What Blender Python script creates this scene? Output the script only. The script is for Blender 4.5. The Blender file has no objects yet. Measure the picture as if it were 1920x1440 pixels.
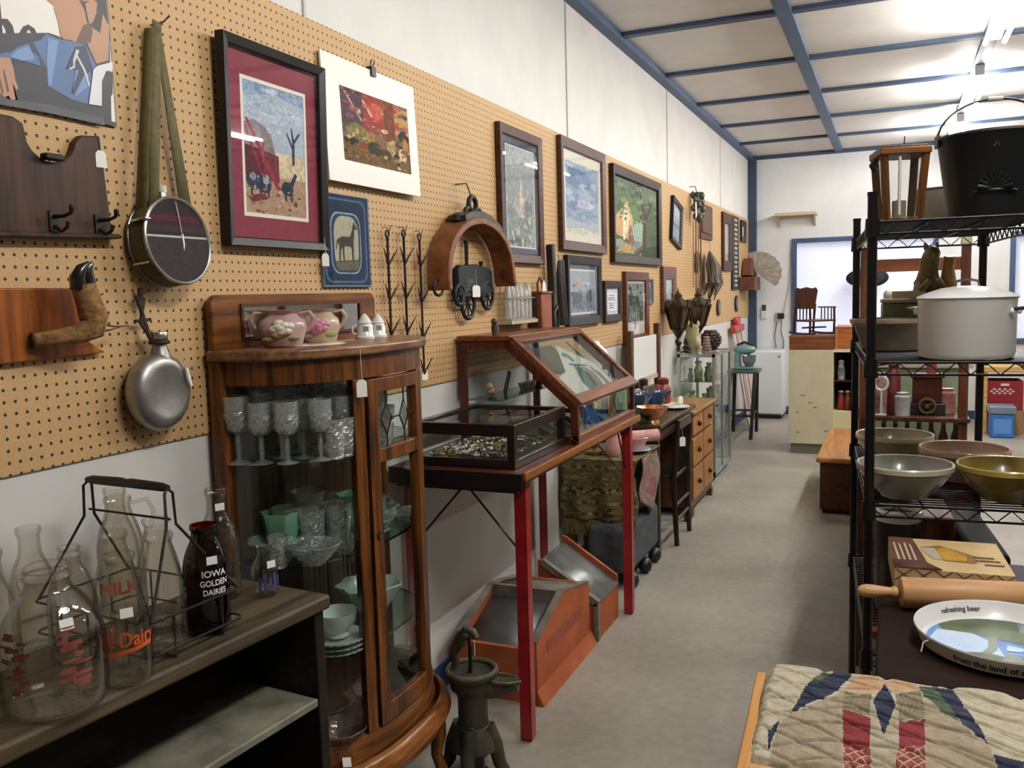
import bpy, math, random
from mathutils import Matrix, Vector, Euler
S = bpy.context.scene
COL = S.collection
R_ = math.radians
rnd = random.Random(11)

# ---------------------------------------------------------------- camera, world, exposure
cam = bpy.data.cameras.new('camera')
cam.sensor_width = 36.0
cam.lens = 1643.036 / 1920 * 36.0
cam.clip_start = 0.05
co = bpy.data.objects.new('camera', cam)
COL.objects.link(co)
_y, _p, _r = 0.4098723, -0.0999547, -0.02786614
_f = Vector((-math.sin(_y) * math.cos(_p), math.cos(_y) * math.cos(_p), math.sin(_p)))
_rt = Vector((math.cos(_y), math.sin(_y), 0))
_up = _rt.cross(_f)
_r2 = _rt * math.cos(_r) + _up * math.sin(_r)
_u2 = -_rt * math.sin(_r) + _up * math.cos(_r)
co.matrix_world = Matrix(((_r2.x, _u2.x, -_f.x, 1.686), (_r2.y, _u2.y, -_f.y, 0), (_r2.z, _u2.z, -_f.z, 1.6), (0, 0, 0, 1)))
S.camera = co
W_ = bpy.data.worlds.new('world')
S.world = W_
W_.use_nodes = True
W_.node_tree.nodes['Background'].inputs[0].default_value = (.75, .85, 1, 1)
W_.node_tree.nodes['Background'].inputs[1].default_value = .6
S.view_settings.view_transform = 'Standard'
S.view_settings.look = 'None'
S.view_settings.gamma = 1
S.view_settings.exposure = 0.78
S.view_settings.use_curve_mapping = False
S.cycles.max_bounces = 10
S.cycles.diffuse_bounces = 4
S.cycles.glossy_bounces = 5
S.cycles.transmission_bounces = 8
S.cycles.transparent_max_bounces = 48
S.cycles.caustics_reflective = False
S.cycles.caustics_refractive = False
S.cycles.sample_clamp_indirect = 6
S.cycles.use_denoising = True
TUBE = 100.0          # emission of the fluorescent tubes

# ---------------------------------------------------------------- materials
def lin(h):
    h = h.lstrip('#')
    o = []
    for i in (0, 2, 4):
        c = int(h[i:i + 2], 16) / 255
        o.append(c / 12.92 if c <= .04045 else ((c + .055) / 1.055) ** 2.4)
    return (*o, 1)
_mc = {}
def nt(name):
    m = bpy.data.materials.new(name)
    m.use_nodes = True
    return m, m.node_tree.nodes, m.node_tree.links
def mat(col, rough=.5, metal=0, col2=None, scale=20, bump=0, coat=0, emit=0, stretch=None, lo=.35, hi=.65, spec=.5, bscale=None):
    k = (col, rough, metal, col2, scale, bump, coat, emit, stretch, lo, hi, spec, bscale)
    if k in _mc: return _mc[k]
    m, N, L = nt('surface')
    b = N['Principled BSDF']
    b.inputs['Base Color'].default_value = lin(col)
    b.inputs['Roughness'].default_value = rough
    b.inputs['Metallic'].default_value = metal
    b.inputs['Coat Weight'].default_value = coat
    b.inputs['Coat Roughness'].default_value = .08
    b.inputs['Specular IOR Level'].default_value = spec
    if emit:
        b.inputs['Emission Color'].default_value = lin(col)
        b.inputs['Emission Strength'].default_value = emit
    if col2 or bump:
        tc = N.new('ShaderNodeTexCoord'); mp = N.new('ShaderNodeMapping'); no = N.new('ShaderNodeTexNoise')
        L.new(tc.outputs['Object'], mp.inputs[0]); L.new(mp.outputs[0], no.inputs['Vector'])
        if stretch: mp.inputs['Scale'].default_value = stretch
        no.inputs['Scale'].default_value = scale
        no.inputs['Detail'].default_value = 5
        no.inputs['Roughness'].default_value = .6
        if col2:
            rp = N.new('ShaderNodeValToRGB')
            rp.color_ramp.elements[0].position = lo; rp.color_ramp.elements[1].position = hi
            rp.color_ramp.elements[0].color = lin(col); rp.color_ramp.elements[1].color = lin(col2)
            L.new(no.outputs['Fac'], rp.inputs[0]); L.new(rp.outputs[0], b.inputs['Base Color'])
        if bump:
            bp = N.new('ShaderNodeBump'); bp.inputs['Strength'].default_value = bump; bp.inputs['Distance'].default_value = .01
            src = no
            if bscale:
                src = N.new('ShaderNodeTexNoise'); src.inputs['Scale'].default_value = bscale; L.new(mp.outputs[0], src.inputs['Vector'])
            L.new(src.outputs['Fac'], bp.inputs['Height']); L.new(bp.outputs[0], b.inputs['Normal'])
    _mc[k] = m
    return m
def wood(c1, c2, ax='Z', rough=.45, coat=.15, scale=9, lo=.35, hi=.68):
    s = {'X': (.08, 1, 1), 'Y': (1, .08, 1), 'Z': (1, 1, .08)}[ax]
    return mat(c1, rough, 0, c2, scale * 2.2, .12, coat * .35, 0, tuple(v * 2 for v in s), lo, hi, .28)
def glass(tint='#f4faf7', edge='#8fa39b', gl=.06, k=2.5, rough=.02, bump=0, bscale=60, cap=.9, df=0):
    """thin clear glass: see-through straight on, darker and more mirror-like towards grazing view"""
    key = ('g', tint, edge, gl, k, rough, bump, bscale, cap, df)
    if key in _mc: return _mc[key]
    m, N, L = nt('glass')
    N.remove(N['Principled BSDF'])
    out = N['Material Output']
    lw = N.new('ShaderNodeLayerWeight'); lw.inputs[0].default_value = .5
    pw = N.new('ShaderNodeMath'); pw.operation = 'POWER'; pw.inputs[1].default_value = k
    L.new(lw.outputs['Facing'], pw.inputs[0])
    mx = N.new('ShaderNodeMixRGB'); mx.inputs[1].default_value = lin(tint); mx.inputs[2].default_value = lin(edge)
    L.new(pw.outputs[0], mx.inputs[0])
    tr = N.new('ShaderNodeBsdfTransparent'); L.new(mx.outputs[0], tr.inputs[0])
    gs = N.new('ShaderNodeBsdfGlossy'); gs.inputs['Roughness'].default_value = rough
    p5 = N.new('ShaderNodeMath'); p5.operation = 'POWER'; p5.inputs[1].default_value = 4
    L.new(lw.outputs['Facing'], p5.inputs[0])
    ml = N.new('ShaderNodeMath'); ml.operation = 'MULTIPLY_ADD'; ml.inputs[1].default_value = cap - gl; ml.inputs[2].default_value = gl
    L.new(p5.outputs[0], ml.inputs[0])
    if bump:
        no = N.new('ShaderNodeTexNoise'); no.inputs['Scale'].default_value = bscale
        tc = N.new('ShaderNodeTexCoord'); L.new(tc.outputs['Object'], no.inputs['Vector'])
        bp = N.new('ShaderNodeBump'); bp.inputs['Strength'].default_value = bump; bp.inputs['Distance'].default_value = .01
        L.new(no.outputs['Fac'], bp.inputs['Height'])
        L.new(bp.outputs[0], gs.inputs['Normal']); L.new(bp.outputs[0], lw.inputs['Normal'])
    ms = N.new('ShaderNodeMixShader')
    L.new(ml.outputs[0], ms.inputs[0]); L.new(tr.outputs[0], ms.inputs[1]); L.new(gs.outputs[0], ms.inputs[2])
    res = ms.outputs[0]
    if df:        # cut facets scatter a little light
        di = N.new('ShaderNodeBsdfDiffuse'); di.inputs[0].default_value = (.92, .96, .94, 1)
        m2 = N.new('ShaderNodeMixShader'); m2.inputs[0].default_value = df; L.new(res, m2.inputs[1]); L.new(di.outputs[0], m2.inputs[2]); res = m2.outputs[0]
    L.new(res, out.inputs[0])
    _mc[key] = m
    return m
BLACK = mat('#121212', .45); IRON = mat('#1b1a1a', .55, .4, '#2c2724', 30, .2); WHITE = mat('#efece6', .5)
TAG = mat('#f4f1ea', .7); STRING = mat('#d9d4c8', .8); CHROME = mat('#c9c9c6', .25, 1); STEEL = mat('#8d8d8a', .35, 1, '#6f6f6d', 25)
OAK = wood('#5f3a1b', '#a06a36'); OAKY = wood('#5f3a1b', '#a06a36', 'Y'); OAKX = wood('#5f3a1b', '#a06a36', 'X')
DKW = wood('#2c1610', '#54301d', 'Y'); MAH = wood('#54291a', '#7d4428', 'Y'); MAHZ = wood('#4a2416', '#74402a', 'Z')
PANE = glass('#fbfdfc', '#dfe8e4', .03, 3, cap=.7); CLEAR = glass('#fcfdfc', '#8d9490', .06, 3)
CUT = glass('#f8fcfa', '#7d918a', .34, 1.2, .03, .5, 130, df=.15)

# ---------------------------------------------------------------- mesh helpers
RM = {}
def T(x, y, z): return Matrix.Translation((x, y, z))
def RX(a): return Matrix.Rotation(R_(a), 4, 'X')
def RY(a): return Matrix.Rotation(R_(a), 4, 'Y')
def RZ(a): return Matrix.Rotation(R_(a), 4, 'Z')
WALLM = Matrix(((0, 0, 1, 0), (1, 0, 0, 0), (0, 1, 0, 0), (0, 0, 0, 1)))   # local x runs along the wall, y up, z out of the wall
def wall(y, z, x=.012, roll=0, lean=0): return T(x, y, z) @ WALLM @ RX(lean) @ RZ(roll)
def tag3(o, label=None, cat=None, group=None, kind=None):
    if label: o['label'] = label
    if cat: o['category'] = cat
    if group: o['group'] = group
    if kind: o['kind'] = kind
    return o
def thing(name, label, cat, M=None, group=None):
    o = bpy.data.objects.new(name, None)
    o.empty_display_size = .05
    COL.objects.link(o)
    M = M or Matrix()
    o.matrix_basis = M
    RM[o] = M
    return tag3(o, label, cat, group)
def kids(o): return list(o.children)
def dup(o, M, label=None, group=None, parent=None):
    c = o.copy(); COL.objects.link(c)
    if parent is None:
        c.matrix_basis = M; RM[c] = M
    else:
        c.parent = parent; RM[c] = RM[parent]
    if label: c['label'] = label
    if group: c['group'] = group
    for ch in kids(o): dup(ch, None, None, None, c)
    return c
class B:
    def __init__(s, M=None):
        s.v = []; s.f = []; s.m = []; s.mi = 0; s.M = M or Matrix()
    def add(s, vs, fs, M=None):
        A = s.M @ M if M else s.M
        n = len(s.v)
        s.v += [A @ Vector(v) for v in vs]
        s.f += [tuple(i + n for i in f) for f in fs]
        s.m += [s.mi] * len(fs)
        return s
    def box(s, x0, x1, y0, y1, z0, z1, M=None):
        return s.add([(x0, y0, z0), (x1, y0, z0), (x1, y1, z0), (x0, y1, z0), (x0, y0, z1), (x1, y0, z1), (x1, y1, z1), (x0, y1, z1)],
                     [(3, 2, 1, 0), (4, 5, 6, 7), (0, 1, 5, 4), (1, 2, 6, 5), (2, 3, 7, 6), (3, 0, 4, 7)], M)
    def beam(s, p, q, w, h, up=(0, 0, 1)):
        p = Vector(p); q = Vector(q); d = (q - p); l = d.length; d.normalize()
        x = d.cross(Vector(up))
        if x.length < 1e-4: x = d.cross(Vector((1, 0, 0)))
        x.normalize(); y = x.cross(d)
        M = Matrix(((x.x, d.x, y.x, p.x), (x.y, d.y, y.y, p.y), (x.z, d.z, y.z, p.z), (0, 0, 0, 1)))
        return s.box(-w / 2, w / 2, 0, l, -h / 2, h / 2, M)
    def tube(s, pts, r, n=6, closed=False, caps=True):
        pts = [Vector(p) for p in pts]; k = len(pts)
        rs = r if isinstance(r, (list, tuple)) else [r] * k
        vs = []; prev = None
        for i, p in enumerate(pts):
            if closed: d = pts[(i + 1) % k] - pts[i - 1]
            else: d = pts[min(i + 1, k - 1)] - pts[max(i - 1, 0)]
            if d.length < 1e-9: d = Vector((0, 0, 1))
            d.normalize()
            if prev is None:
                a = Vector((0, 0, 1)) if abs(d.z) < .9 else Vector((1, 0, 0))
                prev = (a - d * a.dot(d)).normalized()
            else:
                prev = prev - d * prev.dot(d)
                if prev.length < 1e-6: prev = d.orthogonal()
                prev.normalize()
            b = d.cross(prev)
            for j in range(n):
                t = 2 * math.pi * j / n
                vs.append(p + (prev * math.cos(t) + b * math.sin(t)) * rs[i])
        fs = []
        for i in range(k if closed else k - 1):
            for j in range(n):
                a = i * n; c = ((i + 1) % k) * n
                fs.append((a + j, a + (j + 1) % n, c + (j + 1) % n, c + j))
        if caps and not closed:
            fs.append(tuple(range(n))[::-1]); fs.append(tuple((k - 1) * n + j for j in range(n)))
        return s.add(vs, fs)
    def cyl(s, p, q, r, r2=None, n=16): return s.tube([p, q], [r, r if r2 is None else r2], n)
    def lathe(s, prof, n=24, M=None, cap=(False, False), a0=0, a1=360, sq=None, wob=None):
        """prof: (radius, height) pairs round local z; sq > 2 squares the plan; wob(angle, i) scales the radius"""
        vs = []; fs = []; full = abs(a1 - a0) >= 360; m = n if full else n + 1
        for i, (r, z) in enumerate(prof):
            for j in range(m):
                t = R_(a0 + (a1 - a0) * j / n); c = math.cos(t); d = math.sin(t); q = r
                if sq: q = r / (abs(c) ** sq + abs(d) ** sq) ** (1 / sq)
                if wob: q *= wob(t, i)
                vs.append((q * c, q * d, z))
        for i in range(len(prof) - 1):
            for j in range(n):
                k = (j + 1) % m
                fs.append((i * m + j, i * m + k, (i + 1) * m + k, (i + 1) * m + j))
        if cap[0]: fs.append(tuple(range(m))[::-1])
        if cap[1]: fs.append(tuple((len(prof) - 1) * m + j for j in range(m)))
        return s.add(vs, fs, M)
    def prism(s, poly, z0, z1, M=None):
        n = len(poly)
        ar = sum(poly[i][0] * poly[(i + 1) % n][1] - poly[(i + 1) % n][0] * poly[i][1] for i in range(n))
        if ar < 0: poly = poly[::-1]
        vs = [(x, y, z0) for x, y in poly] + [(x, y, z1) for x, y in poly]
        fs = [tuple(range(n))[::-1], tuple(range(n, 2 * n))] + [(i, (i + 1) % n, (i + 1) % n + n, i + n) for i in range(n)]
        return s.add(vs, fs, M)
    def flat(s, poly, z=0, M=None):
        n = len(poly)
        ar = sum(poly[i][0] * poly[(i + 1) % n][1] - poly[(i + 1) % n][0] * poly[i][1] for i in range(n))
        if ar < 0: poly = poly[::-1]
        return s.add([(x, y, z) for x, y in poly], [tuple(range(n))], M)
    def rect(s, x0, x1, y0, y1, z=0, M=None): return s.flat([(x0, y0), (x1, y0), (x1, y1), (x0, y1)], z, M)
    def ell(s, c, rx, ry, rz, n=16, m=10, M=None):
        vs = [(c[0], c[1], c[2] - rz)]; fs = []
        for i in range(1, m):
            t = math.pi * i / m - math.pi / 2
            for j in range(n):
                a = 2 * math.pi * j / n
                vs.append((c[0] + rx * math.cos(t) * math.cos(a), c[1] + ry * math.cos(t) * math.sin(a), c[2] + rz * math.sin(t)))
        vs.append((c[0], c[1], c[2] + rz)); e = len(vs) - 1
        for j in range(n):
            k = (j + 1) % n
            fs.append((0, 1 + k, 1 + j)); fs.append((e, 1 + (m - 2) * n + j, 1 + (m - 2) * n + k))
            for i in range(m - 2): fs.append((1 + i * n + j, 1 + i * n + k, 1 + (i + 1) * n + k, 1 + (i + 1) * n + j))
        return s.add(vs, fs, M)
    def grid(s, fn, nu, nv, M=None, midx=None):
        vs = [fn(i / nu, j / nv) for j in range(nv + 1) for i in range(nu + 1)]
        fs = [(j * (nu + 1) + i, j * (nu + 1) + i + 1, (j + 1) * (nu + 1) + i + 1, (j + 1) * (nu + 1) + i) for j in range(nv) for i in range(nu)]
        s.add(vs, fs, M)
        if midx: s.m[-len(fs):] = [midx((i + .5) / nu, (j + .5) / nv) for j in range(nv) for i in range(nu)]
        return s
    def text(s, body, size, M=None, bend=None, bold=0, sx=1, align='CENTER'):
        """flat lettering in local xy; bend=(radius) wraps it round a standing cylinder: x becomes arc length, y height"""
        cu = bpy.data.curves.new('t', 'FONT'); cu.body = body; cu.size = size; cu.align_x = align; cu.align_y = 'CENTER'; cu.offset = bold; cu.resolution_u = 3
        o = bpy.data.objects.new('t', cu); COL.objects.link(o)
        dg = bpy.context.evaluated_depsgraph_get()
        me = bpy.data.meshes.new_from_object(o.evaluated_get(dg))
        vs = [(v.co.x * sx, v.co.y, 0) for v in me.vertices]
        if bend: vs = [(bend * math.cos(x / bend), bend * math.sin(x / bend), y) for x, y, z in vs]
        fs = [tuple(p.vertices) for p in me.polygons]
        bpy.data.objects.remove(o); bpy.data.curves.remove(cu); bpy.data.meshes.remove(me)
        return s.add(vs, fs, M)
    def done(s, name, mats, parent=None, bev=0, seg=2, sub=0, solid=0, flat=False, ang=40, M=None, label=None):
        Mw = M or (RM[parent] if parent else Matrix())
        inv = Mw.inverted()
        me = bpy.data.meshes.new(name)
        me.from_pydata([inv @ v for v in s.v], [], s.f)
        mats = mats if isinstance(mats, (list, tuple)) else [mats]
        for m in mats: me.materials.append(m)
        me.polygons.foreach_set('material_index', s.m)
        if not flat:
            me.polygons.foreach_set('use_smooth', [True] * len(s.f))
            me.update()
            me.set_sharp_from_angle(angle=R_(ang))
        me.update()
        o = bpy.data.objects.new(name, me)
        COL.objects.link(o)
        if parent: o.parent = parent
        else: o.matrix_basis = Mw
        RM[o] = Mw
        if solid:
            d = o.modifiers.new('s', 'SOLIDIFY'); d.thickness = solid; d.offset = 0
        if bev:
            d = o.modifiers.new('b', 'BEVEL'); d.width = bev; d.segments = seg; d.limit_method = 'ANGLE'; d.angle_limit = R_(35); d.harden_normals = False
        if sub:
            d = o.modifiers.new('u', 'SUBSURF'); d.levels = sub; d.render_levels = sub
        if label: o['label'] = label
        return o
    def solo(s, name, label, cat, mats, loc, group=None, **k):
        return tag3(s.done(name, mats, None, M=T(*loc), **k), label, cat, group)
def struct(b, name, m, **k): return tag3(b.done(name, m, **k), kind='structure')
def tagpart(parent, x, y, z, M=None, L=.05, w=.022, h=.036, twist=0, name='price_tag'):
    """paper tag hanging on a string from the given point"""
    b = B((M or Matrix()) @ T(x, y, z) @ RZ(twist))
    b.mi = 1; b.tube([(0, 0, 0), (.002, 0, -L)], .0009, 5)
    b.mi = 0
    b.prism([(-w / 2, -L - h), (w / 2, -L - h), (w / 2, -L - .008), (w / 4, -L), (-w / 4, -L), (-w / 2, -L - .008)], -.0006, .0006, RX(90))
    return b.done(name, [TAG, STRING], parent, label='white paper price tag on a string')
def arc(cx, cy, r, a0, a1, n=12, ry=None): return [(cx + r * math.cos(R_(a0 + (a1 - a0) * i / n)), cy + (ry or r) * math.sin(R_(a0 + (a1 - a0) * i / n))) for i in range(n + 1)]
def rrect(x0, x1, y0, y1, r, n=4): return arc(x1 - r, y1 - r, r, 0, 90, n) + arc(x0 + r, y1 - r, r, 90, 180, n) + arc(x0 + r, y0 + r, r, 180, 270, n) + arc(x1 - r, y0 + r, r, 270, 360, n)

# ---------------------------------------------------------------- the room
CEIL = 3.264; YB = 11.6; XR = 6.4; YF = -3.6
wallm = mat('#dcd9d4', .55, 0, '#d3d0cb', 3, 0)
struct(B().box(-.15, 0, YF, YB, -.02, CEIL), 'wall_left', wallm)
m, N, L = nt('concrete')
b_ = N['Principled BSDF']
tc = N.new('ShaderNodeTexCoord'); n1 = N.new('ShaderNodeTexNoise'); n2 = N.new('ShaderNodeTexNoise')
n1.inputs['Scale'].default_value = 1.3; n1.inputs['Detail'].default_value = 6; n2.inputs['Scale'].default_value = 22; n2.inputs['Detail'].default_value = 6
for n_ in (n1, n2): L.new(tc.outputs['Object'], n_.inputs['Vector'])
ad = N.new('ShaderNodeMath'); ad.operation = 'MULTIPLY_ADD'; ad.inputs[1].default_value = .35; L.new(n2.outputs['Fac'], ad.inputs[0]); L.new(n1.outputs['Fac'], ad.inputs[2])
rp = N.new('ShaderNodeValToRGB'); rp.color_ramp.elements[0].position = .5; rp.color_ramp.elements[1].position = .85
rp.color_ramp.elements[0].color = lin('#868074'); rp.color_ramp.elements[1].color = lin('#a7a194')
L.new(ad.outputs[0], rp.inputs[0]); L.new(rp.outputs[0], b_.inputs['Base Color']); b_.inputs['Roughness'].default_value = .42
struct(B().box(-.15, XR, YF, YB + .15, -.1, 0), 'floor', m)
struct(B().box(-.15, XR, YF, YB + .15, CEIL, CEIL + .1), 'ceiling', mat('#e2deda', .6, 0, '#dad6d2', 4))
struct(B().box(XR, XR + .15, YF, YB + .15, -.02, CEIL), 'wall_right', mat('#8a847b', .7))
struct(B().box(-.15, XR + .15, YF - .15, YF, -.02, CEIL), 'wall_front', mat('#cfcac2', .6))
# back wall with openings for the windows
w1 = (.58, 2.13, .95, 2.16); w2 = (2.98, 4.5, .95, 2.12)
bw = B()
for x0, x1, z0, z1 in ((-.15, w1[0], -.02, CEIL), (w1[0], w1[1], -.02, w1[2]), (w1[0], w1[1], w1[3], CEIL), (w1[1], w2[0], -.02, CEIL), (w2[0], w2[1], -.02, w2[2]), (w2[0], w2[1], w2[3], CEIL), (w2[1], XR, -.02, CEIL)):
    bw.box(x0, x1, YB, YB + .15, z0, z1)
struct(bw, 'wall_back', mat('#e9e9ea', .55, 0, '#e1e1e2', 3))
BLUE = mat('#41597a', .5, 0, '#384e6c', 6)
BLUED = mat('#2f4058', .5)
for i, w in enumerate((w1, w2)):
    b = B(); t = .055
    b.box(w[0] - t, w[0], YB - .03, YB + .1, w[2] - t, w[3] + t); b.box(w[1], w[1] + t, YB - .03, YB + .1, w[2] - t, w[3] + t)
    b.box(w[0], w[1], YB - .03, YB + .1, w[3], w[3] + t); b.box(w[0], w[1], YB - .03, YB + .1, w[2] - t, w[2])
    o = struct(b, 'window_%d' % (i + 1), BLUE)
    # daylight behind a pale roller blind
    b = B().box(w[0], w[1], YB + .06, YB + .075, w[2], w[3])
    b.done('blind', mat('#dfe4fb', .8, emit=.3 if i == 0 else .26), o, label='pale blind lit by daylight')
# trims: corner post, cornice, ceiling battens
struct(B().box(0, .1, YB - .1, YB, 0, CEIL), 'trim_1', BLUED)
struct(B().box(0, .07, YF, YB, CEIL - .05, CEIL), 'trim_2', BLUE)
struct(B().box(.1, XR, YB - .04, YB, CEIL - .045, CEIL), 'trim_3', BLUED)
k = 4
for x in (1.07, 2.27, 3.47, 4.67, 5.87):
    struct(B().box(x - .045, x + .045, YF, YB - .04, CEIL - .03, CEIL), 'trim_%d' % k, BLUE); k += 1
for i in range(12):
    y = 10.43 - i * 1.19
    struct(B().box(.07, XR, y - .035, y + .035, CEIL - .025, CEIL), 'trim_%d' % k, BLUED); k += 1
struct(B().box(0, .015, YF, YB - .1, 0, .1), 'baseboard_left', mat('#24406f', .45))
struct(B().box(.1, XR, YB - .015, YB, 0, .1), 'baseboard_back', mat('#24406f', .45))
for y in (-.05, 2.34, 4.757, 7.15, 9.55):
    struct(B().box(0, .006, y - .006, y + .006, 2.477, CEIL - .05), 'trim_%d' % k, mat('#b9b7b3', .5)); k += 1
# pegboard
m, N, L = nt('pegboard')
b_ = N['Principled BSDF']; b_.inputs['Roughness'].default_value = .6
tc = N.new('ShaderNodeTexCoord')
sp = N.new('ShaderNodeSeparateXYZ'); L.new(tc.outputs['Object'], sp.inputs[0])
def mth(op, a, b=None):
    n_ = N.new('ShaderNodeMath'); n_.operation = op
    for i, v in enumerate((a, b)):
        if v is None: continue
        if isinstance(v, (int, float)): n_.inputs[i].default_value = v
        else: L.new(v, n_.inputs[i])
    return n_.outputs[0]
def cell(o): return mth('SUBTRACT', mth('FRACT', mth('MULTIPLY', o, 1 / .0254)), .5)
cy, cz = cell(sp.outputs['Y']), cell(sp.outputs['Z'])
d2 = mth('ADD', mth('MULTIPLY', cy, cy), mth('MULTIPLY', cz, cz))
hole = mth('LESS_THAN', d2, .021)
no = N.new('ShaderNodeTexNoise'); no.inputs['Scale'].default_value = 260; L.new(tc.outputs['Object'], no.inputs['Vector'])
rp = N.new('ShaderNodeValToRGB'); rp.color_ramp.elements[0].position = .3; rp.color_ramp.elements[1].position = .7
rp.color_ramp.elements[0].color = lin('#bd9564'); rp.color_ramp.elements[1].color = lin('#cfab78'); L.new(no.outputs['Fac'], rp.inputs[0])
mx = N.new('ShaderNodeMixRGB'); L.new(hole, mx.inputs[0]); L.new(rp.outputs[0], mx.inputs[1]); mx.inputs[2].default_value = lin('#2a1a0d')
L.new(mx.outputs[0], b_.inputs['Base Color'])
tag3(B().box(.0005, .007, YF + .1, YB - .1, 1.256, 2.477).done('pegboard', m), 'tan pegboard panel full of small holes along the left wall', 'pegboard')
# fluorescent strips
em = mat('#fffdf9', .5, emit=TUBE)
t = thing('ceiling_light', 'nearest fluorescent strip light under the blue ceiling batten', 'ceiling light', T(2.27, 6.0, CEIL - .03))
B(T(2.27, 6.0, CEIL - .03)).box(-.035, .035, -.61, .61, -.08, 0).done('housing', mat('#d8d6d2', .5), t, bev=.006)
for s_ in (-.055, .055): B(T(2.27, 6.0, CEIL - .03)).cyl((s_, -.59, -.10), (s_, .59, -.10), .014, n=6).done('tube', em, t)
LPOS = [(2.27, 8.25, 'second fluorescent strip light from the front under the blue batten'), (2.27, 10.3, 'farthest fluorescent strip light near the back wall'),
        (2.27, 3.7, 'fluorescent strip light over the middle of the aisle, above the frame'), (2.27, 1.4, 'fluorescent strip light overhead near the front of the shop'),
        (4.9, 7.4, 'fluorescent strip light in the right hand row, toward the back')]
for x, y, l in LPOS: dup(t, T(x, y, CEIL - .03), l)

# ---------------------------------------------------------------- drawings: outlines on the poster (along wall, height) and the quilt (x, y)
POSTER=[
('white',[(1.281,2.221),(1.427,2.263),(1.424,2.184),(1.4,2.176),(1.372,2.161),(1.307,2.123),(1.271,2.12)]),
('blk',[(1.281,2.221),(1.29,2.224),(1.287,2.183),(1.294,2.191),(1.306,2.193),(1.316,2.183),(1.32,2.163),(1.318,2.134),(1.298,2.124),(1.299,2.169),(1.294,2.178),(1.288,2.175),(1.283,2.123),(1.271,2.12)]),
('blk',[(1.323,2.142),(1.328,2.169),(1.34,2.187),(1.353,2.195),(1.367,2.19),(1.378,2.171),(1.359,2.157),(1.36,2.177),(1.354,2.184),(1.349,2.181),(1.344,2.149)]),
('dark',[(1.262,2.019),(1.275,2.157),(1.401,2.19),(1.482,2.187),(1.571,2.233),(1.552,2.02)]),
('skin',[(1.404,2.257),(1.422,2.251),(1.419,2.245),(1.427,2.219),(1.43,2.195),(1.438,2.186),(1.468,2.19),(1.495,2.202),(1.5,2.192),(1.522,2.153),(1.556,2.168),(1.566,2.244),(1.535,2.294)]),
('shade',[(1.468,2.186),(1.493,2.23),(1.516,2.242),(1.517,2.222),(1.509,2.196),(1.489,2.189)]),
('hair',[(1.488,2.28),(1.5,2.263),(1.504,2.239),(1.518,2.231),(1.538,2.224),(1.547,2.262),(1.559,2.301)]),
('skin',[(1.502,2.28),(1.517,2.289),(1.535,2.292),(1.531,2.267),(1.519,2.243),(1.509,2.236),(1.505,2.256)]),
('denim',[(1.271,2.115),(1.305,2.127),(1.323,2.142),(1.354,2.158),(1.378,2.169),(1.394,2.186),(1.424,2.182),(1.454,2.185),(1.494,2.188),(1.521,2.144),(1.493,2.056),(1.443,2.059),(1.39,2.076),(1.383,2.114),(1.343,2.116),(1.304,2.115),(1.27,2.109)]),
('navy',[(1.349,2.155),(1.36,2.161),(1.371,2.144),(1.391,2.11),(1.386,2.076),(1.379,2.096),(1.37,2.133),(1.355,2.14)]),
('ltdenim',[(1.32,2.135),(1.349,2.15),(1.361,2.125),(1.331,2.116),(1.304,2.118)]),
('ltdenim',[(1.397,2.178),(1.423,2.178),(1.412,2.137),(1.396,2.078),(1.388,2.078),(1.389,2.132)]),
('ltdenim',[(1.462,2.125),(1.495,2.144),(1.494,2.097),(1.457,2.069),(1.448,2.074)]),
('navy',[(1.467,2.177),(1.493,2.186),(1.509,2.136),(1.483,2.118),(1.455,2.072),(1.447,2.074),(1.47,2.127),(1.437,2.122)]),
('cord',[(1.467,2.172),(1.475,2.17),(1.461,2.142),(1.46,2.13),(1.446,2.122),(1.444,2.125),(1.456,2.133),(1.456,2.145)]),
('cord',[(1.465,2.156),(1.47,2.158),(1.488,2.131),(1.497,2.098),(1.492,2.097),(1.482,2.128)]),
('wt',[(1.509,2.136),(1.522,2.148),(1.565,2.166),(1.564,2.145),(1.545,2.141),(1.532,2.117),(1.526,2.059),(1.49,2.057),(1.5,2.099)]),
('dark',[(1.531,2.117),(1.548,2.142),(1.563,2.142),(1.559,2.093),(1.542,2.071),(1.525,2.056)]),
('dark',[(1.308,2.108),(1.343,2.112),(1.383,2.11),(1.388,2.076),(1.442,2.057),(1.487,2.057),(1.386,2.026),(1.311,2.032),(1.302,2.069)]),
('skin',[(1.27,2.109),(1.301,2.114),(1.307,2.097),(1.309,2.071),(1.315,2.056),(1.31,2.052),(1.302,2.064),(1.306,2.033),(1.298,2.028),(1.29,2.037),(1.28,2.031),(1.265,2.046)]),
('shade',[(1.282,2.086),(1.286,2.087),(1.293,2.046),(1.288,2.043)]),
('shade',[(1.272,2.073),(1.274,2.074),(1.28,2.039),(1.276,2.038)]),
('rail',[(1.264,2.043),(1.287,2.03),(1.311,2.031),(1.387,2.036),(1.526,2.033),(1.528,2.016),(1.385,2.018),(1.262,2.015)]),
]
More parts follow.
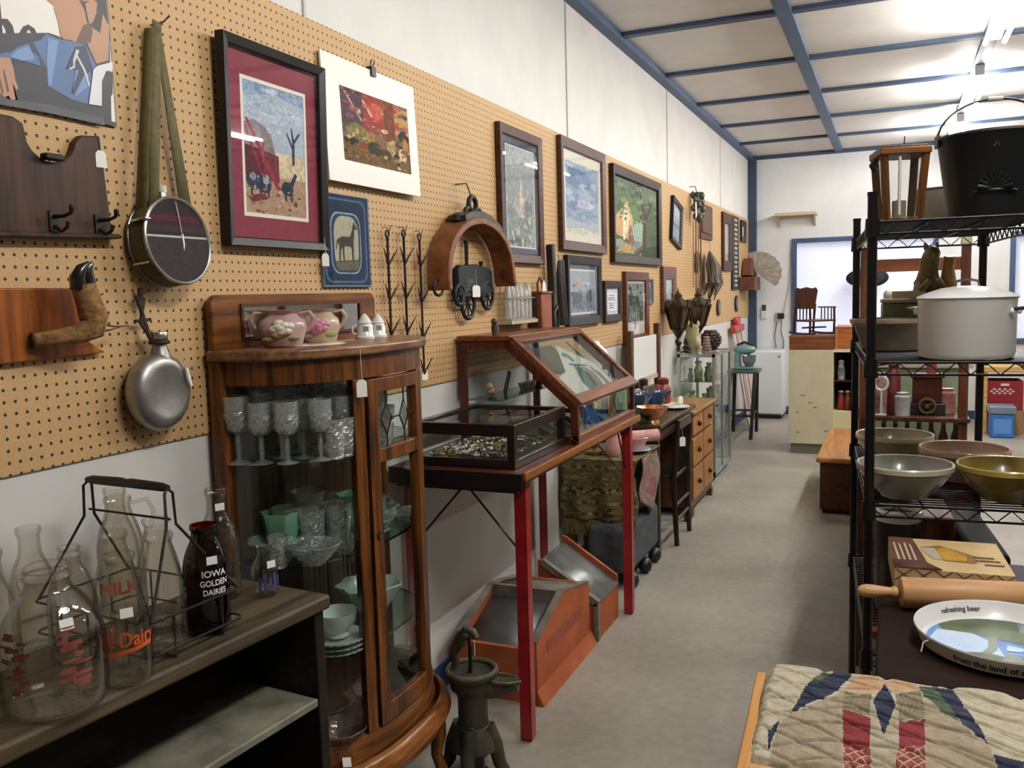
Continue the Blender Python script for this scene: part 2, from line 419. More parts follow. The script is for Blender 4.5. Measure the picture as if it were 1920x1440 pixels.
QUILT=[
('navy',[(1.544,1.409),(1.561,1.516),(1.585,1.577),(1.633,1.586),(1.603,1.5),(1.567,1.45)]),
('green',[(1.569,1.542),(1.585,1.577),(1.598,1.579),(1.576,1.529)]),
('navy',[(1.517,1.359),(1.532,1.391),(1.526,1.333),(1.523,1.313)]),
('tan',[(1.544,1.409),(1.622,1.514),(1.632,1.266),(1.531,1.251),(1.526,1.29),(1.532,1.381)]),
('peach',[(1.623,1.522),(1.633,1.57),(1.657,1.589),(1.679,1.574),(1.685,1.568),(1.713,1.594),(1.731,1.577),(1.739,1.545),(1.7,1.535),(1.683,1.552),(1.665,1.515)]),
('floral',[(1.623,1.519),(1.645,1.504),(1.665,1.508),(1.664,1.433),(1.623,1.428)]),
('floral',[(1.7,1.52),(1.739,1.549),(1.746,1.466),(1.706,1.448)]),
('red',[(1.623,1.435),(1.664,1.429),(1.665,1.353),(1.629,1.346)]),
('red',[(1.706,1.445),(1.746,1.463),(1.743,1.382),(1.704,1.368)]),
('plaid',[(1.629,1.346),(1.666,1.354),(1.675,1.272),(1.635,1.257)]),
('plaid',[(1.704,1.368),(1.744,1.383),(1.738,1.295),(1.697,1.28)]),
('navy',[(1.684,1.56),(1.701,1.484),(1.684,1.394),(1.667,1.479)]),
('cream2',[(1.663,1.485),(1.684,1.394),(1.706,1.5),(1.705,1.368),(1.695,1.279),(1.677,1.273),(1.666,1.354)]),
('green',[(1.735,1.575),(1.766,1.582),(1.785,1.501),(1.793,1.45),(1.744,1.529)]),
('navy',[(1.76,1.58),(1.789,1.575),(1.811,1.49),(1.826,1.413),(1.795,1.451),(1.78,1.513)]),
('tan',[(1.744,1.525),(1.793,1.454),(1.829,1.397),(1.837,1.343),(1.739,1.296)]),
('navy',[(1.831,1.388),(1.869,1.377),(1.865,1.343),(1.837,1.343)]),
]

# ---------------------------------------------------------------- things hung on the pegboard
PX = .008
# denim man poster (a flat printed metal sign)
PC = {'white': '#efeae2', 'blk': '#0e0d10', 'dark': '#23232c', 'skin': '#b98a68', 'shade': '#5f4036', 'hair': '#2b1f1b', 'denim': '#4f6f9c', 'navy': '#27314a', 'ltdenim': '#7797c4', 'cord': '#c9cbd3', 'wt': '#e6e4ea', 'rail': '#44444a'}
PN = list(PC)
t = thing('poster', 'metal sign picturing a man in a blue denim jacket beside black letters', 'poster', wall(1.35, 2.2, PX))
b = B(); b.box(PX, PX + .006, 1.06, 1.5685, 2.019, 2.6)
b.done('sign_plate', mat('#1b1b22', .4), t)
b = B(); 
b.mi = PN.index('white'); b.add([(.0148, 1.07, 2.03), (.0148, 1.565, 2.03), (.0148, 1.565, 2.59), (.0148, 1.07, 2.59)], [(0, 1, 2, 3)])
for i, (n_, pl) in enumerate(POSTER):
    b.mi = PN.index(n_); pl = [(min(max(y, 1.07), 1.565), z) for y, z in pl]
    b.flat(pl, 0, T(.0151 + i * .00022, 0, 0) @ WALLM)
# the parts of the picture above the frame edge: forehead, hair and the rest of the letters
b.mi = PN.index('skin'); b.flat([(1.404, 2.257), (1.42, 2.30), (1.415, 2.36), (1.43, 2.42), (1.53, 2.42), (1.535, 2.294), (1.5, 2.22)], 0, T(.0153, 0, 0) @ WALLM)
b.mi = PN.index('hair'); b.flat([(1.488, 2.28), (1.49, 2.36), (1.43, 2.40), (1.44, 2.46), (1.52, 2.48), (1.563, 2.42), (1.564, 2.25), (1.55, 2.24), (1.53, 2.3)], 0, T(.0155, 0, 0) @ WALLM)
b.mi = PN.index('blk'); b.rect(1.262, 1.292, 2.12, 2.40, 0, T(.0154, 0, 0) @ WALLM)
b.done('picture', [mat(PC[n_], .45) for n_ in PN], t, flat=True)

# scooped board with coat hooks
t = thing('coat_rack', 'dark wooden board with scooped top edge and iron coat hooks', 'coat rack', wall(1.36, 1.87, PX))
pl = [(1.02, 1.745), (1.522, 1.762), (1.505, 1.988), (1.455, 1.982), (1.438, 1.965)] + [(1.375 + .06 * math.cos(R_(a)), 1.965 - .052 * math.sin(R_(a))) for a in range(20, 161, 20)] + [(1.312, 1.985), (1.29, 1.995), (1.02, 1.995)]
B(WALLM).prism(pl, PX, PX + .02).done('board', wood('#24140c', '#4d2f1c', 'Y', .5), t, bev=.003)
B(WALLM).prism([(1.02, 1.74), (1.53, 1.757), (1.53, 1.768), (1.02, 1.752)], PX, PX + .034).done('ledge', wood('#25170f', '#3d281a', 'Y', .5), t, bev=.003)
B(WALLM).box(1.345, 1.39, 1.915, 1.929, PX + .018, PX + .04).done('hanging_loop', IRON, t, bev=.004)
for y in (1.365, 1.483):
    b = B(T(PX + .02, y, 1.785)); b.box(0, .004, -.011, .011, -.02, .025); 
    b.tube([(.004, 0, .012), (.03, .004, .012), (.045, .008, .018), (.048, .009, .026)], [.005, .004, .004, .006], 8); b.ell((.048, .009, .03), .006, .006, .006, 8, 6)
    b.tube([(.004, 0, -.008), (.02, .003, -.02), (.034, .006, -.012), (.038, .007, 0)], [.005, .004, .004, .005], 8)
    b.done('coat_hook', IRON, t, bev=.001)
tagpart(t, .03, 1.502, 1.985, L=.03, w=.026, h=.038, twist=80)

# felt covered round water bottle on a webbing strap
t = thing('canteen', 'round flat canteen with plaid face, hanging from khaki webbing strap', 'canteen', wall(1.69, 1.76, PX))
CM = T(PX + .012, 1.675, 1.752) @ RY(90)      # local z out of the wall
CK = mat('#5b5433', .85, 0, '#6d6540', 60, .2)
b = B(CM @ RY(-6)); b.lathe([(.001, 0), (.098, 0), (.106, .008), (.108, .03), (.106, .052), (.1, .056)], 48)
b.done('body', mat('#4d4a2c', .85, 0, '#5d5836', 40, .2), t)
b = B(CM @ RY(-6)); b.tube([(.105 * math.cos(a * math.pi / 24), .105 * math.sin(a * math.pi / 24), .057) for a in range(48)], .0045, 8, True); b.done('rim', CHROME, t)
b = B(CM @ RY(-6)); b.tube([(.1065 * math.cos(a * math.pi / 24), .1065 * math.sin(a * math.pi / 24), .004) for a in range(48)], .003, 8, True); b.done('back_rim', STEEL, t)
b = B(CM @ RY(-6)); R0 = .1015
def disc(b, x0, x1, z=.0565):     # slice of the face between two heights (local x is down)
    p = []
    for i in range(13):
        x = x0 + (x1 - x0) * i / 12; p.append((x, math.sqrt(max(0, R0 * R0 - x * x))))
    b.flat(p + [(x, -y) for x, y in p[::-1]], z)
for i, (x0, x1, c) in enumerate(((-R0, -.085, 0), (-.085, -.074, 1), (-.074, -.062, 0), (-.062, -.048, 2), (-.048, -.036, 1), (-.036, -.022, 3), (-.022, -.012, 0), (-.012, -.007, 4), (-.007, R0, 3))):
    b.mi = c; disc(b, x0, x1)
FZ = dict(rough=.95, bump=.3)
b.done('face', [mat('#241d22', col2='#2e262b', scale=80, **FZ), mat('#3b2029', col2='#2e1a22', scale=80, **FZ), mat('#5a2330', col2='#451b27', scale=80, **FZ), mat('#2d2727', col2='#393233', scale=90, **FZ), mat('#b9b4ad', **FZ)], t)
b = B(T(.03, 1.675, 1.752)); b.tube([(0, 0, .105), (0, 0, .128)], [.016, .012], 12); b.done('spout', STEEL, t)
b = B(T(.03, 1.675, 1.752)); b.cyl((0, 0, .126), (0, 0, .142), .014, n=14); b.done('cap', mat('#d8d4c6', .4), t)
b = B()
b.add([(.022, 1.59, 1.765), (.058, 1.59, 1.765), (.045, 1.672, 2.268), (.016, 1.672, 2.268)], [(0, 1, 2, 3)])
b.add([(.06, 1.594, 1.765), (.06, 1.628, 1.775), (.04, 1.70, 2.262), (.04, 1.675, 2.268)], [(0, 1, 2, 3)])
b.add([(.03, 1.742, 1.80), (.03, 1.785, 1.79), (.036, 1.702, 2.268), (.036, 1.682, 2.275)], [(0, 1, 2, 3)])
b.add([(.04, 1.672, 2.262), (.04, 1.70, 2.262), (.036, 1.706, 2.285), (.036, 1.68, 2.29)], [(0, 1, 2, 3)])
b.done('strap', CK, t, solid=.003)
b = B(CM @ RY(-6)); b.box(-.05, -.044, -.108, -.09, .02, .07); b.done('buckle', CHROME, t, bev=.002); b = B(CM @ RY(-6)); b.box(.05, .056, -.1, -.085, .0, .05); b.done('buckle', CHROME, t, bev=.002)
b = B(T(PX, 1.70, 2.285)); b.tube([(0, 0, 0), (.04, .004, .004), (.05, .012, .018)], .0025, 6); b.done('peg_hook', STEEL, t)
b = B(); b.tube([(.075, 1.675, 1.853), (.073, 1.688, 1.80), (.073, 1.692, 1.77)], .0014, 6); b.mi = 1; b.tube([(.074, 1.691, 1.775), (.075, 1.693, 1.75), (.075, 1.689, 1.725)], [.003, .0035, .004], 8)
b.done('price_tag', [STRING, TAG], t, label='rolled white price tag on a string')

# deer foot gun rack
t = thing('deer_foot_rack', 'varnished wooden plank with fishtail end carrying a bent deer foot', 'wall rack', wall(1.35, 1.565, PX))
b = B(WALLM); b.prism([(.95, 1.485), (1.478, 1.497), (1.435, 1.525), (1.46, 1.645), (.95, 1.645)], PX, PX + .02)
b.done('plank', wood('#5d2c12', '#a35f2c', 'Y', .3, .5, 7), t, bev=.003)
b = B(); b.tube([(.04, 1.285, 1.535), (.07, 1.325, 1.54), (.085, 1.36, 1.545), (.095, 1.387, 1.556), (.095, 1.393, 1.58), (.093, 1.386, 1.61), (.09, 1.378, 1.64), (.09, 1.377, 1.652)], [.015, .017, .021, .028, .03, .027, .025, .025], 16)
b.done('deer_leg', mat('#6d4a28', .95, 0, '#a07c4c', 60, .6, stretch=(1, 1, .3)), t)
for s_ in (-.012, .012):
    b = B(); b.tube([(.09, 1.376 + s_, 1.642), (.093, 1.372 + s_, 1.665), (.098, 1.376 + s_ * .6, 1.684), (.104, 1.388 + s_ * .4, 1.698)], [.018, .0165, .012, .003], 12)
    b.done('hoof', mat('#15120f', .25, coat=.4), t)
b = B(); b.tube([(.04, 1.285, 1.535), (.039, 1.282, 1.535)], [.017, .017], 14); b.done('leg_stump', mat('#4a3418', .9), t)
for q in ([(.085, 1.41, 1.566), (.07, 1.47, 1.556), (.05, 1.53, 1.556)], [(.08, 1.41, 1.548), (.06, 1.46, 1.548), (.04, 1.51, 1.553)], [(.09, 1.39, 1.62), (.08, 1.435, 1.63)]):
    b = B(); b.tube(q, [.003, .002, .001][:len(q)], 6); b.done('thong', mat('#4a3420', .9), t)

# aluminium flask
t = thing('flask', 'round aluminium flask with knotted leather thong, hung low on the pegboard', 'flask', wall(1.62, 1.4, PX))
FMx = T(PX + .012, 1.605, 1.393) @ Matrix.Scale(.96, 4) @ RY(90) @ RZ(6)
ALU = mat('#a9a7a3', .42, .85, '#8b8985', 14, .08)
b = B(FMx); b.lathe([(.001, 0), (.075, .001), (.09, .012), (.097, .032), (.09, .052), (.078, .062), (.064, .064), (.058, .062), (.001, .06)], 48, M=Matrix.Diagonal((1.03, .98, 1, 1)))
b.done('body', ALU, t)
b = B(T(.05, 1.618, 1.393)); b.lathe([(.026, .08), (.02, .1), (.0165, .112), (.0165, .124), (.02, .126)], 18, M=RX(0)); b.done('neck', ALU, t)
b = B(T(.05, 1.618, 1.393)); b.lathe([(.019, .126), (.0205, .129), (.0205, .142), (.019, .144), (.001, .144)], 18); b.done('cap', CHROME, t, label='shiny screw cap')
LTH = mat('#2c1d14', .85, 0, '#3a281c', 40, .2)
b = B(); b.tube([(.05, 1.60, 1.512), (.045, 1.592, 1.53), (.035, 1.588, 1.57), (.03, 1.585, 1.60), (.03, 1.575, 1.625)], [.006, .006, .006, .005, .005], 8)
b.tube([(.05, 1.635, 1.512), (.045, 1.6, 1.52), (.036, 1.578, 1.56), (.03, 1.592, 1.595), (.03, 1.598, 1.62)], .005, 8); b.tube([(.03, 1.588, 1.60), (.03, 1.589, 1.645)], [.007, .006], 8)
b.tube([(.03, 1.565, 1.565), (.035, 1.61, 1.568)], .004, 8)
b.tube([(.05 + .021 * math.cos(a * .6283), 1.618 + .021 * math.sin(a * .6283), 1.512) for a in range(10)], .005, 8, True); b.done('thong', LTH, t)
b = B(); b.tube([(.07, 1.635, 1.525), (.082, 1.657, 1.48), (.086, 1.664, 1.44)], .0013, 5); b.mi = 1; b.tube([(.086, 1.664, 1.445), (.088, 1.667, 1.42), (.09, 1.672, 1.40)], [.004, .0055, .004], 8); b.done('price_tag', [STRING, TAG], t, label='rolled white price tag on a string')

# ---------------------------------------------------------------- framed pictures
def shade(c, f):
    v = [int(c[i:i + 2], 16) for i in (1, 3, 5)]
    return '#%02x%02x%02x' % tuple(max(0, min(255, int(q * f))) for q in v)
def paint(c, c2=None): return mat(shade(c, .9) if not c2 else c, .7, 0, c2 or shade(c, 1.12), 60, 0, 0, 0, None, .4, .6, spec=.2)
def daubs(seed, n, pal, x0=0, x1=1, y0=0, y1=1, r0=.008, r1=.03, asp=1.0):
    g = random.Random(seed); o = []
    for i in range(n):
        r_ = g.uniform(r0, r1); o.append((g.choice(pal), blob(g.uniform(x0, x1), g.uniform(y0, y1), r_ * asp * g.uniform(.7, 1.6), r_ * g.uniform(.5, 1.1), 7, seed * 50 + i, .3)))
    return o
def picture(name, label, y0, y1, z0, z1, frame=None, fw=.03, fd=.025, mats=(), art=None, x=PX, roll=0, lean=.0, pane=True, cat='picture', hang=False, tg=None, backing=None, profile=.004):
    yc, zc = (y0 + y1) / 2, (z0 + z1) / 2; w, h = (y1 - y0) / 2, (z1 - z0) / 2
    M = wall(yc, zc, x, roll, lean)
    t = thing(name, label, cat, M)
    d = fd if frame else .004
    if frame:
        b = B(M)
        for a in range(4):
            # mitred moulding
            lw_, lh_ = (w, h) if a % 2 == 0 else (h, w)
            b.add([(-lw_, -lh_, 0), (lw_, -lh_, 0), (lw_ - fw, -lh_ + fw, 0), (-lw_ + fw, -lh_ + fw, 0), (-lw_, -lh_, fd), (lw_, -lh_, fd), (lw_ - fw, -lh_ + fw, fd * .75), (-lw_ + fw, -lh_ + fw, fd * .75)],
                  [(3, 2, 1, 0), (4, 5, 6, 7), (0, 1, 5, 4), (2, 3, 7, 6)], RZ(90 * a))
        b.done('frame', frame, t, bev=profile)
    iw, ih = (w - fw, h - fw) if frame else (w, h)
    zz = .006
    B(M).box(-iw, iw, -ih, ih, .001, zz).done('backing', backing or mat('#8a7a60', .8), t)
    for i, (m_, mw) in enumerate(mats):
        # mat board with its opening
        l, r_, u_, dn = mw if isinstance(mw, tuple) else (mw,) * 4
        ow = last if i else (-iw, iw, -ih, ih)
        oh = (ow[0] + l, ow[1] - r_, ow[2] + dn, ow[3] - u_)
        b = B(M); z = zz + .0012 + .0006 * (len(mats) - i)
        for q in ((ow[0], oh[0], ow[2], ow[3]), (oh[1], ow[1], ow[2], ow[3]), (oh[0], oh[1], ow[2], oh[2]), (oh[0], oh[1], oh[3], ow[3])): b.box(q[0], q[1], q[2], q[3], zz, z)
        b.done('mat_board' if i == 0 else 'inner_mat', m_, t)
        last = oh
    box = last if mats else (-iw, iw, -ih, ih)
    if art:
        b = B(M); cols = []; ax = lambda u: box[0] + u * (box[1] - box[0]); ay = lambda v: box[2] + v * (box[3] - box[2])
        for i, (c, pl) in enumerate(art):
            c = c if isinstance(c, tuple) else (c,)
            mm = paint(*c)
            if mm not in cols: cols.append(mm)
            b.mi = cols.index(mm)
            b.flat([(ax(min(max(u, 0), 1)), ay(min(max(v, 0), 1))) for u, v in pl], zz + .0002 + i * min(.00009, .0012 / len(art)))
        b.done('print', cols, t, flat=True)
    if pane and frame:
        b = B(M); b.rect(-iw, iw, -ih, ih, d * .6); b.done('pane', PICG, t)
    if tg: tagpart(t, tg[0], tg[1], tg[2], None, *tg[3:])
    return t
def R(a, b, c, d): return [(a, b), (c, b), (c, d), (a, d)]
def blob(x, y, rx, ry, n=10, seed=0, j=.15):
    g = random.Random(seed * 97 + 5)
    return [(x + rx * math.cos(2 * math.pi * i / n) * (1 + g.uniform(-j, j)), y + ry * math.sin(2 * math.pi * i / n) * (1 + g.uniform(-j, j))) for i in range(n)]
FB = mat('#16120f', .4, spec=.3); FBR = wood('#351c12', '#573222', 'Z', .45, .05); FDK = wood('#20130e', '#38241a', 'Z', .45, .05)
PICG = glass('#fdfdfd', '#d8dcdc', .035, 4, .01, cap=.6)
farm = [(('#b9c6d3', '#a9b8ca'), R(0, .45, 1, 1)), (('#c4cdd5', '#9fb0c6'), R(0, .75, 1, .88)), ('#8fa3bd', [(0, .88), (.5, .95), (1, .9), (1, 1), (0, 1)]),
    (('#b99a80', '#a5866c'), R(0, 0, 1, .42)), ('#d0c0a0', R(.5, .3, 1, .5)), ('#8d7e80', [(0, .5), (.5, .46), (.42, .66), (.15, .72), (0, .68)]), ('#5c2a33', [(0, .28), (.55, .26), (.55, .47), (0, .52)]), ('#74323c', [(.3, .28), (.54, .27), (.54, .46), (.3, .48)]),
    ('#9c3140', [(.02, .72), (.06, .72), (.58, .2), (.5, .2)]), ('#8c2f3c', [(.0, .66), (.03, .66), (.3, .3), (.25, .3)]), ('#b04a50', [(.28, .55), (.31, .55), (.31, .4), (.28, .4)]),
    ('#3f3c45', [(.78, .42), (.82, .42), (.83, .6), (.95, .7), (.93, .71), (.82, .63), (.79, .72), (.77, .72), (.79, .58), (.7, .68), (.69, .66), (.78, .55)]),
    (('#2c3442', '#434c60'), blob(.14, .25, .13, .07, 12, 1)), (('#38415a', '#242c3c'), blob(.3, .23, .12, .07, 12, 2)), ('#8c8d96', blob(.12, .28, .06, .03, 8, 3)), ('#a6a4a8', blob(.33, .26, .06, .03, 8, 4)), (('#2f4248', '#22303a'), blob(.68, .22, .1, .06, 12, 5)), ('#2c3a44', [(.7, .24), (.78, .24), (.86, .34), (.82, .36), (.74, .28)]),
    ('#3c2f33', R(.08, .13, .11, .22)), ('#3c2f33', R(.22, .12, .25, .22)), ('#3c2f33', R(.35, .13, .38, .22)), ('#33323c', R(.64, .12, .67, .2)), ('#33323c', R(.74, .12, .77, .2)), ('#6e3038', [(.02, .13), (.3, .16), (.36, .12), (.1, .08)]), ('#5a4a46', blob(.82, .1, .03, .03, 8, 6))]
farm += daubs(1, 30, ('#bac7d4', '#b1becc', '#a9b7c8'), 0, 1, .66, 1, .01, .03, 3) + daubs(2, 46, ('#a98c74', '#94785f', '#c2a688', '#8a6f5c', '#7d4a48'), 0, 1, 0, .2, .006, .02, 1.6) + daubs(3, 16, ('#3c4458', '#6d7488', '#2a3040', '#a9abb3'), .04, .45, .18, .3, .008, .02)
picture('framed_print', 'large framed farm scene with wide maroon mat and black frame', 1.9, 2.36, 1.757, 2.322, FB, .028, .032, ((mat('#8a2c40', .75, 0, '#7f283b', 40), (.058, .05, .064, .06)), (mat('#ece4d6', .7), .011)), farm, x=.02, lean=1.5, tg=(.048, 2.325, 1.80, .05, .024, .04, 60))
barn = [(('#6a5a58', '#7d6a60'), R(0, 0, 1, 1)), (('#a2493f', '#8c3a36'), [(.3, .5), (.62, .45), (.6, 1), (.25, 1)]), ('#c25a48', blob(.5, .8, .12, .12, 10, 1)), (('#5d4650', '#4b3a44'), R(0, .4, .3, 1)), ('#b9a08c', [(.05, .95), (.08, .95), (.3, .6), (.27, .6)]), ('#d2b090', [(.3, .9), (.33, .9), (.45, .7), (.42, .7)]),
    (('#6b3a2c', '#8a5236'), R(.62, .35, .78, 1)), (('#b58a52', '#c9a268'), R(.78, .55, 1, .95)), ('#3a2a24', blob(.92, .55, .09, .1, 10, 3)), (('#7a5a3a', '#5d4630'), R(0, 0, 1, .3)), (('#5d6b44', '#87804f'), blob(.2, .45, .17, .1, 12, 4)), (('#a3804e', '#6e5c3c'), blob(.4, .38, .12, .1, 10, 5)),
    ('#39352c', blob(.45, .25, .1, .1, 10, 6)), (('#c2b48c', '#9a7c50'), blob(.7, .3, .07, .1, 10, 7)), ('#4d3a2a', blob(.62, .2, .08, .08, 10, 8)), ('#cdbb98', blob(.88, .25, .06, .12, 10, 9)), ('#8c3f34', blob(.3, .25, .05, .05, 8, 10)), ('#2d2a26', blob(.1, .3, .08, .07, 10, 11)), ('#6c6248', blob(.8, .12, .1, .05, 10, 12)), ('#b07848', blob(.93, .42, .05, .1, 8, 13))]
barn += daubs(4, 90, ('#7d5a38', '#5d4a30', '#a38452', '#8c6b40', '#3a2e24', '#b99c6c', '#6e6a48', '#95543c'), 0, 1, 0, .55, .01, .04) + daubs(5, 40, ('#9a4a42', '#7d5a5c', '#b06a54', '#5d4450', '#c9a888'), 0, 1, .5, 1, .012, .05)
t = picture('unframed_print', 'unframed print of a red barnyard with wide white border', 2.385, 2.975, 1.985, 2.39, None, 0, .004, ((mat('#f1ece2', .42), (.093, .06, .09, .075)),), barn, x=.022, lean=-2.2, backing=mat('#e6dfd0', .6))
b = B(wall(2.69, 2.395, PX)); b.box(-.014, .014, -.025, .008, 0, .022); b.tube([(-.008, .01, .012), (-.01, .03, .02), (.01, .03, .02), (.008, .01, .012)], .002, 6); b.done('bulldog_clip', BLACK, t, bev=.003)
hs = lambda pts: [(u, v) for u, v in pts]
horse = [(('#1d3350', '#233d5e'), R(0, 0, 1, 1)), ('#4d6c8c', rrect(.04, .96, .03, .97, .12)), (('#1c3553', '#16283f'), rrect(.07, .93, .05, .95, .12)), ('#8fa6b4', rrect(.17, .83, .13, .82, .16)), ('#2a4058', rrect(.19, .81, .145, .8, .15)), (('#bdb79c', '#aaa68c'), rrect(.24, .77, .17, .78, .18)), (('#6d6a54', '#5a5846'), [(.26, .27), (.77, .3), (.77, .2), (.7, .17), (.32, .17), (.26, .22)]),
    ('#3f3a33', [(.32, .52), (.42, .55), (.58, .55), (.63, .62), (.66, .7), (.69, .74), (.7, .7), (.75, .66), (.74, .63), (.69, .64), (.68, .56), (.66, .5), (.66, .44), (.65, .26), (.62, .26), (.61, .42), (.58, .44), (.46, .44), (.45, .4), (.45, .26), (.42, .26), (.41, .42), (.38, .4), (.36, .26), (.33, .26), (.34, .44), (.31, .48), (.29, .4), (.27, .4), (.29, .5)])]
picture('horse_picture', 'small blue bordered picture of a standing dark horse', 2.355, 2.635, 1.645, 1.95, mat('#7f9098', .35, .3), .006, .012, (), horse, tg=None)
cath = [(('#8f979b', '#a7aca9'), R(0, 0, 1, 1)), ('#aab0ae', R(0, .8, 1, 1)), (('#7c8586', '#98a09c'), blob(.3, .25, .28, .22, 14, 1)), (('#6d7674', '#a4a9a2'), blob(.7, .2, .25, .2, 14, 2)), ('#c6b8a4', [(.52, .78), (.56, .62), (.6, .5), (.62, .3), (.4, .3), (.44, .5), (.48, .62)]), ('#d6c8b4', [(.52, .72), (.55, .5), (.56, .35), (.47, .35), (.49, .5)]), ('#b5ada0', blob(.36, .42, .12, .08, 10, 4)), ('#566062', blob(.5, .04, .45, .04, 14, 5)), ('#c3c7c2', blob(.25, .14, .1, .05, 9, 6)), ('#70797a', blob(.78, .4, .14, .1, 10, 7))]
cath += daubs(6, 70, ('#8d9694', '#b3b8b2', '#6f7a7a', '#a3a89c', '#c3beb0'), 0, 1, 0, .6, .015, .05) + daubs(7, 10, ('#d2c6b4', '#bfae9a'), .42, .6, .3, .75, .01, .03)
picture('framed_print', 'tall narrow framed grey spire print with navy mat and brown frame', 3.74, 4.27, 1.757, 2.395, FBR, .045, .03, ((mat('#333b4e', .75), (.05, .025, .035, .03)), (mat('#d9dad6', .7), .008)), cath)
sky = [(('#8fa2bd', '#9fb0c8'), R(0, 0, 1, 1)), (('#6c85ab', '#8299bb'), [(.1, .95), (.6, .9), (1, .75), (1, .5), (.5, .62), (0, .7)]), (('#b5bfce', '#a5b2c6'), blob(.65, .6, .3, .08, 12, 1)), ('#c6ccd6', blob(.55, .45, .35, .06, 12, 2)), (('#a9b2c0', '#bcc4cd'), R(0, 0, 1, .2)), ('#d5cfb8', [(0, .06), (.5, .1), (1, .04), (1, 0), (0, 0)])]
sky += daubs(8, 50, ('#a9b6c9', '#8599b8', '#bcc6d3', '#7389ae', '#9aabc2'), 0, 1, .2, 1, .02, .07, 2)
picture('framed_print', 'brown framed seascape of blue sky with wide cream mat', 4.55, 5.36, 1.845, 2.46, FBR, .055, .03, ((mat('#e6dfcc', .7), (.06, .045, .06, .045)),), sky)
dock = [(('#7d8b9b', '#8c98a5'), R(0, 0, 1, 1)), (('#98a4ae', '#acb4ba'), R(0, .5, 1, 1)), ('#b7a88e', blob(.35, .75, .12, .1, 10, 1)), ('#4a5560', R(.1, .1, .2, .5)), ('#525e6c', blob(.3, .3, .2, .2, 12, 2)), ('#39434f', blob(.75, .35, .12, .22, 12, 3)), ('#6c7886', blob(.5, .15, .4, .1, 12, 4)), ('#c0c6ca', blob(.65, .7, .2, .04, 10, 5))]
dock += daubs(9, 50, ('#6d7b88', '#8d99a4', '#5a6672', '#a9b1b6', '#495460'), 0, 1, 0, .7, .015, .05)
picture('framed_print', 'black framed misty blue print standing on top of the slant front showcase', 4.62, 5.24, 1.42, 1.82, FB, .05, .03, ((mat('#4b5160', .75), (.03, .02, .025, .012)), (mat('#dcdcd8', .7), .012)), dock)
glade = [(('#4c5a44', '#5c6a52'), R(0, 0, 1, 1)), (('#5f6e5c', '#6d7a68'), R(0, .7, 1, 1)), (('#5a7a4e', '#6e8a5a'), blob(.4, .55, .2, .25, 12, 1)), (('#8fa596', '#a8b9a4'), blob(.55, .32, .14, .18, 12, 2)), (('#c09a6c', '#d0b088'), [(.04, .25), (.06, .5), (.2, .62), (.3, .72), (.36, .6), (.42, .48), (.4, .2)]), ('#e2cfa8', [(.2, .5), (.27, .66), (.33, .55), (.3, .3), (.22, .25)]), ('#e8dcc0', R(.2, .2, .25, .48)), (('#584438', '#4a3a30'), [(.62, .1), (.72, .12), (.74, .5), (.9, .78), (.86, .8), (.72, .6), (.6, .9), (.56, .9), (.66, .55)]), ('#6a5a48', [(.3, .88), (.34, .9), (.62, .6), (.64, .52)]),
    ('#8a6a6a', blob(.36, .28, .05, .12, 10, 3)), ('#8c4a42', blob(.35, .2, .04, .06, 8, 4)), (('#b08c58', '#c6a06a'), [(.05, .04), (.35, .16), (.5, .1), (.4, .02)]), ('#9aa09a', blob(.12, .14, .1, .06, 10, 5)), ('#7e858c', blob(.5, .15, .08, .05, 10, 6)), (('#33402f', '#3f4c38'), [(.5, 0), (1, 0), (1, .2), (.7, .12), (.55, .08)]), ('#4a5a44', blob(.9, .25, .1, .1, 10, 7))]
glade += daubs(10, 90, ('#4f6048', '#62745a', '#3f4f3c', '#7a8c6c', '#546650'), 0, 1, .45, 1, .012, .045) + daubs(11, 50, ('#b79c70', '#8f8468', '#7e8a84', '#a3836a', '#6d7a74'), 0, .6, 0, .22, .008, .025) + daubs(12, 12, ('#cfae80', '#b08a60', '#e0c8a0'), .06, .4, .25, .6, .01, .03)
picture('framed_painting', 'dark framed painting of a cottage and big tree in green woods', 5.51, 6.79, 1.80, 2.43, FDK, .06, .035, (), glade, pane=False)
samp = [('#e8e6ea', R(0, 0, 1, 1)), ('#a35a6a', R(.25, .78, .75, .83)), ('#5a5f8c', R(.2, .64, .8, .7)), ('#9c5566', R(.15, .55, .85, .6)), ('#8a5a78', R(.2, .38, .8, .43)), ('#55598a', R(.25, .28, .75, .33)), ('#6d6f9a', R(.3, .14, .7, .22))]
picture('framed_sampler', 'small black framed sampler with lines of red and blue lettering', 5.32, 5.69, 1.415, 1.68, FDK, .05, .025, ((mat('#d4d2d8', .7), .02),), samp)
wood_ = [(('#5f6860', '#4d564e'), R(0, 0, 1, 1)), ('#8c9690', R(0, .7, 1, 1)), ('#39423c', R(.2, .2, .28, .9)), ('#3d463f', R(.6, .15, .7, .95)), (('#77806f', '#69735f'), blob(.45, .3, .3, .15, 12, 2)), ('#2f3832', R(.4, .3, .45, .8)), ('#a0a89c', blob(.5, .75, .2, .08, 10, 3))]
wood_ += daubs(13, 70, ('#56605a', '#7d877e', '#3f4842', '#9aa39a', '#68726a'), 0, 1, 0, 1, .015, .05)
t = picture('framed_print', 'brown framed woodland print with a big numeral on its lower margin', 5.78, 6.39, 1.245, 1.745, wood('#4a2818', '#6e4026', 'Z', .4, .3), .06, .03, ((mat('#d6cfc0', .7), (.03, .03, .02, .09)),), wood_)
B(wall(6.06, 1.375, PX + .011)).text('3', .1).done('numeral', mat('#2a2523', .7), t)
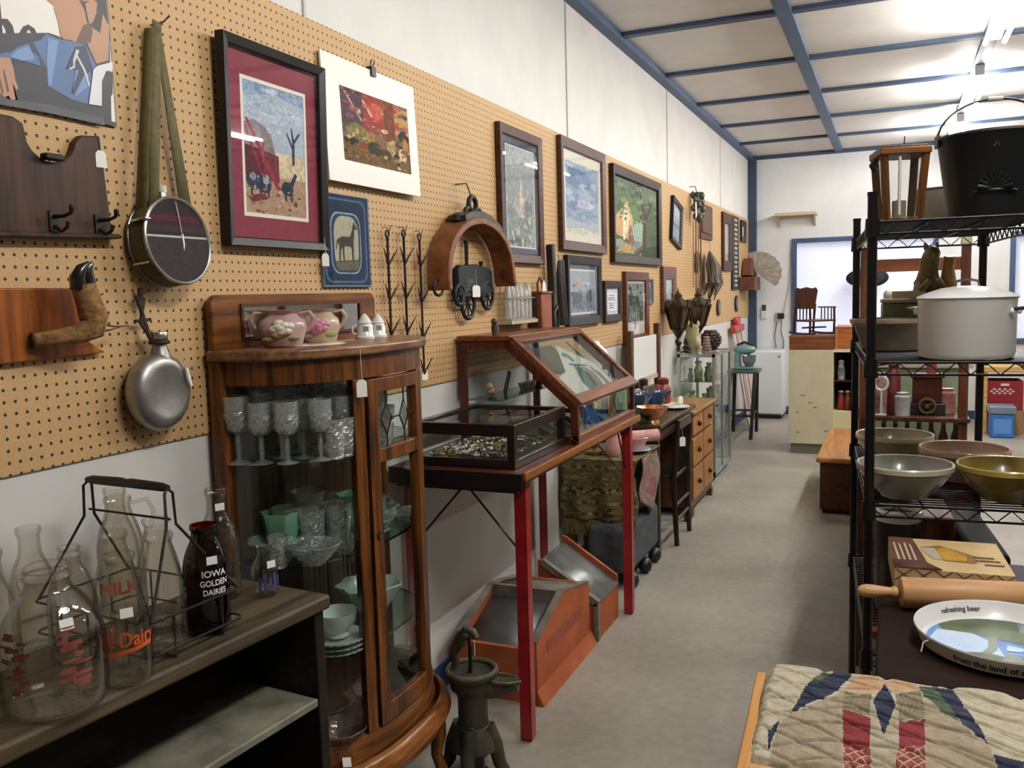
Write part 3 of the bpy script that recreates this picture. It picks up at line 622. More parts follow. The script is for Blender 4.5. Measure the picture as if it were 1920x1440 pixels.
picture('small_picture', 'tiny grey picture beside the woodland print', 6.43, 6.57, 1.51, 1.70, mat('#5a5a5c', .4), .02, .02, (), [('#8d99a2', R(0, 0, 1, 1)), ('#5d6a72', blob(.5, .4, .3, .3, 10, 1))])
picture('framed_photo', 'small crooked black frame with a pale blue landscape', 7.2, 7.56, 1.985, 2.355, FB, .04, .03, (), [('#98a3b8', R(0, 0, 1, 1)), (('#5c6674', '#6d7785'), R(0, .38, 1, .5)), ('#b6bfcb', R(0, .7, 1, 1)), ('#7d8794', [(.4, 0), (.6, 0), (.55, .38), (.45, .38)])], roll=-12)
t = thing('carved_plaque', 'plain dark wooden plaque between wind chime and tall frame', 'plaque', wall(8.65, 2.26, PX)); M = RM[t]
B(M).prism(rrect(-.32, .32, -.165, .165, .03), 0, .02).done('board', wood('#3d2216', '#5a3522', 'Z', .5), t, bev=.004); B(M).prism(rrect(-.24, .24, -.11, .11, .02), .02, .03).done('carving', wood('#442818', '#63402a', 'Z', .5), t, bev=.005)
picture('framed_mirror', 'brown framed narrow mirror behind the brass lanterns', 6.84, 7.3, 1.44, 1.80, wood('#4f2c1a', '#73452a', 'Z', .4), .1, .03, (), [('#b9c0c2', R(0, 0, 1, 1)), ('#7c868a', R(0, 0, .4, 1))], cat='mirror')
t = thing('round_mirror', 'small round dark rimmed mirror under the crooked wind chime', 'mirror', wall(8.25, 1.865, PX)); M = RM[t]
b = B(M); b.tube([(.15 * math.cos(a * .2618), .085 * math.sin(a * .2618), .012) for a in range(24)], .014, 8, True); b.done('rim', mat('#4a3a22', .5, .3), t)
B(M).flat([(.15 * math.cos(a * .2618), .085 * math.sin(a * .2618)) for a in range(24)], .008).done('mirror_face', mat('#9aa29a', .15, .8), t)
picture('framed_mirror', 'tall narrow brown frame with pale glass near the corner', 9.56, 10.08, 1.81, 2.43, FBR, .11, .03, (), [('#b3a9a4', R(0, 0, 1, 1)), ('#cfc7c2', R(.3, 0, .7, 1))], cat='mirror')
t = thing('thermometer_board', 'long black board with a column of pale marks by the corner', 'sign', wall(10.4, 2.02, PX)); M = RM[t]
B(M).box(-.22, .22, -.42, .42, 0, .02).done('board', mat('#1d1e1c', .5), t, bev=.003)
b = B(M)
for i in range(15): b.box(-.09, .09, -.38 + i * .053, -.355 + i * .053, .02, .022)
b.done('marks', mat('#b9bab0', .6), t)
picture('small_picture', 'small dark frame touching the blue corner post', 10.82, 11.18, 2.17, 2.43, FB, .07, .025, (), [('#c4bfb8', R(0, 0, 1, 1))])
for y, z, r_, l in ((9.34, 1.42, .09, 'small oval dark brown plaque low on the pegboard beyond the lanterns'), (10.5, 1.44, .1, 'small black oval frame lowest by the blue corner post')):
    t = thing('oval_plaque', l, 'plaque', wall(y, z, PX)); M = RM[t]
    B(M).prism([(r_ * math.cos(a * .314), r_ * .95 * math.sin(a * .314)) for a in range(20)], 0, .02).done('plate', mat('#3a2a1c', .5) if r_ < .095 else BLACK, t, bev=.005)
    B(M).prism([(r_ * .6 * math.cos(a * .314), r_ * .6 * math.sin(a * .314)) for a in range(20)], .02, .024).done('medallion', mat('#8a7a5c', .5), t)

# three spiky iron racks
for q, (y, z1, z0, col, l) in enumerate(((2.735, 1.845, 1.38, '#4a1f1c', 'rusty red black iron drying spike rack, leftmost of the three'), (2.85, 1.852, 1.38, '#151212', 'black iron drying spike rack, middle of the three'), (2.968, 1.845, 1.335, '#401a18', 'rusty iron drying spike rack hanging lowest, with a white tag'))):
    t = thing('spike_rack', l, 'iron rack', wall(y, z1, PX), 'pronged iron racks'); M = wall(y, z1, PX)
    mm = mat(col, .6, .3, '#1c1615', 18, .1)
    h = z1 - z0
    b = B(M); b.tube([(0, -.02, .02), (0, -h, .02)], [.005, .0045], 8)
    for i in range(4): b.ell((0, -.11 - i * .125 * h / .465, .02), .008, .012, .008, 8, 6)
    b.done('stem', mm, t)
    b = B(M); b.tube([(.011 * math.cos(a * .785), -.012 + .014 * math.sin(a * .785), .02) for a in range(8)], .004, 6, True); b.done('eye', BLACK, t)
    for i in range(4):
        zz = -.125 - i * .125 * h / .465
        for s_ in (-1, 1): 
            b = B(M); b.tube([(0, zz, .02), (s_ * .02, zz + .028, .026), (s_ * .048, zz + .062, .032)], [.004, .0038, .0015], 6); b.done('prong', mm, t)
    b = B(M); b.tube([(0, .012, 0), (0, .012, .02), (0, -.004, .026), (0, -.002, .03), (.004, .018, .034)], .0022, 6); b.done('peg_hook', STEEL, t)
    if q == 2: tagpart(t, .03, y, z0 + .005, L=.012, w=.03, h=.042, twist=70)

# leather and wood harness bow
t = thing('harness_bow', 'arched brown leather covered harness bow with black iron loop', 'harness', wall(3.46, 1.82, PX))
M = wall(3.36, 1.70, PX)
pts = [(.345 * math.cos(R_(a)) * 1.0, .245 * math.sin(R_(a)) if a > 0 else 0) for a in range(0, 181, 10)]
prof = [(-.312, -.07), (-.314, -.03)] + [(-.312 * math.cos(R_(a)), .215 * math.sin(R_(a))) for a in range(8, 173, 8)] + [(.322, -.03), (.335, -.05)]
def ribbon(b, pts, t_, z0, z1):
    n = len(pts); vs = []; fs = []
    for i, p in enumerate(pts):
        a = pts[max(i - 1, 0)]; c = pts[min(i + 1, n - 1)]; dx, dy = c[0] - a[0], c[1] - a[1]; l = math.hypot(dx, dy); nx, ny = -dy / l * t_ / 2, dx / l * t_ / 2
        vs += [(p[0] + nx, p[1] + ny, z0), (p[0] - nx, p[1] - ny, z0), (p[0] - nx, p[1] - ny, z1), (p[0] + nx, p[1] + ny, z1)]
    for i in range(n - 1):
        for j in range(4): fs.append((i * 4 + j, i * 4 + (j + 1) % 4, i * 4 + 4 + (j + 1) % 4, i * 4 + 4 + j))
    fs += [(3, 2, 1, 0), tuple((n - 1) * 4 + j for j in range(4))]
    return b.add(vs, fs)
LEA = mat('#5d3418', .5, 0, '#85512a', 18, .2)
b = B(M); ribbon(b, prof, .03, .01, .11); b.done('bow', LEA, t, bev=.005)
b = B(M); ribbon(b, [(-.312 * math.cos(R_(a)), .022 + .22 * math.sin(R_(a))) for a in range(62, 136, 8)], .03, .02, .1); b.done('iron_plate', mat('#5c5850', .5, .6, '#2c2a26', 20, .2), t, bev=.003)
for a in (62, 134):
    b = B(M); b.cyl((-.312 * math.cos(R_(a)), .042 + .215 * math.sin(R_(a)), .06), (-.312 * math.cos(R_(a)), .02 + .215 * math.sin(R_(a)), .06), .022, n=10); b.done('rivet', IRON, t)
b = B(M); b.tube([(.035 * math.cos(a * .524), .285 + .032 * math.sin(a * .524), .06) for a in range(12)], .011, 8, True)
b.tube([(.035 * math.cos(a * .524) - .035, .25 + .02 * math.sin(a * .524), .06) for a in range(12)], .01, 8, True); b.tube([(.035 * math.cos(a * .524) + .045, .25 + .02 * math.sin(a * .524), .06) for a in range(12)], .01, 8, True)
b.done('iron_loop', IRON, t)
b = B(M); b.tube([(-.327 + .04 * math.cos(a * .524), -.06 + .03 * math.sin(a * .524), .06) for a in range(12)], .006, 6, True); b2 = B(M); b2.tube([(.33 + .035 * math.cos(a * .524), .0 + .03 * math.sin(a * .524), .06) for a in range(12)], .006, 6, True); b.done('buckle', IRON, t); b2.done('buckle', IRON, t)
b = B(M); b.tube([(-.03, .37, 0), (-.03, .37, .05), (-.01, .32, .06), (0, .325, .06)], .004, 6); b.done('peg_hook', STEEL, t)

# cast iron vehicle silhouette
t = thing('iron_wagon', 'dark cast iron toy wagon silhouette with spoked wheels and white tag', 'iron ornament', wall(3.43, 1.66, PX)); M = wall(3.43, 1.66, PX)
IN = mat('#23272f', .6, .4, '#181a1e', 18, .3)
b = B(M); b.prism([(-.17, -.02), (-.17, .055), (-.15, .075), (-.05, .075), (-.02, .08), (.13, .07), (.165, .05), (.165, -.04), (.12, -.05), (.02, -.055), (-.05, -.06), (-.13, -.06)], .01, .035); b.done('body', IN, t, bev=.004)
for x, y, r_ in ((-.08, -.09, .06), (.115, -.055, .058), (-.16, -.05, .04)):
    b = B(M); b.tube([(x + r_ * math.cos(a * .3927), y + r_ * math.sin(a * .3927), .03) for a in range(16)], .009, 6, True)
    for a in range(4): b.tube([(x + r_ * math.cos(a * .785), y + r_ * math.sin(a * .785), .03), (x - r_ * math.cos(a * .785), y - r_ * math.sin(a * .785), .03)], .004, 6)
    b.ell((x, y, .03), .012, .012, .012, 8, 6); b.done('wheel', IN, t)
b = B(M); b.tube([(-.06, .07, .02), (-.058, .17, .02)], [.008, .009], 8); b.box(-.07, -.047, .165, .18, .012, .028); b.done('funnel', IN, t)
b = B(M); b.tube([(.08, .07, .02), (.082, .095, .02)], [.008, .011], 8); b.done('cap', IN, t)
B(M @ T(-.06, .0, .036)).text('JIM', .05).done('lettering', mat('#6e654c', .5), t)
tagpart(t, .055, 3.40, 1.72, L=.07, w=.05, h=.05, twist=75)

# wire rack of glass tubes
t = thing('tube_rack', 'small wire wall rack holding a row of clear glass tubes', 'rack', wall(3.86, 1.57, PX)); M = wall(3.86, 1.57, PX)
b = B(M)
for z in (.09, .02, -.08): b.tube([(-.15, z, .02), (-.15, z, .07), (.15, z, .07), (.15, z, .02)], .0025, 6)
for x in (-.15, .15): b.tube([(x, .1, .02), (x, -.085, .02)], .0025, 6)
b.done('wire_frame', mat('#9a958a', .4, .7), t)
for i in range(6):
    b = B(M @ T(-.125 + i * .05, -.078, .045) @ RX(-90)); b.lathe([(.001, 0), (.017, .003), (.018, .1), (.016, .13), (.011, .15), (.011, .165)], 12); b.done('glass_tube', CUT, t)
b = B(M); b.box(-.16, .16, -.1, -.084, 0, .08); b.done('shelf', mat('#b7a88c', .6), t)
# brown leather case, black tools
t = thing('leather_case', 'upright reddish brown leather strop case with loop and white tag', 'leather case', wall(4.16, 1.42, PX)); M = wall(4.16, 1.42, PX)
B(M).box(-.07, .075, 0, .2, .015, .075).done('case', mat('#7d3b20', .5, 0, '#96502c', 12, .1), t, bev=.006)
B(M).box(-.085, -.07, 0, .19, .015, .06).done('side_strip', mat('#3a1b12', .5), t, bev=.003)
B(M).box(-.075, .08, .185, .2, .012, .08).done('collar', mat('#6e2f1a', .5), t, bev=.004)
b = B(M); b.tube([(-.03, .19, .04), (-.035, .24, .04), (.0, .27, .04), (.035, .24, .04), (.04, .2, .04)], .006, 8); b.done('loop', mat('#5d2c18', .6), t)
B(M).prism([(.0, .19), (.06, .2), (.05, .24), (.03, .255), (.01, .24)], .05, .052).done('price_tag', TAG, t, label='white paper price tag')
t = thing('iron_tongs', 'tall black iron tongs and paddle leaning upright behind the showcase', 'iron tools', wall(4.4, 1.42, PX)); M = wall(4.4, 1.42, PX)
b = B(M); b.prism([(-.1, .44), (-.06, .445), (-.045, .26), (-.03, 0), (-.11, 0), (-.085, .24)], .02, .06); b.done('paddle', mat('#1e1714', .5), t, bev=.006)
for s_, c in ((0, .05), (1, .09)):
    b = B(M); b.tube([(-.02 + c, .36, .05), (-.03 + c, .29, .05), (-.02 + c, .16, .05), (.01 + c, .02, .05)], [.012, .018, .02, .022], 8); b.done('tong_arm', mat('#1a1513', .5, 0, '#2f2822', 15), t)
b = B(M); b.tube([(.03, .36, .05), (.035, .39, .04), (.05, .36, .05)], .004, 6); b.done('ring', STEEL, t)
b = B(M); b.tube([(-.1, 0, .06), (-.11, .09, .06), (-.06, .12, .06), (-.04, .05, .06), (-.05, 0, .06)], .012, 8); b.done('leather_boot', mat('#17100d', .5), t)
# wind chime
t = thing('wind_chime', 'grey metal wind chime with long thin chains near the corner', 'wind chime', wall(8.0, 2.35, PX)); M = wall(8.0, 2.35, PX)
b = B(M @ T(0, 0, .075))
g = random.Random(3)
for i in range(16):
    a = i * 2.4; rr = .05 * math.sqrt((i % 8 + 1) / 8); zc_ = -.11 + i * .0145
    b.ell((rr * math.cos(a), zc_, rr * math.sin(a)), .022, .034, .022, 8, 6)
b.tube([(0, -.12, 0), (0, .13, 0)], .03, 8)
b.done('cast_top', mat('#6f6c64', .45, .6, '#3b3935', 12), t)
b = B(M); b.tube([(-.03, .18, 0), (-.03, .18, .05), (0, .13, .06)], .005, 6); b.done('peg_hook', STEEL, t)
for i in range(4):
    b = B(M); b.tube([(-.16 + i * .11, -.12, .06), (-.17 + i * .11, -.72 - .04 * (i % 2), .06)], .006, 6); b.done('chain', mat('#6a4a38' if i % 2 else '#a08a6a', .5, .5), t)
B(M).flat([(-.22, .02), (-.16, .03), (-.15, -.09), (-.2, -.12)], .09).done('price_tag', TAG, t, label='white paper price tag')
# bundle of dried corn
t = thing('corn_bundle', 'hanging bundle of dark dried cornstalk leaves on the pegboard', 'dried bundle', wall(8.65, 1.72, PX)); M = wall(8.65, 1.72, PX)
g = random.Random(4)
DRY = [mat('#5a5048', .9, 0, '#8a7d6c', 14, .2), mat('#43382f', .9), mat('#4d3a34', .9)]
for i in range(22):
    b = B(M); a = g.uniform(-1, 1); l = g.uniform(.25, .44)
    b.tube([(a * .03, .25, .05), (a * .2, .12, .06 + g.uniform(0, .05)), (a * .3, -.05, .07 + g.uniform(0, .06)), (a * .3 + g.uniform(-.1, .1), .2 - l, .05)], [.01, .02, .022, .004], 6); b.done('dry_leaf', DRY[i % 3], t)
b = B(M); b.tube([(0, .35, 0), (0, .34, .05), (0, .25, .055)], .004, 6); b.done('hanger', mat('#c0b088', .6), t)
# wall box with fan of feathers at corner
t = thing('wicker_fan', 'grey pleated half round fan on a brown box at the corner', 'fan', wall(11.0, 1.75, PX)); M = wall(11.05, 1.72, PX)
B(M).box(-.3, .2, -.13, .03, 0, .18).done('box', mat('#5a3024', .6, 0, '#6e4030', 8), t, bev=.006)
B(M).prism([(-.15, .05), (.1, .03), (.1, .2), (0, .26), (-.1, .2)], .01, .12).done('holder', mat('#6b4030', .7), t, bev=.006)
b = B(M @ T(.05, .08, .15)); n_ = 16
b.add([(0, 0, 0)] + [(.1 * math.cos(R_(-40 + 150 * i / n_)), .26 * math.sin(R_(-40 + 150 * i / n_)), .28 * math.cos(R_(-40 + 150 * i / n_)) + .02 * (i % 2)) for i in range(n_ + 1)], [(0, i + 1, i + 2) for i in range(n_)])
b.done('fan', mat('#83796c', .8, 0, '#a0968a', 14, .2), t, solid=.006, flat=True)

# ---------------------------------------------------------------- foreground bookcase and milk bottles
BZ = .91
BA = R_(-5.6)
BC = wood('#100c09', '#241b15', 'Y', .6, .0, 8)
t = thing('bookcase', 'low dark wooden bookcase in the left foreground, topped with milk bottles', 'bookcase', T(.475, 1.675, 0) @ RZ(-5.6)); M = RM[t]
# local: -x toward the wall, -y toward the viewer
b = B(M); b.box(-.335, 0, -1.5, 0, BZ - .035, BZ); b.done('top', wood('#2a2317', '#5d503a', 'Y', .55, .0, 7), t, bev=.008)
for y, n_ in ((-.045, 'side'), (-1.5, 'side')): B(M).box(-.325, -.012, y, y + .03, 0, BZ - .035).done(n_, BC, t, bev=.003)
B(M).box(-.33, -.32, -1.48, -.02, .02, BZ - .04).done('back', BC, t)
B(M).box(-.32, -.02, -1.47, -.05, .03, .055).done('shelf', BC, t)
b = B(M @ T(-.01, -.05, .65) @ RX(0)); b.box(-.24, 0, -1.2, 0, 0, .02); b.done('shelf', mat('#56544a', .6, 0, '#85826f', 9, .1), t, bev=.004, label='grey weathered shelf board')

def bottle_prof(R0, H, neck=.019, kind='quart'):
    if kind == 'jug': p = [(.001, .006), (R0 * .5, .004), (R0 * .8, 0), (R0 * .94, .006), (R0, .02), (R0, .40 * H), (R0 * .97, .52 * H), (R0 * .86, .64 * H), (R0 * .66, .75 * H), (R0 * .48, .82 * H), (R0 * .42, .85 * H), (R0 * .42, .9 * H), (R0 * .47, .91 * H), (R0 * .47, .93 * H), (R0 * .4, .94 * H), (R0 * .4, .96 * H), (R0 * .45, .97 * H), (R0 * .45, .99 * H), (R0 * .38, H)]
    elif kind == 'round': p = [(.001, .006), (R0 * .8, 0), (R0 * .95, .005), (R0, .015), (R0, .55 * H), (R0 * .96, .64 * H), (R0 * .82, .75 * H), (R0 * .62, .84 * H), (R0 * .54, .89 * H), (R0 * .53, .94 * H), (R0 * .58, .95 * H), (R0 * .6, .975 * H), (R0 * .56, H)]
    elif kind == 'tall': p = [(.001, .006), (R0 * .8, 0), (R0 * .95, .005), (R0, .015), (R0, .48 * H), (R0 * .94, .56 * H), (R0 * .72, .68 * H), (R0 * .52, .76 * H), (R0 * .46, .82 * H), (R0 * .46, .93 * H), (R0 * .53, .945 * H), (R0 * .54, .985 * H), (R0 * .5, H)]
    else: p = [(.001, .006), (R0 * .8, 0), (R0 * .95, .005), (R0, .015), (R0, .42 * H), (R0 * .97, .5 * H), (R0 * .83, .62 * H), (R0 * .63, .76 * H), (R0 * .54, .85 * H), (R0 * .5, .9 * H), (R0 * .5, .93 * H), (R0 * .57, .94 * H), (R0 * .59, .975 * H), (R0 * .54, H)]
    q = []
    for i in range(len(p) - 1):       # inner wall gives the rim and base their thickness
        q.append(p[i])
    q.append(p[-1])
    inner = [(max(.001, r - .0035), min(z, H - .001) + (.004 if z < .01 else 0)) for r, z in p[::-1]]
    return q, inner
BOT = glass('#fbfaf6', '#6a655b', .085, 4.2, .03, .1, 40)
BOT2 = glass('#fdfcfa', '#c5c1b8', .03, 3.2, .03)
ORNG = mat('#c9541f', .6); REDP = mat('#8c2f28', .6, 0, '#a84436', 40)
def bottle(name, label, x, y, R0, H, kind, rot=0, prints=(), tagz=None, taga=0, mats=(BOT, BOT2), z=BZ, sq=None, group=None, cat='bottle', pm=None):
    M = T(x, y, z) @ RZ(rot)
    t = thing(name, label, cat, M, group)
    q, inner = bottle_prof(R0, H, kind=kind)
    # smooth the outline
    def sm(p):
        o = [p[0]]
        for a, c in zip(p, p[1:]): o += [(a[0] * .75 + c[0] * .25, a[1] * .75 + c[1] * .25), (a[0] * .25 + c[0] * .75, a[1] * .25 + c[1] * .75)]
        return o + [p[-1]]
    b = B(M); b.lathe(sm(q), 32, sq=sq); b.done('glass_body', mats[0], t, ang=80)
    b = B(M); b.lathe(sm(inner), 24, sq=sq); b.done('inner_wall', mats[1], t, ang=80)
    for body, size, zz, ang, m_, sx in prints:
        b = B(M); b.text(body, size, T(0, 0, zz) @ RZ(ang) @ Matrix(((1, 0, 0, 0), (0, 1, 0, 0), (0, 0, 1, 0), (0, 0, 0, 1))), bend=R0 + .0012, bold=size * .02, sx=sx)
        # text() lays arc length on the cylinder and height in z
        b.done('lettering', m_, t)
    if tagz:
        b = B(M @ RZ(taga)); b.add([(tagz[1], -.011, tagz[0]), (tagz[1], .011, tagz[0]), (tagz[2], .011, tagz[0] + .017), (tagz[2], -.011, tagz[0] + .017)], [(0, 1, 2, 3)]); b.done('price_sticker', TAG, t, label='small white price sticker')
    return t
def patches(t, R0, rows, m_, name='red_print'):
    b = B(RM[t])
    for a0, a1, z0, z1 in rows:
        n_ = 5; vs = []
        for i in range(n_ + 1):
            a = R_(a0 + (a1 - a0) * i / n_); vs += [((R0 + .001) * math.cos(a), (R0 + .001) * math.sin(a), z0), ((R0 + .001) * math.cos(a), (R0 + .001) * math.sin(a), z1)]
        b.add(vs, [(2 * i, 2 * i + 2, 2 * i + 3, 2 * i + 1) for i in range(n_)])
    return b.done(name, m_, t)
FA = -38     # angle of the bottle side that looks at the viewer
t = bottle('milk_jug', 'largest clear glass milk jug with faded red print, nearest the viewer', .352, 1.03, .087, .252, 'jug', tagz=(.158, .0885, .082), taga=FA + 16)
g = random.Random(3)
rows = []
for s_ in (FA - 58, FA + 4):
    for i in range(16):
        w = g.uniform(3, 11); c = s_ + 16 + g.uniform(-12, 12); z = .055 + i * .0066; rows.append((c - w, c + w, z, z + g.uniform(.004, .009)))
h_ = len(rows) // 2
for q in (rows[:h_], rows[h_:]): patches(t, .087, q, mat('#74382f', .8, 0, '#8d4d42', 50))
b = B(RM[t] @ RZ(FA - 90)); b.tube([(.034, 0, .235), (.046, 0, .237), (.05, 0, .225), (.046, 0, .21), (.036, 0, .206)], .005, 8); b.done('finger_ring', BOT, t)
t = bottle('milk_bottle', 'clear quart milk bottle with orange dairy lettering beside the big jug', .392, 1.148, .0465, .243, 'quart', prints=(('rt Dairy', .038, .092, FA + 8, ORNG, .85),), tagz=(.133, .046, .0425), taga=FA + 4)
b = B(RM[t]); vs = []
for i in range(13):
    a = R_(FA - 42 + i * 8.5); z = .066 + .012 * (i / 12); vs += [(.0476 * math.cos(a), .0476 * math.sin(a), z - .004), (.0476 * math.cos(a), .0476 * math.sin(a), z + .004)]
b.add(vs, [(2 * i, 2 * i + 2, 2 * i + 3, 2 * i + 1) for i in range(12)])
for i in range(9):
    a = R_(FA - 60 + i * 4.2); z = .075 + (i % 3) * .012; b.add([(.0476 * math.cos(a), .0476 * math.sin(a), z), (.0476 * math.cos(a + .05), .0476 * math.sin(a + .05), z), (.0476 * math.cos(a + .05), .0476 * math.sin(a + .05), z + .022), (.0476 * math.cos(a), .0476 * math.sin(a), z + .022)], [(0, 1, 2, 3)])
b.done('swash', ORNG, t)
AMB = (glass('#a04a26', '#4a1408', .06, 1.3, .03), glass('#a85030', '#55200f', .03, 1.4))
# wire carrier and the bottles in it
CX, CY = .238, 1.318
t = thing('bottle_carrier', 'black wire six bottle carrier with a tall wooden grip handle', 'carrier', T(CX, CY + .012, BZ) @ RZ(-4)); M = RM[t]
hx, hy = .172, .124; WR = .0026
b = B(M)
for z in (.022, .088): b.tube([(u, v, z) for u, v in rrect(-hx, hx, -hy, hy, .02, 4)], WR, 6, True)
b.done('rail', IRON, t)
b = B(M)
for u in (-hx * .66, 0, hx * .66): b.tube([(u, -hy, .088), (u, -hy, .004), (u, hy, .004), (u, hy, .088)], WR, 6)
for v in (-hy * .5, hy * .5): b.tube([(-hx, v, .088), (-hx, v, .004), (hx, v, .004), (hx, v, .088)], WR, 6)
b.done('basket_wire', IRON, t)
for s_ in (-1, 1):
    b = B(M)
    for v in (-1, 1): b.tube([(s_ * hx * .98, v * hy * .9, .088), (s_ * hx * .72, v * .012 - .012, .25), (s_ * hx * .71, v * .01 - .012, .315), (s_ * hx * .68, -.012, .325)], WR * 1.15, 6)
    b.done('handle_wire', IRON, t)
b = B(M); b.tube([(-hx * .71, -.012, .262), (hx * .71, -.012, .262)], WR, 6); b.done('cross_wire', IRON, t)
b = B(M); b.tube([(hx * q, -.012, z) for q, z in ((-.71, .326), (-.6, .327), (-.1, .328), (0, .327), (.1, .328), (.6, .327), (.71, .326))], [.006, .0095, .0105, .009, .0105, .0095, .006], 10); b.done('grip', mat('#161310', .55), t)
cp = lambda u, v: (M @ Vector((u, v, 0))).to_tuple()[:2]
x, y = cp(.120, -.042); bottle('milk_bottle', 'empty clear milk bottle standing in the near corner of the wire carrier', x, y, .0475, .236, 'quart', z=BZ + .0072)
x, y = cp(.118, .074)
bottle('milk_bottle', 'dark amber milk bottle with white lettering, in the wire carrier', x, y, .047, .224, 'round', prints=(('IOWA', .019, .127, FA + 12, WHITE, 1), ('GOLDEN', .0175, .107, FA + 12, WHITE, .86), ('DAIRIES', .017, .088, FA + 12, WHITE, .86)), tagz=(.147, .0475, .0465), taga=FA + 8, mats=AMB, z=BZ + .0072)
x, y = cp(0, -.052); t = bottle('milk_bottle', 'clear milk bottle with red lettering in the middle of the wire carrier', x, y, .047, .23, 'quart', z=BZ + .0072)
b = B(RM[t]); b.text('MILK', .035, T(0, 0, .12) @ RZ(FA), bend=.0485, bold=.001); b.done('lettering', mat('#c0452a', .6), t)
x, y = cp(0, .053); bottle('milk_bottle', 'plain clear milk bottle behind the amber one in the carrier', x, y, .047, .232, 'quart', z=BZ + .0072)
x, y = cp(-.112, .05); t = bottle('glass_jug', 'clear round jug with glass finger handle at the wall end of the carrier', x, y, .049, .27, 'round', z=BZ + .0072)
b = B(RM[t] @ RZ(60)); b.tube([(.03, 0, .25), (.06, 0, .255), (.075, 0, .225), (.066, 0, .19), (.045, 0, .17)], .005, 8); b.done('finger_handle', BOT, t)
for x, y, R0, H, kd, l in ((.075, 1.21, .045, .25, 'tall', 'clear tall necked bottle against the wall, left of the carrier'), (.14, 1.075, .045, .245, 'tall', 'clear bottle with wide lip behind the big jug'), (.212, 1.19, .047, .228, 'jug', 'clear jar with screw threaded neck behind the big jug'),
                           (.06, .99, .045, .25, 'quart', 'clear bottle half cut off by the left edge of the view'), (.235, .90, .05, .21, 'round', 'clear rounded bottle low at the left edge of the view'), (.075, 1.43, .046, .285, 'tall', 'tallest clear bottle standing between carrier and wall')):
    bottle('milk_bottle', l, x, y, R0, H, kd)
bottle('milk_bottle', 'tall clear slender necked bottle by the cabinet, with white sticker on its neck', .235, 1.575, .0475, .262, 'tall', tagz=(.212, .0235, .0235), taga=FA + 10, mats=(glass('#f4f3ee', '#9a968c', .1, 2, .08, .4, 60), BOT2))
t = bottle('small_bottle', 'small clear bottle with blue print at the far end of the bookcase', .33, 1.618, .031, .125, 'tall', tagz=(.072, .0305, .03), taga=FA + 20)
patches(t, .031, [(FA - 40 + i * 22, FA - 28 + i * 22, .018, .05 + .01 * (i % 2)) for i in range(5)], mat('#3a4478', .6), 'blue_print')

# ---------------------------------------------------------------- bow front china cabinet
YC, HW, DP, X0 = 2.21, .41, .34, .02
def outl(tt, d=0.0):
    """plan of the bow: tt from -1 (left end) to 1"""
    a = max(-1, min(1, tt)); x = X0 + (DP - d) * (max(0, 1 - abs(a) ** 2.6)) ** (1 / 2.6)
    return (x, YC + (HW - d) * a)
def ywt(y, d=0): return (y - YC) / (HW - d)
def bow(b, z0, z1, d, th, y0=None, y1=None, n=40):
    t0 = -1 if y0 is None else ywt(y0, d); t1 = 1 if y1 is None else ywt(y1, d)
    if y0 is None or y1 is None:
        u0 = math.asin(t0); u1 = math.asin(t1); ts = [math.sin(u0 + (u1 - u0) * i / n) for i in range(n + 1)]
    else: ts = [t0 + (t1 - t0) * i / n for i in range(n + 1)]
    vs = []
    for q in ts:
        xo, yo = outl(q, d); xi, yi = outl(q, d + th); vs += [(xi, yi, z0), (xo, yo, z0), (xo, yo, z1), (xi, yi, z1)]
    fs = []
    for i in range(n):
        for j in range(4): fs.append((i * 4 + j, i * 4 + (j + 1) % 4, i * 4 + 4 + (j + 1) % 4, i * 4 + 4 + j))
    fs += [(3, 2, 1, 0), (n * 4, n * 4 + 1, n * 4 + 2, n * 4 + 3)]
    return b.add(vs, [f[::-1] for f in fs])
def bowplate(b, z0, z1, d, n=48):
    ts = [math.sin(math.pi * (i / n - .5)) for i in range(n + 1)]
    return b.prism([outl(q, d) for q in ts], z0, z1)
t = thing('china_cabinet', 'oak bow front china cabinet with leaded glass door and mirrored top', 'cabinet', T(.02, YC, 0))
CT = 1.478
OAKH = wood('#452510', '#8a5424', 'Y', .38, .3); OAKV = wood('#2c1607', '#7d481a', 'Z', .38, .3, 10)
b = B(); bowplate(b, CT - .03, CT, 0); b.done('top', wood('#5b3a24', '#97704a', 'Y', .35, .3), t, bev=.008, seg=3)
b = B(); bow(b, CT - .095, CT - .03, .02, .025); b.done('frieze', OAKV, t)
b = B(); bow(b, .29, .36, .015, .03); b.done('base_rail', OAKH, t)
b = B(); bowplate(b, .27, .30, .012); b.done('cabinet_floor', OAKH, t)
b = B()
vs = []; n = 48; PR = [(-.005, .30), (-.02, .285), (-.032, .25), (-.02, .222), (.005, .21)]
for i in range(n + 1):
    q = math.sin(math.pi * (i / n - .5))
    for d, z in PR: x, y = outl(q, d); vs.append((x, y, z))
m_ = len(PR); b.add(vs, [(i * m_ + j, i * m_ + j + 1, (i + 1) * m_ + j + 1, (i + 1) * m_ + j) for i in range(n) for j in range(m_ - 1)])
b.done('base_moulding', wood('#5a2f12', '#97602c', 'Y', .3, .5), t, solid=.012)
DL, DR = 2.075, 2.375      # door edges
for y0, y1, nm in ((2.028, 2.07, 'side_stile'), (2.38, 2.42, 'side_stile')):
    b = B(); bow(b, .36, CT - .095, .015, .03, y0, y1, 6); b.done(nm, OAKV, t, bev=.003)
for y in (YC - HW + .03, YC + HW - .03):
    B().box(.02, .062, y - .022, y + .022, .21, CT - .03).done('back_post', OAKV, t, bev=.003)
for y in (YC - HW + .03, YC + HW - .03):
    b = B(); b.tube([(.05, y, .0), (.06, y, .1), (.055, y, .22)], [.02, .018, .026], 10); b.done('leg', OAKV, t)
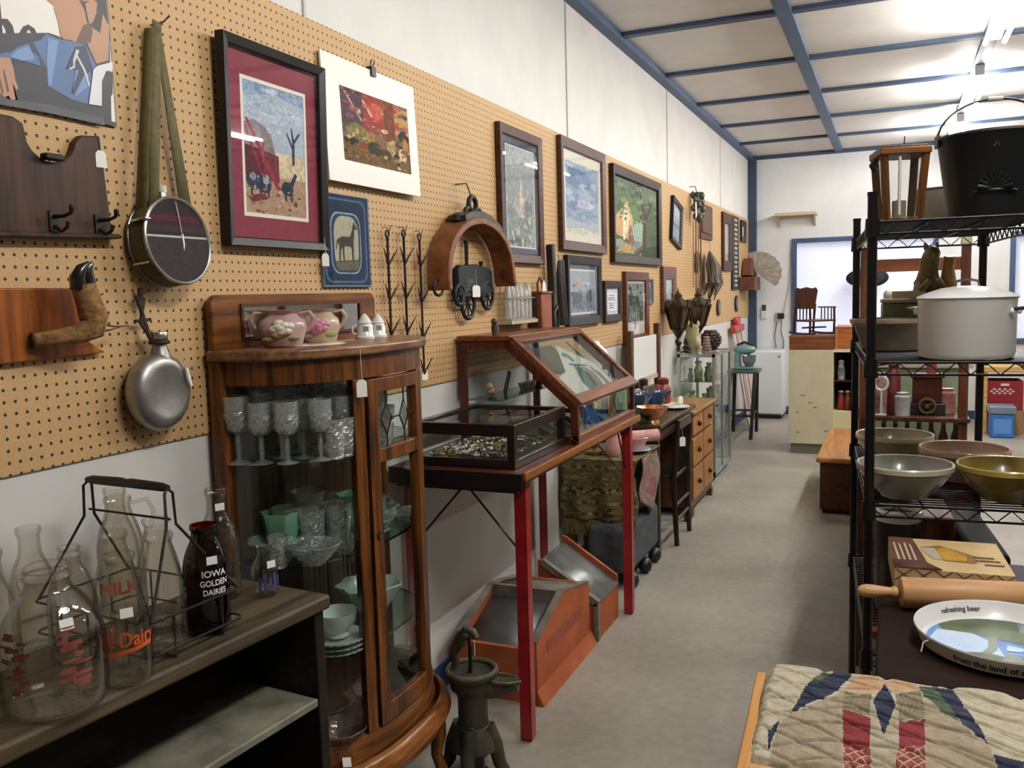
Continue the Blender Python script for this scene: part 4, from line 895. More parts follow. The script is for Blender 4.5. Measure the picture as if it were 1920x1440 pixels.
for y in (2.0, 2.42):
    b = B(); b.tube([(.375, y, .0), (.36, y, .02), (.325, y, .1), (.335, y, .17), (.33, y, .23)], [.024, .02, .018, .026, .03], 12); b.done('leg', OAKV, t)
door = B()
bow(door, .365, CT - .1, .008, .03, DL, DL + .045, 6); bow(door, .365, CT - .1, .008, .03, DR - .03, DR, 6)
bow(door, 1.135, 1.175, .009, .026, DL + .04, DR - .03, 14); bow(door, CT - .14, CT - .1, .009, .026, DL + .04, DR - .03, 14); bow(door, .365, .42, .009, .026, DL + .04, DR - .03, 14)
dr = door.done('door', OAKV, t, bev=.002)
b = B(); bow(b, .42, 1.135, .02, .003, DL + .04, DR - .028, 16); b.done('lower_pane', PANE, dr)
b = B(); bow(b, 1.175, CT - .14, .02, .003, DL + .04, DR - .028, 16); b.done('leaded_pane', PANE, dr)
b = B(T(outl(ywt(DL + .022), .006)[0] + .002, DL + .022, .93) @ RY(90)); b.lathe([(.012, 0), (.012, .002), (.006, .003), (.004, .001)], 14, cap=(False, True)); b.done('keyhole', mat('#1a1009', .5), dr)
LEAD = mat('#2d2c2b', .5, .5)
def bp(y, z, d=.017): x, _ = outl(ywt(y, d), d); return (x, y, z)
LT, LB = CT - .14, 1.175
b = B(); ys = (2.17, 2.27)
for yc in ys:
    mz = (LT + LB) / 2
    b.tube([bp(yc, LT), bp(yc, mz + .045)], .0026, 6); b.tube([bp(yc, mz - .045), bp(yc, LB)], .0026, 6)
    b.tube([bp(yc, mz + .045), bp(yc + .028, mz), bp(yc, mz - .045), bp(yc - .028, mz)], .0026, 6, True)
mz = (LT + LB) / 2
b.tube([bp(DL + .04, mz + .005), bp(2.142, mz)], .0024, 6); b.tube([bp(2.198, mz), bp(2.22, mz), bp(2.242, mz)], .0024, 6); b.tube([bp(2.298, mz), bp(2.345, mz)], .0024, 6)
b.done('lead_came', LEAD, dr)
for yc in ys:
    b = B(); b.add([bp(yc, mz + .04, .018), bp(yc + .025, mz, .018), bp(yc, mz - .04, .018), bp(yc - .025, mz, .018)], [(0, 1, 2, 3)]); b.done('bevelled_diamond', glass('#e9e9e2', '#b8b8b0', .35, 1.2, .1), dr)
for y0, y1 in ((None, 2.03), (2.42, None)):
    b = B(); bow(b, .36, CT - .095, .028, .003, y0, y1, 24); b.done('curved_side_glass', glass('#f9fcfb', '#d2ddd8', .035, 3, cap=.7), t)
B().box(.021, .026, YC - HW + .05, YC + HW - .05, .30, CT - .03).done('back_panel', wood('#2a170c', '#4a2c17', 'Z', .5), t)
SHZ = (1.17, .885, .60)
SG = glass('#f2f9f5', '#9fbcae', .06, 2.2, .02)
for z in SHZ:
    b = B(); bowplate(b, z - .006, z, .05); b.done('glass_shelf', SG, t)
    b = B(); bow(b, z - .006, z, .0495, .004); b.done('shelf_edge', glass('#9fc4b2', '#456a58', .2, 1), t)
# mirrored back rail on top
b = B(WALLM); pl = rrect(YC - HW + .01, YC + HW - .01, CT - .03, CT + .147, .03)
b.prism([p for p in pl], .022, .044)
bs = b.done('back_rail', OAKH, t, bev=.004)
b = B(WALLM); b.rect(1.93, 2.505, CT + .03, CT + .112, .0446); b.done('mirror', mat('#c6cac8', .03, 1), bs)
b = B(WALLM)
for q in ((1.92, 2.515, CT + .112, CT + .122), (1.92, 2.515, CT + .02, CT + .03), (1.92, 1.93, CT + .03, CT + .112), (2.505, 2.515, CT + .03, CT + .112)): b.box(q[0], q[1], q[2], q[3], .043, .05)
b.done('mirror_frame', wood('#3a200e', '#5c3519', 'Y', .4), bs)
tagpart(t, outl(-.42)[0] + .006, outl(-.42)[1] - .004, CT - .03 + .02, L=.085, w=.03, h=.048, twist=50)

# doily, vases and shakers on the cabinet
LACE = mat('#cdbfae', .9)
b = B(); b.lathe([(.001, CT + .001), (.11, CT + .0015)], 40, T(.16, 2.05, 0), wob=lambda a, i: 1 + (.05 * math.sin(a * 16) if i else 0)); tag3(b.done('doily', mat('#d8c6b6', .9, 0, '#b59c8c', 60), M=T(.16, 2.05, CT), solid=.002), 'lace doily lying under the two rose vases', 'doily')
CER = mat('#c9a79a', .3, 0, '#cdbfa6', 7, coat=.4)
for x, y, s_, l, rc, lc in ((.15, 1.965, 1.08, 'larger dusty pink ceramic vase with white rose and looped handles', '#dcd6c2', '#c2a49a'), (.15, 2.135, .98, 'smaller pink and green ceramic vase with a deep pink rose', '#c985a0', '#c5bd94')):
    M = T(x, y, CT + .0025) @ RZ(-58) @ Matrix.Diagonal((1.1, 1.22, .88, 1)); t = thing('vase', l, 'vase', M, 'rose vases on the cabinet')
    m_ = mat(lc, .3, 0, '#a8808a' if s_ > 1 else '#b98f8f', 6 if s_ > 1 else 9, coat=.4)
    b = B(M); b.lathe([(.001, 0), (.036 * s_, 0), (.04 * s_, .008), (.044 * s_, .03), (.05 * s_, .055), (.046 * s_, .078), (.034 * s_, .092), (.03 * s_, .1), (.04 * s_, .112), (.036 * s_, .11), (.026 * s_, .1)], 28, sq=2.3, wob=lambda a, i: 1 + (.10 * math.sin(a * 5) if i > 7 else .03 * math.sin(a * 6))); b.done('body', m_, t)
    for q in (-1, 1): 
        b = B(M); b.tube([(0, q * .034 * s_, .1), (0, q * .055 * s_, .105), (0, q * .064 * s_, .085), (0, q * .057 * s_, .06), (0, q * .046 * s_, .045)], .006 * s_, 8); b.done('handle', m_, t)
    b = B(M @ T(.045 * s_, 0, .056))
    for k in range(9):
        a = k * 2.4; rr = .018 * s_ * math.sqrt(k / 9); b.ell((.006 - .008 * k / 9, rr * math.cos(a), rr * math.sin(a)), .010 * s_, .0125 * s_, .0125 * s_, 10, 6)
    b.done('rose', mat(rc, .35, coat=.3), t)
    b = B(M @ T(.04 * s_, 0, .03)); b.ell((0, .026, -.004), .005, .016, .008, 8, 6); b.ell((0, -.026, -.006), .005, .016, .008, 8, 6); b.done('leaves', mat('#8f9a6a', .4), t)
SHK = mat('#e9ebe4', .25, coat=.4)
for y, l, hh in ((2.375, 'white ceramic cottage shaker with side handle, left of the pair', 1), (2.468, 'white ceramic cottage shaker at the right end of the cabinet top', .95)):
    M = T(.15 if hh == 1 else .14, y, CT) @ RZ(-50); t = thing('shaker', l, 'shaker', M, 'white shakers')
    b = B(M); b.lathe([(.001, 0), (.03 * hh, 0), (.031 * hh, .006), (.026 * hh, .012), (.025 * hh, .04 * hh), (.022 * hh, .046 * hh), (.024 * hh, .05 * hh), (.015 * hh, .066 * hh), (.005, .078 * hh), (.001, .08 * hh)], 18); b.done('body', SHK, t)
    b = B(M @ T(.025 * hh, 0, .028)); b.box(-.003, .001, -.008, .008, -.004, .012); b.done('painted_window', mat('#7d8f88', .4), t)
    b = B(M); b.tube([(0, -.024 * hh, .044), (0, -.038 * hh, .04), (0, -.04 * hh, .022), (0, -.028 * hh, .014)], .004, 8); b.done('handle', SHK, t)

# ---------------------------------------------------------------- glassware in the cabinet
def sub_copies(proto, spots, group, labels):
    for i, (x, y, z, a, s_) in enumerate(spots):
        M = T(x, y, z) @ RZ(a) @ Matrix.Scale(s_, 4)
        l = labels(i)
        if i == 0: proto.matrix_basis = M; RM[proto] = M; proto['label'] = l; proto['group'] = group
        else: dup(proto, M, l, group)
def incab(x, y, m=.045):
    tt = ywt(y); return abs(tt) < .9 and x < outl(tt)[0] - m - .02
# cut glass goblets: bowl, stem, foot
def fac(n, amp, i0, i1): return lambda a, i: 1 + (amp * (1 if math.sin(a * n + i * math.pi) > 0 else -1) if i0 <= i <= i1 else 0)
def goblet():
    t = thing('goblet', 'g', 'glass'); b = B(); b.lathe([(.026, 0), (.03, .002), (.012, .008), (.005, .014)], 14, cap=(True, False)); b.done('foot', CUT, t, flat=True)
    b = B(); b.tube([(0, 0, .012), (0, 0, .04), (0, 0, .075)], [.005, .008, .005], 8); b.done('stem', CUT, t, flat=True)
    b = B(); b.lathe([(.005, .072), (.022, .08), (.029, .09), (.032, .1), (.0335, .11), (.034, .12), (.0345, .13), (.034, .165), (.031, .165), (.03, .12), (.02, .085)], 20, wob=fac(10, .045, 1, 6)); b.done('bowl', CUT, t, flat=True)
    return t
def tumbler():
    t = thing('tumbler', 'g', 'glass'); b = B(); b.lathe([(.001, .004), (.026, 0)] + [(.026 + .0008 * k, .008 + k * .0085) for k in range(12)] + [(.0355, .11), (.033, .11), (.027, .02), (.001, .012)], 20, wob=fac(10, .05, 2, 13)); b.done('body', CUT, t, flat=True); return t
def bowl_():
    t = thing('glass_bowl', 'g', 'bowl'); b = B(); b.lathe([(.001, 0), (.03, 0), (.033, .006), (.042, .014), (.05, .023), (.057, .032), (.065, .042), (.078, .057), (.074, .058), (.05, .034), (.001, .012)], 28, wob=fac(14, .05, 3, 8)); b.done('body', CUT, t, flat=True); return t
sp = []
g = random.Random(5)
for r_, (x, n_, y0, y1) in enumerate(((.075, 9, 1.845, 2.56), (.14, 9, 1.862, 2.54), (.205, 9, 1.885, 2.52), (.27, 6, 1.95, 2.42))):
    for i in range(n_):
        y = y0 + (y1 - y0) * i / (n_ - 1)
        if y < 2.30 and incab(x, y, .018): sp.append((x + g.uniform(-.005, .005), y, SHZ[0], g.uniform(0, 90), 1.02 + .1 * (r_ == 0)))
GW = 'cut glass goblets on the top shelf'
sub_copies(goblet(), sp, GW, lambda i: 'clear cut glass goblet crowded on the top glass shelf of the cabinet')
sp = [(x, y, SHZ[0], 0, 1.0) for x, y in ((.29, 2.03), (.285, 1.985), (.3, 2.1), (.305, 2.2), (.27, 2.27))]
sub_copies(tumbler(), [s_ for s_ in sp if incab(s_[0], s_[1], .012)], 'cut glass tumblers on the top shelf', lambda i: 'pressed glass tumbler in front of the goblets on the top shelf')
sp = [(.24, 1.93, SHZ[1], 10, 1.0), (.13, 1.92, SHZ[1], 40, 1.1), (.24, 2.2, SHZ[1], 0, 1.05), (.12, 2.4, SHZ[1], 20, 1.0), (.26, 2.05, SHZ[1], 15, .72)]
sub_copies(bowl_(), sp, 'glass bowls on the middle shelf', lambda i: 'ruffled clear glass bowl among the crystal on the middle shelf')
sp = [(.17, 2.02, SHZ[1], 0, 1.15), (.21, 2.09, SHZ[1], 0, 1.2), (.17, 1.87, SHZ[1], 0, .8), (.21, 2.30, SHZ[1], 0, .95), (.1, 2.0, SHZ[1], 0, 1.2)]
sub_copies(tumbler(), sp, 'tall pressed tumblers on the middle shelf', lambda i: 'taller pressed glass tumbler on the middle shelf of the cabinet')
def dish_():
    t = thing('cut_dish', 'g', 'dish'); b = B(); b.lathe([(.001, .008), (.02, 0), (.03, .008), (.04, .016), (.05, .024), (.062, .034), (.058, .036), (.03, .018), (.001, .014)], 24, wob=fac(12, .07, 2, 6)); b.done('body', CUT, t, flat=True); return t
sp = [(.10 + .2 * g.random(), 1.92 + .55 * g.random(), SHZ[1] + .002, g.uniform(0, 90), g.uniform(.7, 1.1)) for _ in range(60)]
keep = []
for q in sp:
    if incab(q[0], q[1], .05) and all(math.hypot(q[0] - k[0], q[1] - k[1]) > .075 for k in keep): keep.append(q)
sub_copies(dish_(), keep, 'small cut glass dishes on the middle shelf', lambda i: 'small scalloped cut glass dish on the middle glass shelf')
# tall cut vases with green glass
M = T(.12, 2.08, SHZ[1]); t = thing('crystal_vase', 'tall crystal vase with flared rim on the middle cabinet shelf', 'vase', M)
b = B(M); b.lathe([(.001, 0), (.035, 0)] + [(.03 + .0012 * k, .02 + k * .012) for k in range(11)] + [(.05, .165), (.04, .12), (.025, .04)], 24, wob=fac(12, .05, 2, 12)); b.done('body', CUT, t, flat=True)
JAD = mat('#7fb592', .3, 0, '#9ccbaa', 9, coat=.2)
for x, y, s_, l in ((.10, 1.975, 1.0, 'jade green glass shell vase at the left on the middle shelf'), (.17, 2.235, .95, 'jade green glass figurine dish seen through the cabinet door')):
    M = T(x, y, SHZ[1]) @ RZ(-55); t = thing('jade_dish', l, 'green glass', M)
    b = B(M); b.lathe([(.001, 0), (.03, 0), (.022, .02), (.045 * s_, .06), (.055 * s_, .125), (.05 * s_, .125), (.038 * s_, .06), (.001, .03)], 24, wob=lambda a, i: 1 + .1 * math.sin(a * 6) * (i > 2)); b.done('body', JAD, t)
    b = B(M); b.ell((.035, .02, .04), .022, .03, .02, 10, 8); b.done('leaf_foot', JAD, t)
# white glass and stacked plates on the third shelf
MILKG = mat('#dfe6e0', .3, 0, '#cbd6cf', 8, coat=.4)
M = T(.24, 2.03, SHZ[2]); t = thing('plate_stack_bowl', 'wide white milk glass bowl standing on plates on the third shelf', 'bowl', T(.235, 2.03, SHZ[2] + .045))
b = B(RM[t]); b.lathe([(.001, 0), (.035, 0), (.03, .012), (.055, .04), (.06, .07), (.057, .07), (.05, .04), (.001, .02)], 24); b.done('body', MILKG, t)
def plate_():
    t = thing('plate', 'g', 'plate'); b = B(); b.lathe([(.001, 0), (.05, 0), (.06, .004), (.085, .013), (.085, .0155), (.06, .007), (.001, .003)], 32); b.done('body', MILKG, t); b = B(); b.tube([(.084 * math.cos(a * .2618), .084 * math.sin(a * .2618), .0145) for a in range(24)], .0016, 5, True); b.done('rim_band', mat('#5c6a60', .4), t); return t
sub_copies(plate_(), [(.235, 2.03, SHZ[2] + .0145 * i, 0, 1.0) for i in range(3)], 'stacked white plates in the cabinet', lambda i: ('bottom', 'middle', 'top')[i] + ' white plate of the stack on the third cabinet shelf')
M = T(.21, 2.24, SHZ[2] + .002); t = thing('white_bowl', 'large ruffled white glass bowl behind the door on the third shelf', 'bowl', M)
b = B(M); b.lathe([(.001, 0), (.04, 0), (.035, .02), (.07, .07), (.098, .125), (.095, .127), (.06, .07), (.001, .03)], 28, wob=lambda a, i: 1 + (.09 * math.sin(a * 7) if i in (4, 5) else 0)); b.done('body', mat('#d2dcd6', .3, 0, '#b9c9c1', 10, coat=.3), t)
M = T(.13, 1.91, SHZ[2]); t = thing('white_bowl', 'round white covered dish at the left of the third shelf', 'bowl', M)
b = B(M); b.lathe([(.001, 0), (.04, 0), (.06, .03), (.066, .06), (.05, .085), (.02, .1), (.008, .115), (.001, .12)], 24); b.done('body', MILKG, t)
M = T(.12, 2.38, SHZ[2]); t = thing('white_cup', 'white footed cup near the hinge side of the third shelf', 'cup', M)
b = B(M); b.lathe([(.001, 0), (.03, 0), (.012, .015), (.012, .03), (.04, .06), (.045, .1), (.042, .1), (.03, .05), (.001, .04)], 22); b.done('body', MILKG, t)
# pink glass in the bottom
PNK = glass('#e6c3b2', '#a5705c', .12, 1.6, .05, .3, 60, df=.06)
for x, y, s_, l in ((.25, 2.0, 1.1, 'pink glass serving bowl at the bottom of the cabinet, left of the door post'), (.24, 2.24, 1.35, 'large pink glass bowl in the cabinet bottom behind the door'), (.12, 2.12, 1.0, 'pink glass candy dish at the back of the cabinet bottom')):
    M = T(x, y, .302); t = thing('pink_bowl', l, 'bowl', M)
    b = B(M); b.lathe([(.001, 0), (.035 * s_, 0), (.03 * s_, .012), (.055 * s_, .04 * s_), (.07 * s_, .075 * s_), (.067 * s_, .077 * s_), (.05 * s_, .045 * s_), (.001, .025)], 22, wob=lambda a, i: 1 + (.04 * math.sin(a * 9) if i in (4, 5) else 0)); b.done('body', PNK, t)
    b = B(M); b.add([(.07 * s_, -.012, .03), (.07 * s_, .012, .026), (.078 * s_, .012, .002), (.078 * s_, -.012, .006)], [(0, 1, 2, 3)], RZ(-45)); b.done('price_tag', TAG, t, label='white paper price tag')
M = T(.235, 2.36, .302); t = thing('glass_canister', 'plain clear glass cylinder vase in the cabinet bottom at right', 'vase', M)
b = B(M); b.lathe([(.001, .003), (.058, 0), (.06, .01), (.062, .16), (.058, .16), (.056, .01)], 28); b.done('body', glass('#e2e2dc', '#77766e', .08, 1.8), t)
M = T(.15, 1.95, .302); t = thing('metal_tray', 'dark domed metal dish under the white plates', 'dish', M)
b = B(M); b.lathe([(.001, .0), (.09, .0), (.1, .015), (.07, .05), (.02, .06), (.001, .06)], 28); b.done('body', STEEL, t)

# ---------------------------------------------------------------- red legged table with two showcases
TZ = 1.0
RED = mat('#a01a1c', .4, 0, '#861417', 12, .03, .2)
TX1, TY0, TY1 = .548, 2.69, 4.165
t = thing('display_table', 'long table on slim red metal legs carrying two glass showcases', 'table', T(.28, 3.43, 0))
B().box(.025, TX1, TY0, TY1, TZ - .022, TZ).done('table_top', wood('#3a1d12', '#6b3b22', 'Y', .4, .2), t, bev=.003)
B().box(TX1, TX1 + .012, TY0, TY1, TZ - .026, TZ + .004).done('edge_trim', wood('#6a3c1c', '#a06432', 'Y', .4, .3), t, bev=.002)
B().box(.04, TX1 - .03, TY0 + .02, TY0 + .04, TZ - .075, TZ - .022).done('apron', mat('#120908', .5), t)
B().box(.025, TX1, TY0 - .012, TY0, TZ - .06, TZ).done('end_trim', mat('#140a09', .4), t, bev=.002)
B().box(.04, TX1 - .03, TY1 - .04, TY1 - .02, TZ - .075, TZ - .022).done('apron', mat('#3a1412', .5), t)
B().box(TX1 - .055, TX1 - .04, TY0 + .02, TY1 - .02, TZ - .06, TZ - .022).done('apron', mat('#5a1514', .5), t)
for x, y in ((.50, 2.79), (.50, 4.13), (.055, 2.79), (.055, 4.13)):
    b = B(); s_ = 1 if x > .3 else -1
    b.box(x - .022, x + .022, y - .022, y - .018, .012, TZ - .022); b.box(*((x + .018, x + .022) if s_ > 0 else (x - .022, x - .018)), y - .022, y + .022, .012, TZ - .022)
    b.box(x - .02, x + .018, y - .018, y + .018, .0, .014)
    b.done('leg', RED, t, bev=.0015)
BR = mat('#3a1512', .5, .3)
for y in (2.79, 4.13):
    for x0, x1 in ((.28, .485), (.28, .07)):
        b = B(); b.tube([(x0, y, TZ - .07), (x1, y, .70)], .0045, 6); b.done('brace', BR, t)
b = B(); b.tube([(.492, 4.0, TZ - .06), (.495, 4.12, .73)], .0045, 6); b.done('brace', BR, t)

# flat jewellery case
JX0, JX1, JY0, JY1, JH = .09, .498, 2.74, 3.262, .157
JW = mat('#170b0a', .35, 0, '#24110e', 10, 0, .3)
t = thing('jewelry_case', 'flat black framed glass jewelry case full of rings and trinkets', 'showcase', T(.26, 3.05, TZ))
B().box(JX0, JX1, JY0, JY1, TZ + .0005, TZ + .033).done('base', JW, t, bev=.003)
b = B()
for q in ((JX0, JX1, JY0, JY0 + .025), (JX0, JX1, JY1 - .025, JY1)): b.box(*q, TZ + JH - .042, TZ + JH)
for q in ((JX0, JX0 + .025), (JX1 - .025, JX1)): b.box(*q, JY0 + .025, JY1 - .025, TZ + JH - .042, TZ + JH)
b.done('lid_frame', JW, t, bev=.002)
for x in (JX0, JX1 - .028):
    for y in (JY0, JY1 - .028): B().box(x, x + .028, y, y + .028, TZ + .03, TZ + JH - .042).done('corner_post', JW, t)
B().rect(JX0 + .02, JX1 - .02, JY0 + .02, JY1 - .02, TZ + JH - .008).done('lid_pane', glass('#f6f8f7', '#c9d2ce', .1, 3, .02, cap=.9), t)
B().box(JX0 + .02, JX1 - .02, JY0 + .006, JY0 + .008, TZ + .03, TZ + JH - .042).done('side_pane', PANE, t)
B().box(JX1 - .008, JX1 - .006, JY0 + .02, JY1 - .02, TZ + .03, TZ + JH - .042).done('front_pane', PANE, t)
# trinkets: three kinds, copied
g = random.Random(8)
SIL = mat('#c9c6c0', .25, 1); GLD = mat('#b99a5a', .3, 1); PRL = mat('#e8e2da', .25, coat=.4); DRK = mat('#2b2328', .3, coat=.4); GRN = mat('#6b7a3a', .3, coat=.3); PUR = mat('#6b5560', .3)
def jew(kind, m_):
    b = B()
    if kind == 0: b.tube([(.0085 * math.cos(a * .6283), .0085 * math.sin(a * .6283), .0022) for a in range(10)], .0018, 5, True); b.ell((.0085, 0, .004), .004, .004, .004, 6, 4)
    elif kind == 1: b.ell((0, 0, .004), .008, .006, .004, 8, 5); b.ell((0, 0, .008), .004, .003, .002, 6, 4)
    else: b.tube([(.018 * math.cos(a * .5236), .015 * math.sin(a * .5236), .003) for a in range(12)], .0032, 5, True)
    return b.done(('ring', 'brooch', 'bracelet')[kind], m_, M=Matrix())
NM = {0: 'ring', 1: 'brooch', 2: 'bracelet'}
MN = ((SIL, 'silver'), (GLD, 'gold coloured'), (PRL, 'white'), (DRK, 'black'), (GRN, 'green'), (PUR, 'mauve'))
protos = {}
cells = [(i, j) for i in range(14) for j in range(17)]
for (i, j) in cells:
    kd = g.choice((0, 1, 1, 2)); mi = g.choice((0, 0, 0, 1, 2, 2, 3, 4, 5))
    x = JX0 + .04 + (JX1 - JX0 - .08) * (i + .5) / 14 + g.uniform(-.006, .006); y = JY0 + .035 + (JY1 - JY0 - .07) * (j + .5) / 17 + g.uniform(-.006, .006)
    M = T(x, y, TZ + .0335) @ RZ(g.uniform(0, 360)) @ Matrix.Scale(g.uniform(.8, 1.15), 4)
    l = '%s %s lying loose in the black framed jewelry case' % (MN[mi][1], NM[kd]); gp = '%s %ss in the jewelry case' % (MN[mi][1], NM[kd])
    if (kd, mi) not in protos:
        o = jew(kd, MN[mi][0]); protos[(kd, mi)] = o; o.matrix_basis = M; RM[o] = M; tag3(o, l, NM[kd], gp)
    else: dup(protos[(kd, mi)], M, l, gp)

# slant front showcase
SX0, SX1, SXR, SY0, SY1 = .02, .545, .25, 3.275, 4.12
ZF, ZT = TZ + .155, TZ + .418
t = thing('slant_showcase', 'mahogany slant front glass showcase on the red legged table', 'showcase', T(.28, 3.7, TZ))
W1 = wood('#43190f', '#6e3320', 'Y', .35, .3); WS = wood('#3d170e', '#66301c', 'Z', .35, .3); W2 = wood('#5a2d18', '#8a5230', 'Y', .35, .3)
prof = [(SX0, TZ), (SX1, TZ), (SX1, ZF), (SXR, ZT), (SX0, ZT)]
def endframe(y0, y1):
    b = B(); c = (.2, TZ + .17); w_ = .033
    n_ = len(prof); inn = []
    for i in range(n_):
        p, q, r_ = Vector(prof[i - 1]), Vector(prof[i]), Vector(prof[(i + 1) % n_])
        d1 = (q - p).normalized(); d2 = (r_ - q).normalized(); n1 = Vector((-d1.y, d1.x)); n2 = Vector((-d2.y, d2.x)); bi = (n1 + n2).normalized(); k_ = w_ / max(.3, bi.dot(n1)); inn.append(q + bi * k_)
    for i in range(n_):
        j = (i + 1) % n_; a, c_, d, e = prof[i], prof[j], inn[j], inn[i]
        b.add([(a[0], y0, a[1]), (c_[0], y0, c_[1]), (d[0], y0, d[1]), (e[0], y0, e[1]), (a[0], y1, a[1]), (c_[0], y1, c_[1]), (d[0], y1, d[1]), (e[0], y1, e[1])], [(0, 1, 2, 3), (7, 6, 5, 4), (0, 4, 5, 1), (3, 2, 6, 7), (0, 3, 7, 4), (1, 5, 6, 2)])
    b.done('end_frame', WS, t, bev=.002)
    b = B(); b.add([(x, (y0 + y1) / 2, z) for x, z in prof], [(0, 1, 2, 3, 4)]); b.done('end_pane', PANE, t)
endframe(SY0, SY0 + .022); endframe(SY1 - .022, SY1)
B().box(SX0, SXR + .01, SY0 - .008, SY1 + .008, ZT, ZT + .022).done('top_board', W2, t, bev=.004)
b = B(); b.box(SX1 - .03, SX1 + .004, SY0, SY1, TZ, TZ + .038); b.done('front_sill', W2, t, bev=.003)
d = Vector((SX1 - SXR, 0, ZF - ZT)).normalized(); nrm = Vector((-d.z, 0, d.x))
def slant(s0, s1, y0, y1, th=.024, off=0):
    b = B(); p = [Vector((SXR, 0, ZT)) + d * s for s in (s0, s1)]
    vs = [(q.x + nrm.x * o_, y, q.z + nrm.z * o_) for q in p for y in (y0, y1) for o_ in (off, off + th)]
    return b.add(vs, [(0, 1, 3, 2), (4, 6, 7, 5), (0, 4, 5, 1), (2, 3, 7, 6), (0, 2, 6, 4), (1, 5, 7, 3)])
SL = math.hypot(SX1 - SXR, ZF - ZT)
lid = thing('_', '_', '_') if False else None
ls = slant(0, .035, SY0, SY1).done('lid_rail', W2, t, bev=.003); slant(SL - .045, SL + .006, SY0, SY1).done('lid_rail', W2, t, bev=.003)
slant(.03, SL - .04, SY0, SY0 + .035).done('lid_stile', W2, t, bev=.003); slant(.03, SL - .04, SY1 - .035, SY1).done('lid_stile', W2, t, bev=.003)
slant(.03, SL - .04, SY0 + .03, SY1 - .03, .003, .012).done('lid_pane', PANE, t)
B().box(SX1 - .012, SX1 - .009, SY0 + .02, SY1 - .02, TZ + .036, ZF - .01).done('front_pane', PANE, t)
B().box(SX0 + .02, SX1 - .03, SY0 + .022, SY1 - .022, TZ + .001, TZ + .012).done('floor_board', mat('#8d8c84', .7), t)
b = B(); b.box(SX0 + .02, .2, SY0 + .03, SY1 - .03, TZ + .165, TZ + .17); b.done('glass_shelf', glass('#eef4f1', '#7d9a8c', .06, 2), t)
# things in the showcase
M = T(.30, 3.72, TZ + .013)
b = B(); 
def pen(u, v): return (.19 + .16 * v, 3.50 + u, TZ + .345 - .29 * v)
t2 = thing('pennant', 'white felt banner with grey printed figure, pinned under the slanted glass', 'banner', T(.3, 3.7, TZ + .02))
prm = [mat('#d6d8d0', .9), mat('#5f7a74', .9), mat('#8d8580', .9), mat('#4a4a50', .9)]
b = B(); o_ = Vector(nrm) * -.02
def onl(s, y, k=0): q = Vector((SXR, 0, ZT)) + d * s + nrm * (-.03 + k); return (q.x, y, q.z)
b.add([onl(.04, 3.80), onl(.19, 4.02), onl(.345, 4.0), onl(.345, 3.40), onl(.22, 3.46), onl(.20, 3.60)], [tuple(range(6))])
for i, pl in enumerate(((1, [(.11, 3.74), (.09, 3.78), (.11, 3.82), (.15, 3.82), (.16, 3.78), (.14, 3.79), (.12, 3.78)]), (1, [(.17, 3.76), (.20, 3.82), (.27, 3.80), (.33, 3.74), (.33, 3.66), (.28, 3.66), (.22, 3.72)]), (2, [(.19, 3.84), (.24, 3.9), (.32, 3.86), (.33, 3.78), (.28, 3.80)]), (3, [(.22, 3.80), (.24, 3.83), (.32, 3.78), (.31, 3.75)]), (2, [(.2, 3.92), (.25, 3.97), (.32, 3.95), (.33, 3.9), (.27, 3.92)]), (1, [(.16, 3.72), (.17, 3.72), (.20, 3.9), (.19, 3.9)]))):
    b.mi = pl[0]; b.add([onl(s, y, .0012 + i * .0003) for s, y in pl[1]], [tuple(range(len(pl[1])))])
o = b.done('felt', prm, t2, flat=True)
t2 = thing('felt_pad', 'dark grey cloth pad behind the glass of the slant front showcase', 'cloth', T(.28, 3.55, TZ + .02))
b = B(); b.add([onl(.035, 3.46, -.004), onl(.035, 3.76, -.004), onl(.15, 3.74, -.004), onl(.19, 3.66, -.004), onl(.2, 3.55, -.004), onl(.19, 3.47, -.004)], [tuple(range(6))]); b.done('cloth', mat('#6a635d', .95, 0, '#5d5751', 60), t2, solid=.003)
for y in (3.44, 3.97):
    b = B(); b.add([onl(.03, y, -.006), onl(.03, y + .022, -.006), onl(.34, y + .022, -.006), onl(.34, y, -.006)], [(0, 1, 2, 3)]); b.solo('ribbon', 'black ribbon strip under the slanted glass, %s end' % ('near' if y < 3.6 else 'far'), 'ribbon', mat('#23262c', .8), (.3, y, TZ + .02))
sz = TZ + .1705
t2 = thing('small_photo', 'small dark framed picture leaning on the showcase shelf', 'picture', T(.09, 3.62, sz)); M = T(.10, 3.56, sz) @ RZ(-60) @ RX(-14)
B(M).box(-.05, .05, 0, .006, 0, .1).done('frame', mat('#1c1a17', .5), t2, bev=.002); b = B(M); b.box(-.042, .042, -.001, .001, .008, .09); b.done('print', mat('#7d7a4e', .7, 0, '#5d4a3a', 40), t2)
t2 = thing('figurine', 'small cream and brown spaniel figurine on the showcase shelf', 'figurine', T(.10, 3.43, sz)); b = B(); b.ell((.1, 3.43, sz + .022), .022, .035, .022, 12, 8); b.ell((.1, 3.405, sz + .045), .016, .018, .016, 10, 8); b.done('body', mat('#c9b58c', .4, 0, '#7d5a38', 18), t2)
for i, (y, c, l) in enumerate(((3.72, '#d8d2c4', 'white small bowl on the showcase shelf'), (3.80, '#c9c2b0', 'cream small bowl on the showcase shelf'), (3.90, '#5a1f1c', 'dark red cup on the showcase shelf'))):
    b = B(); b.lathe([(.001, sz), (.018, sz), (.03, sz + .03), (.028, sz + .03), (.001, sz + .008)], 16, T(.13, y, 0)); b.solo('small_bowl', l, 'bowl', mat(c, .35, coat=.2), (.13, y, sz))
g = random.Random(21)
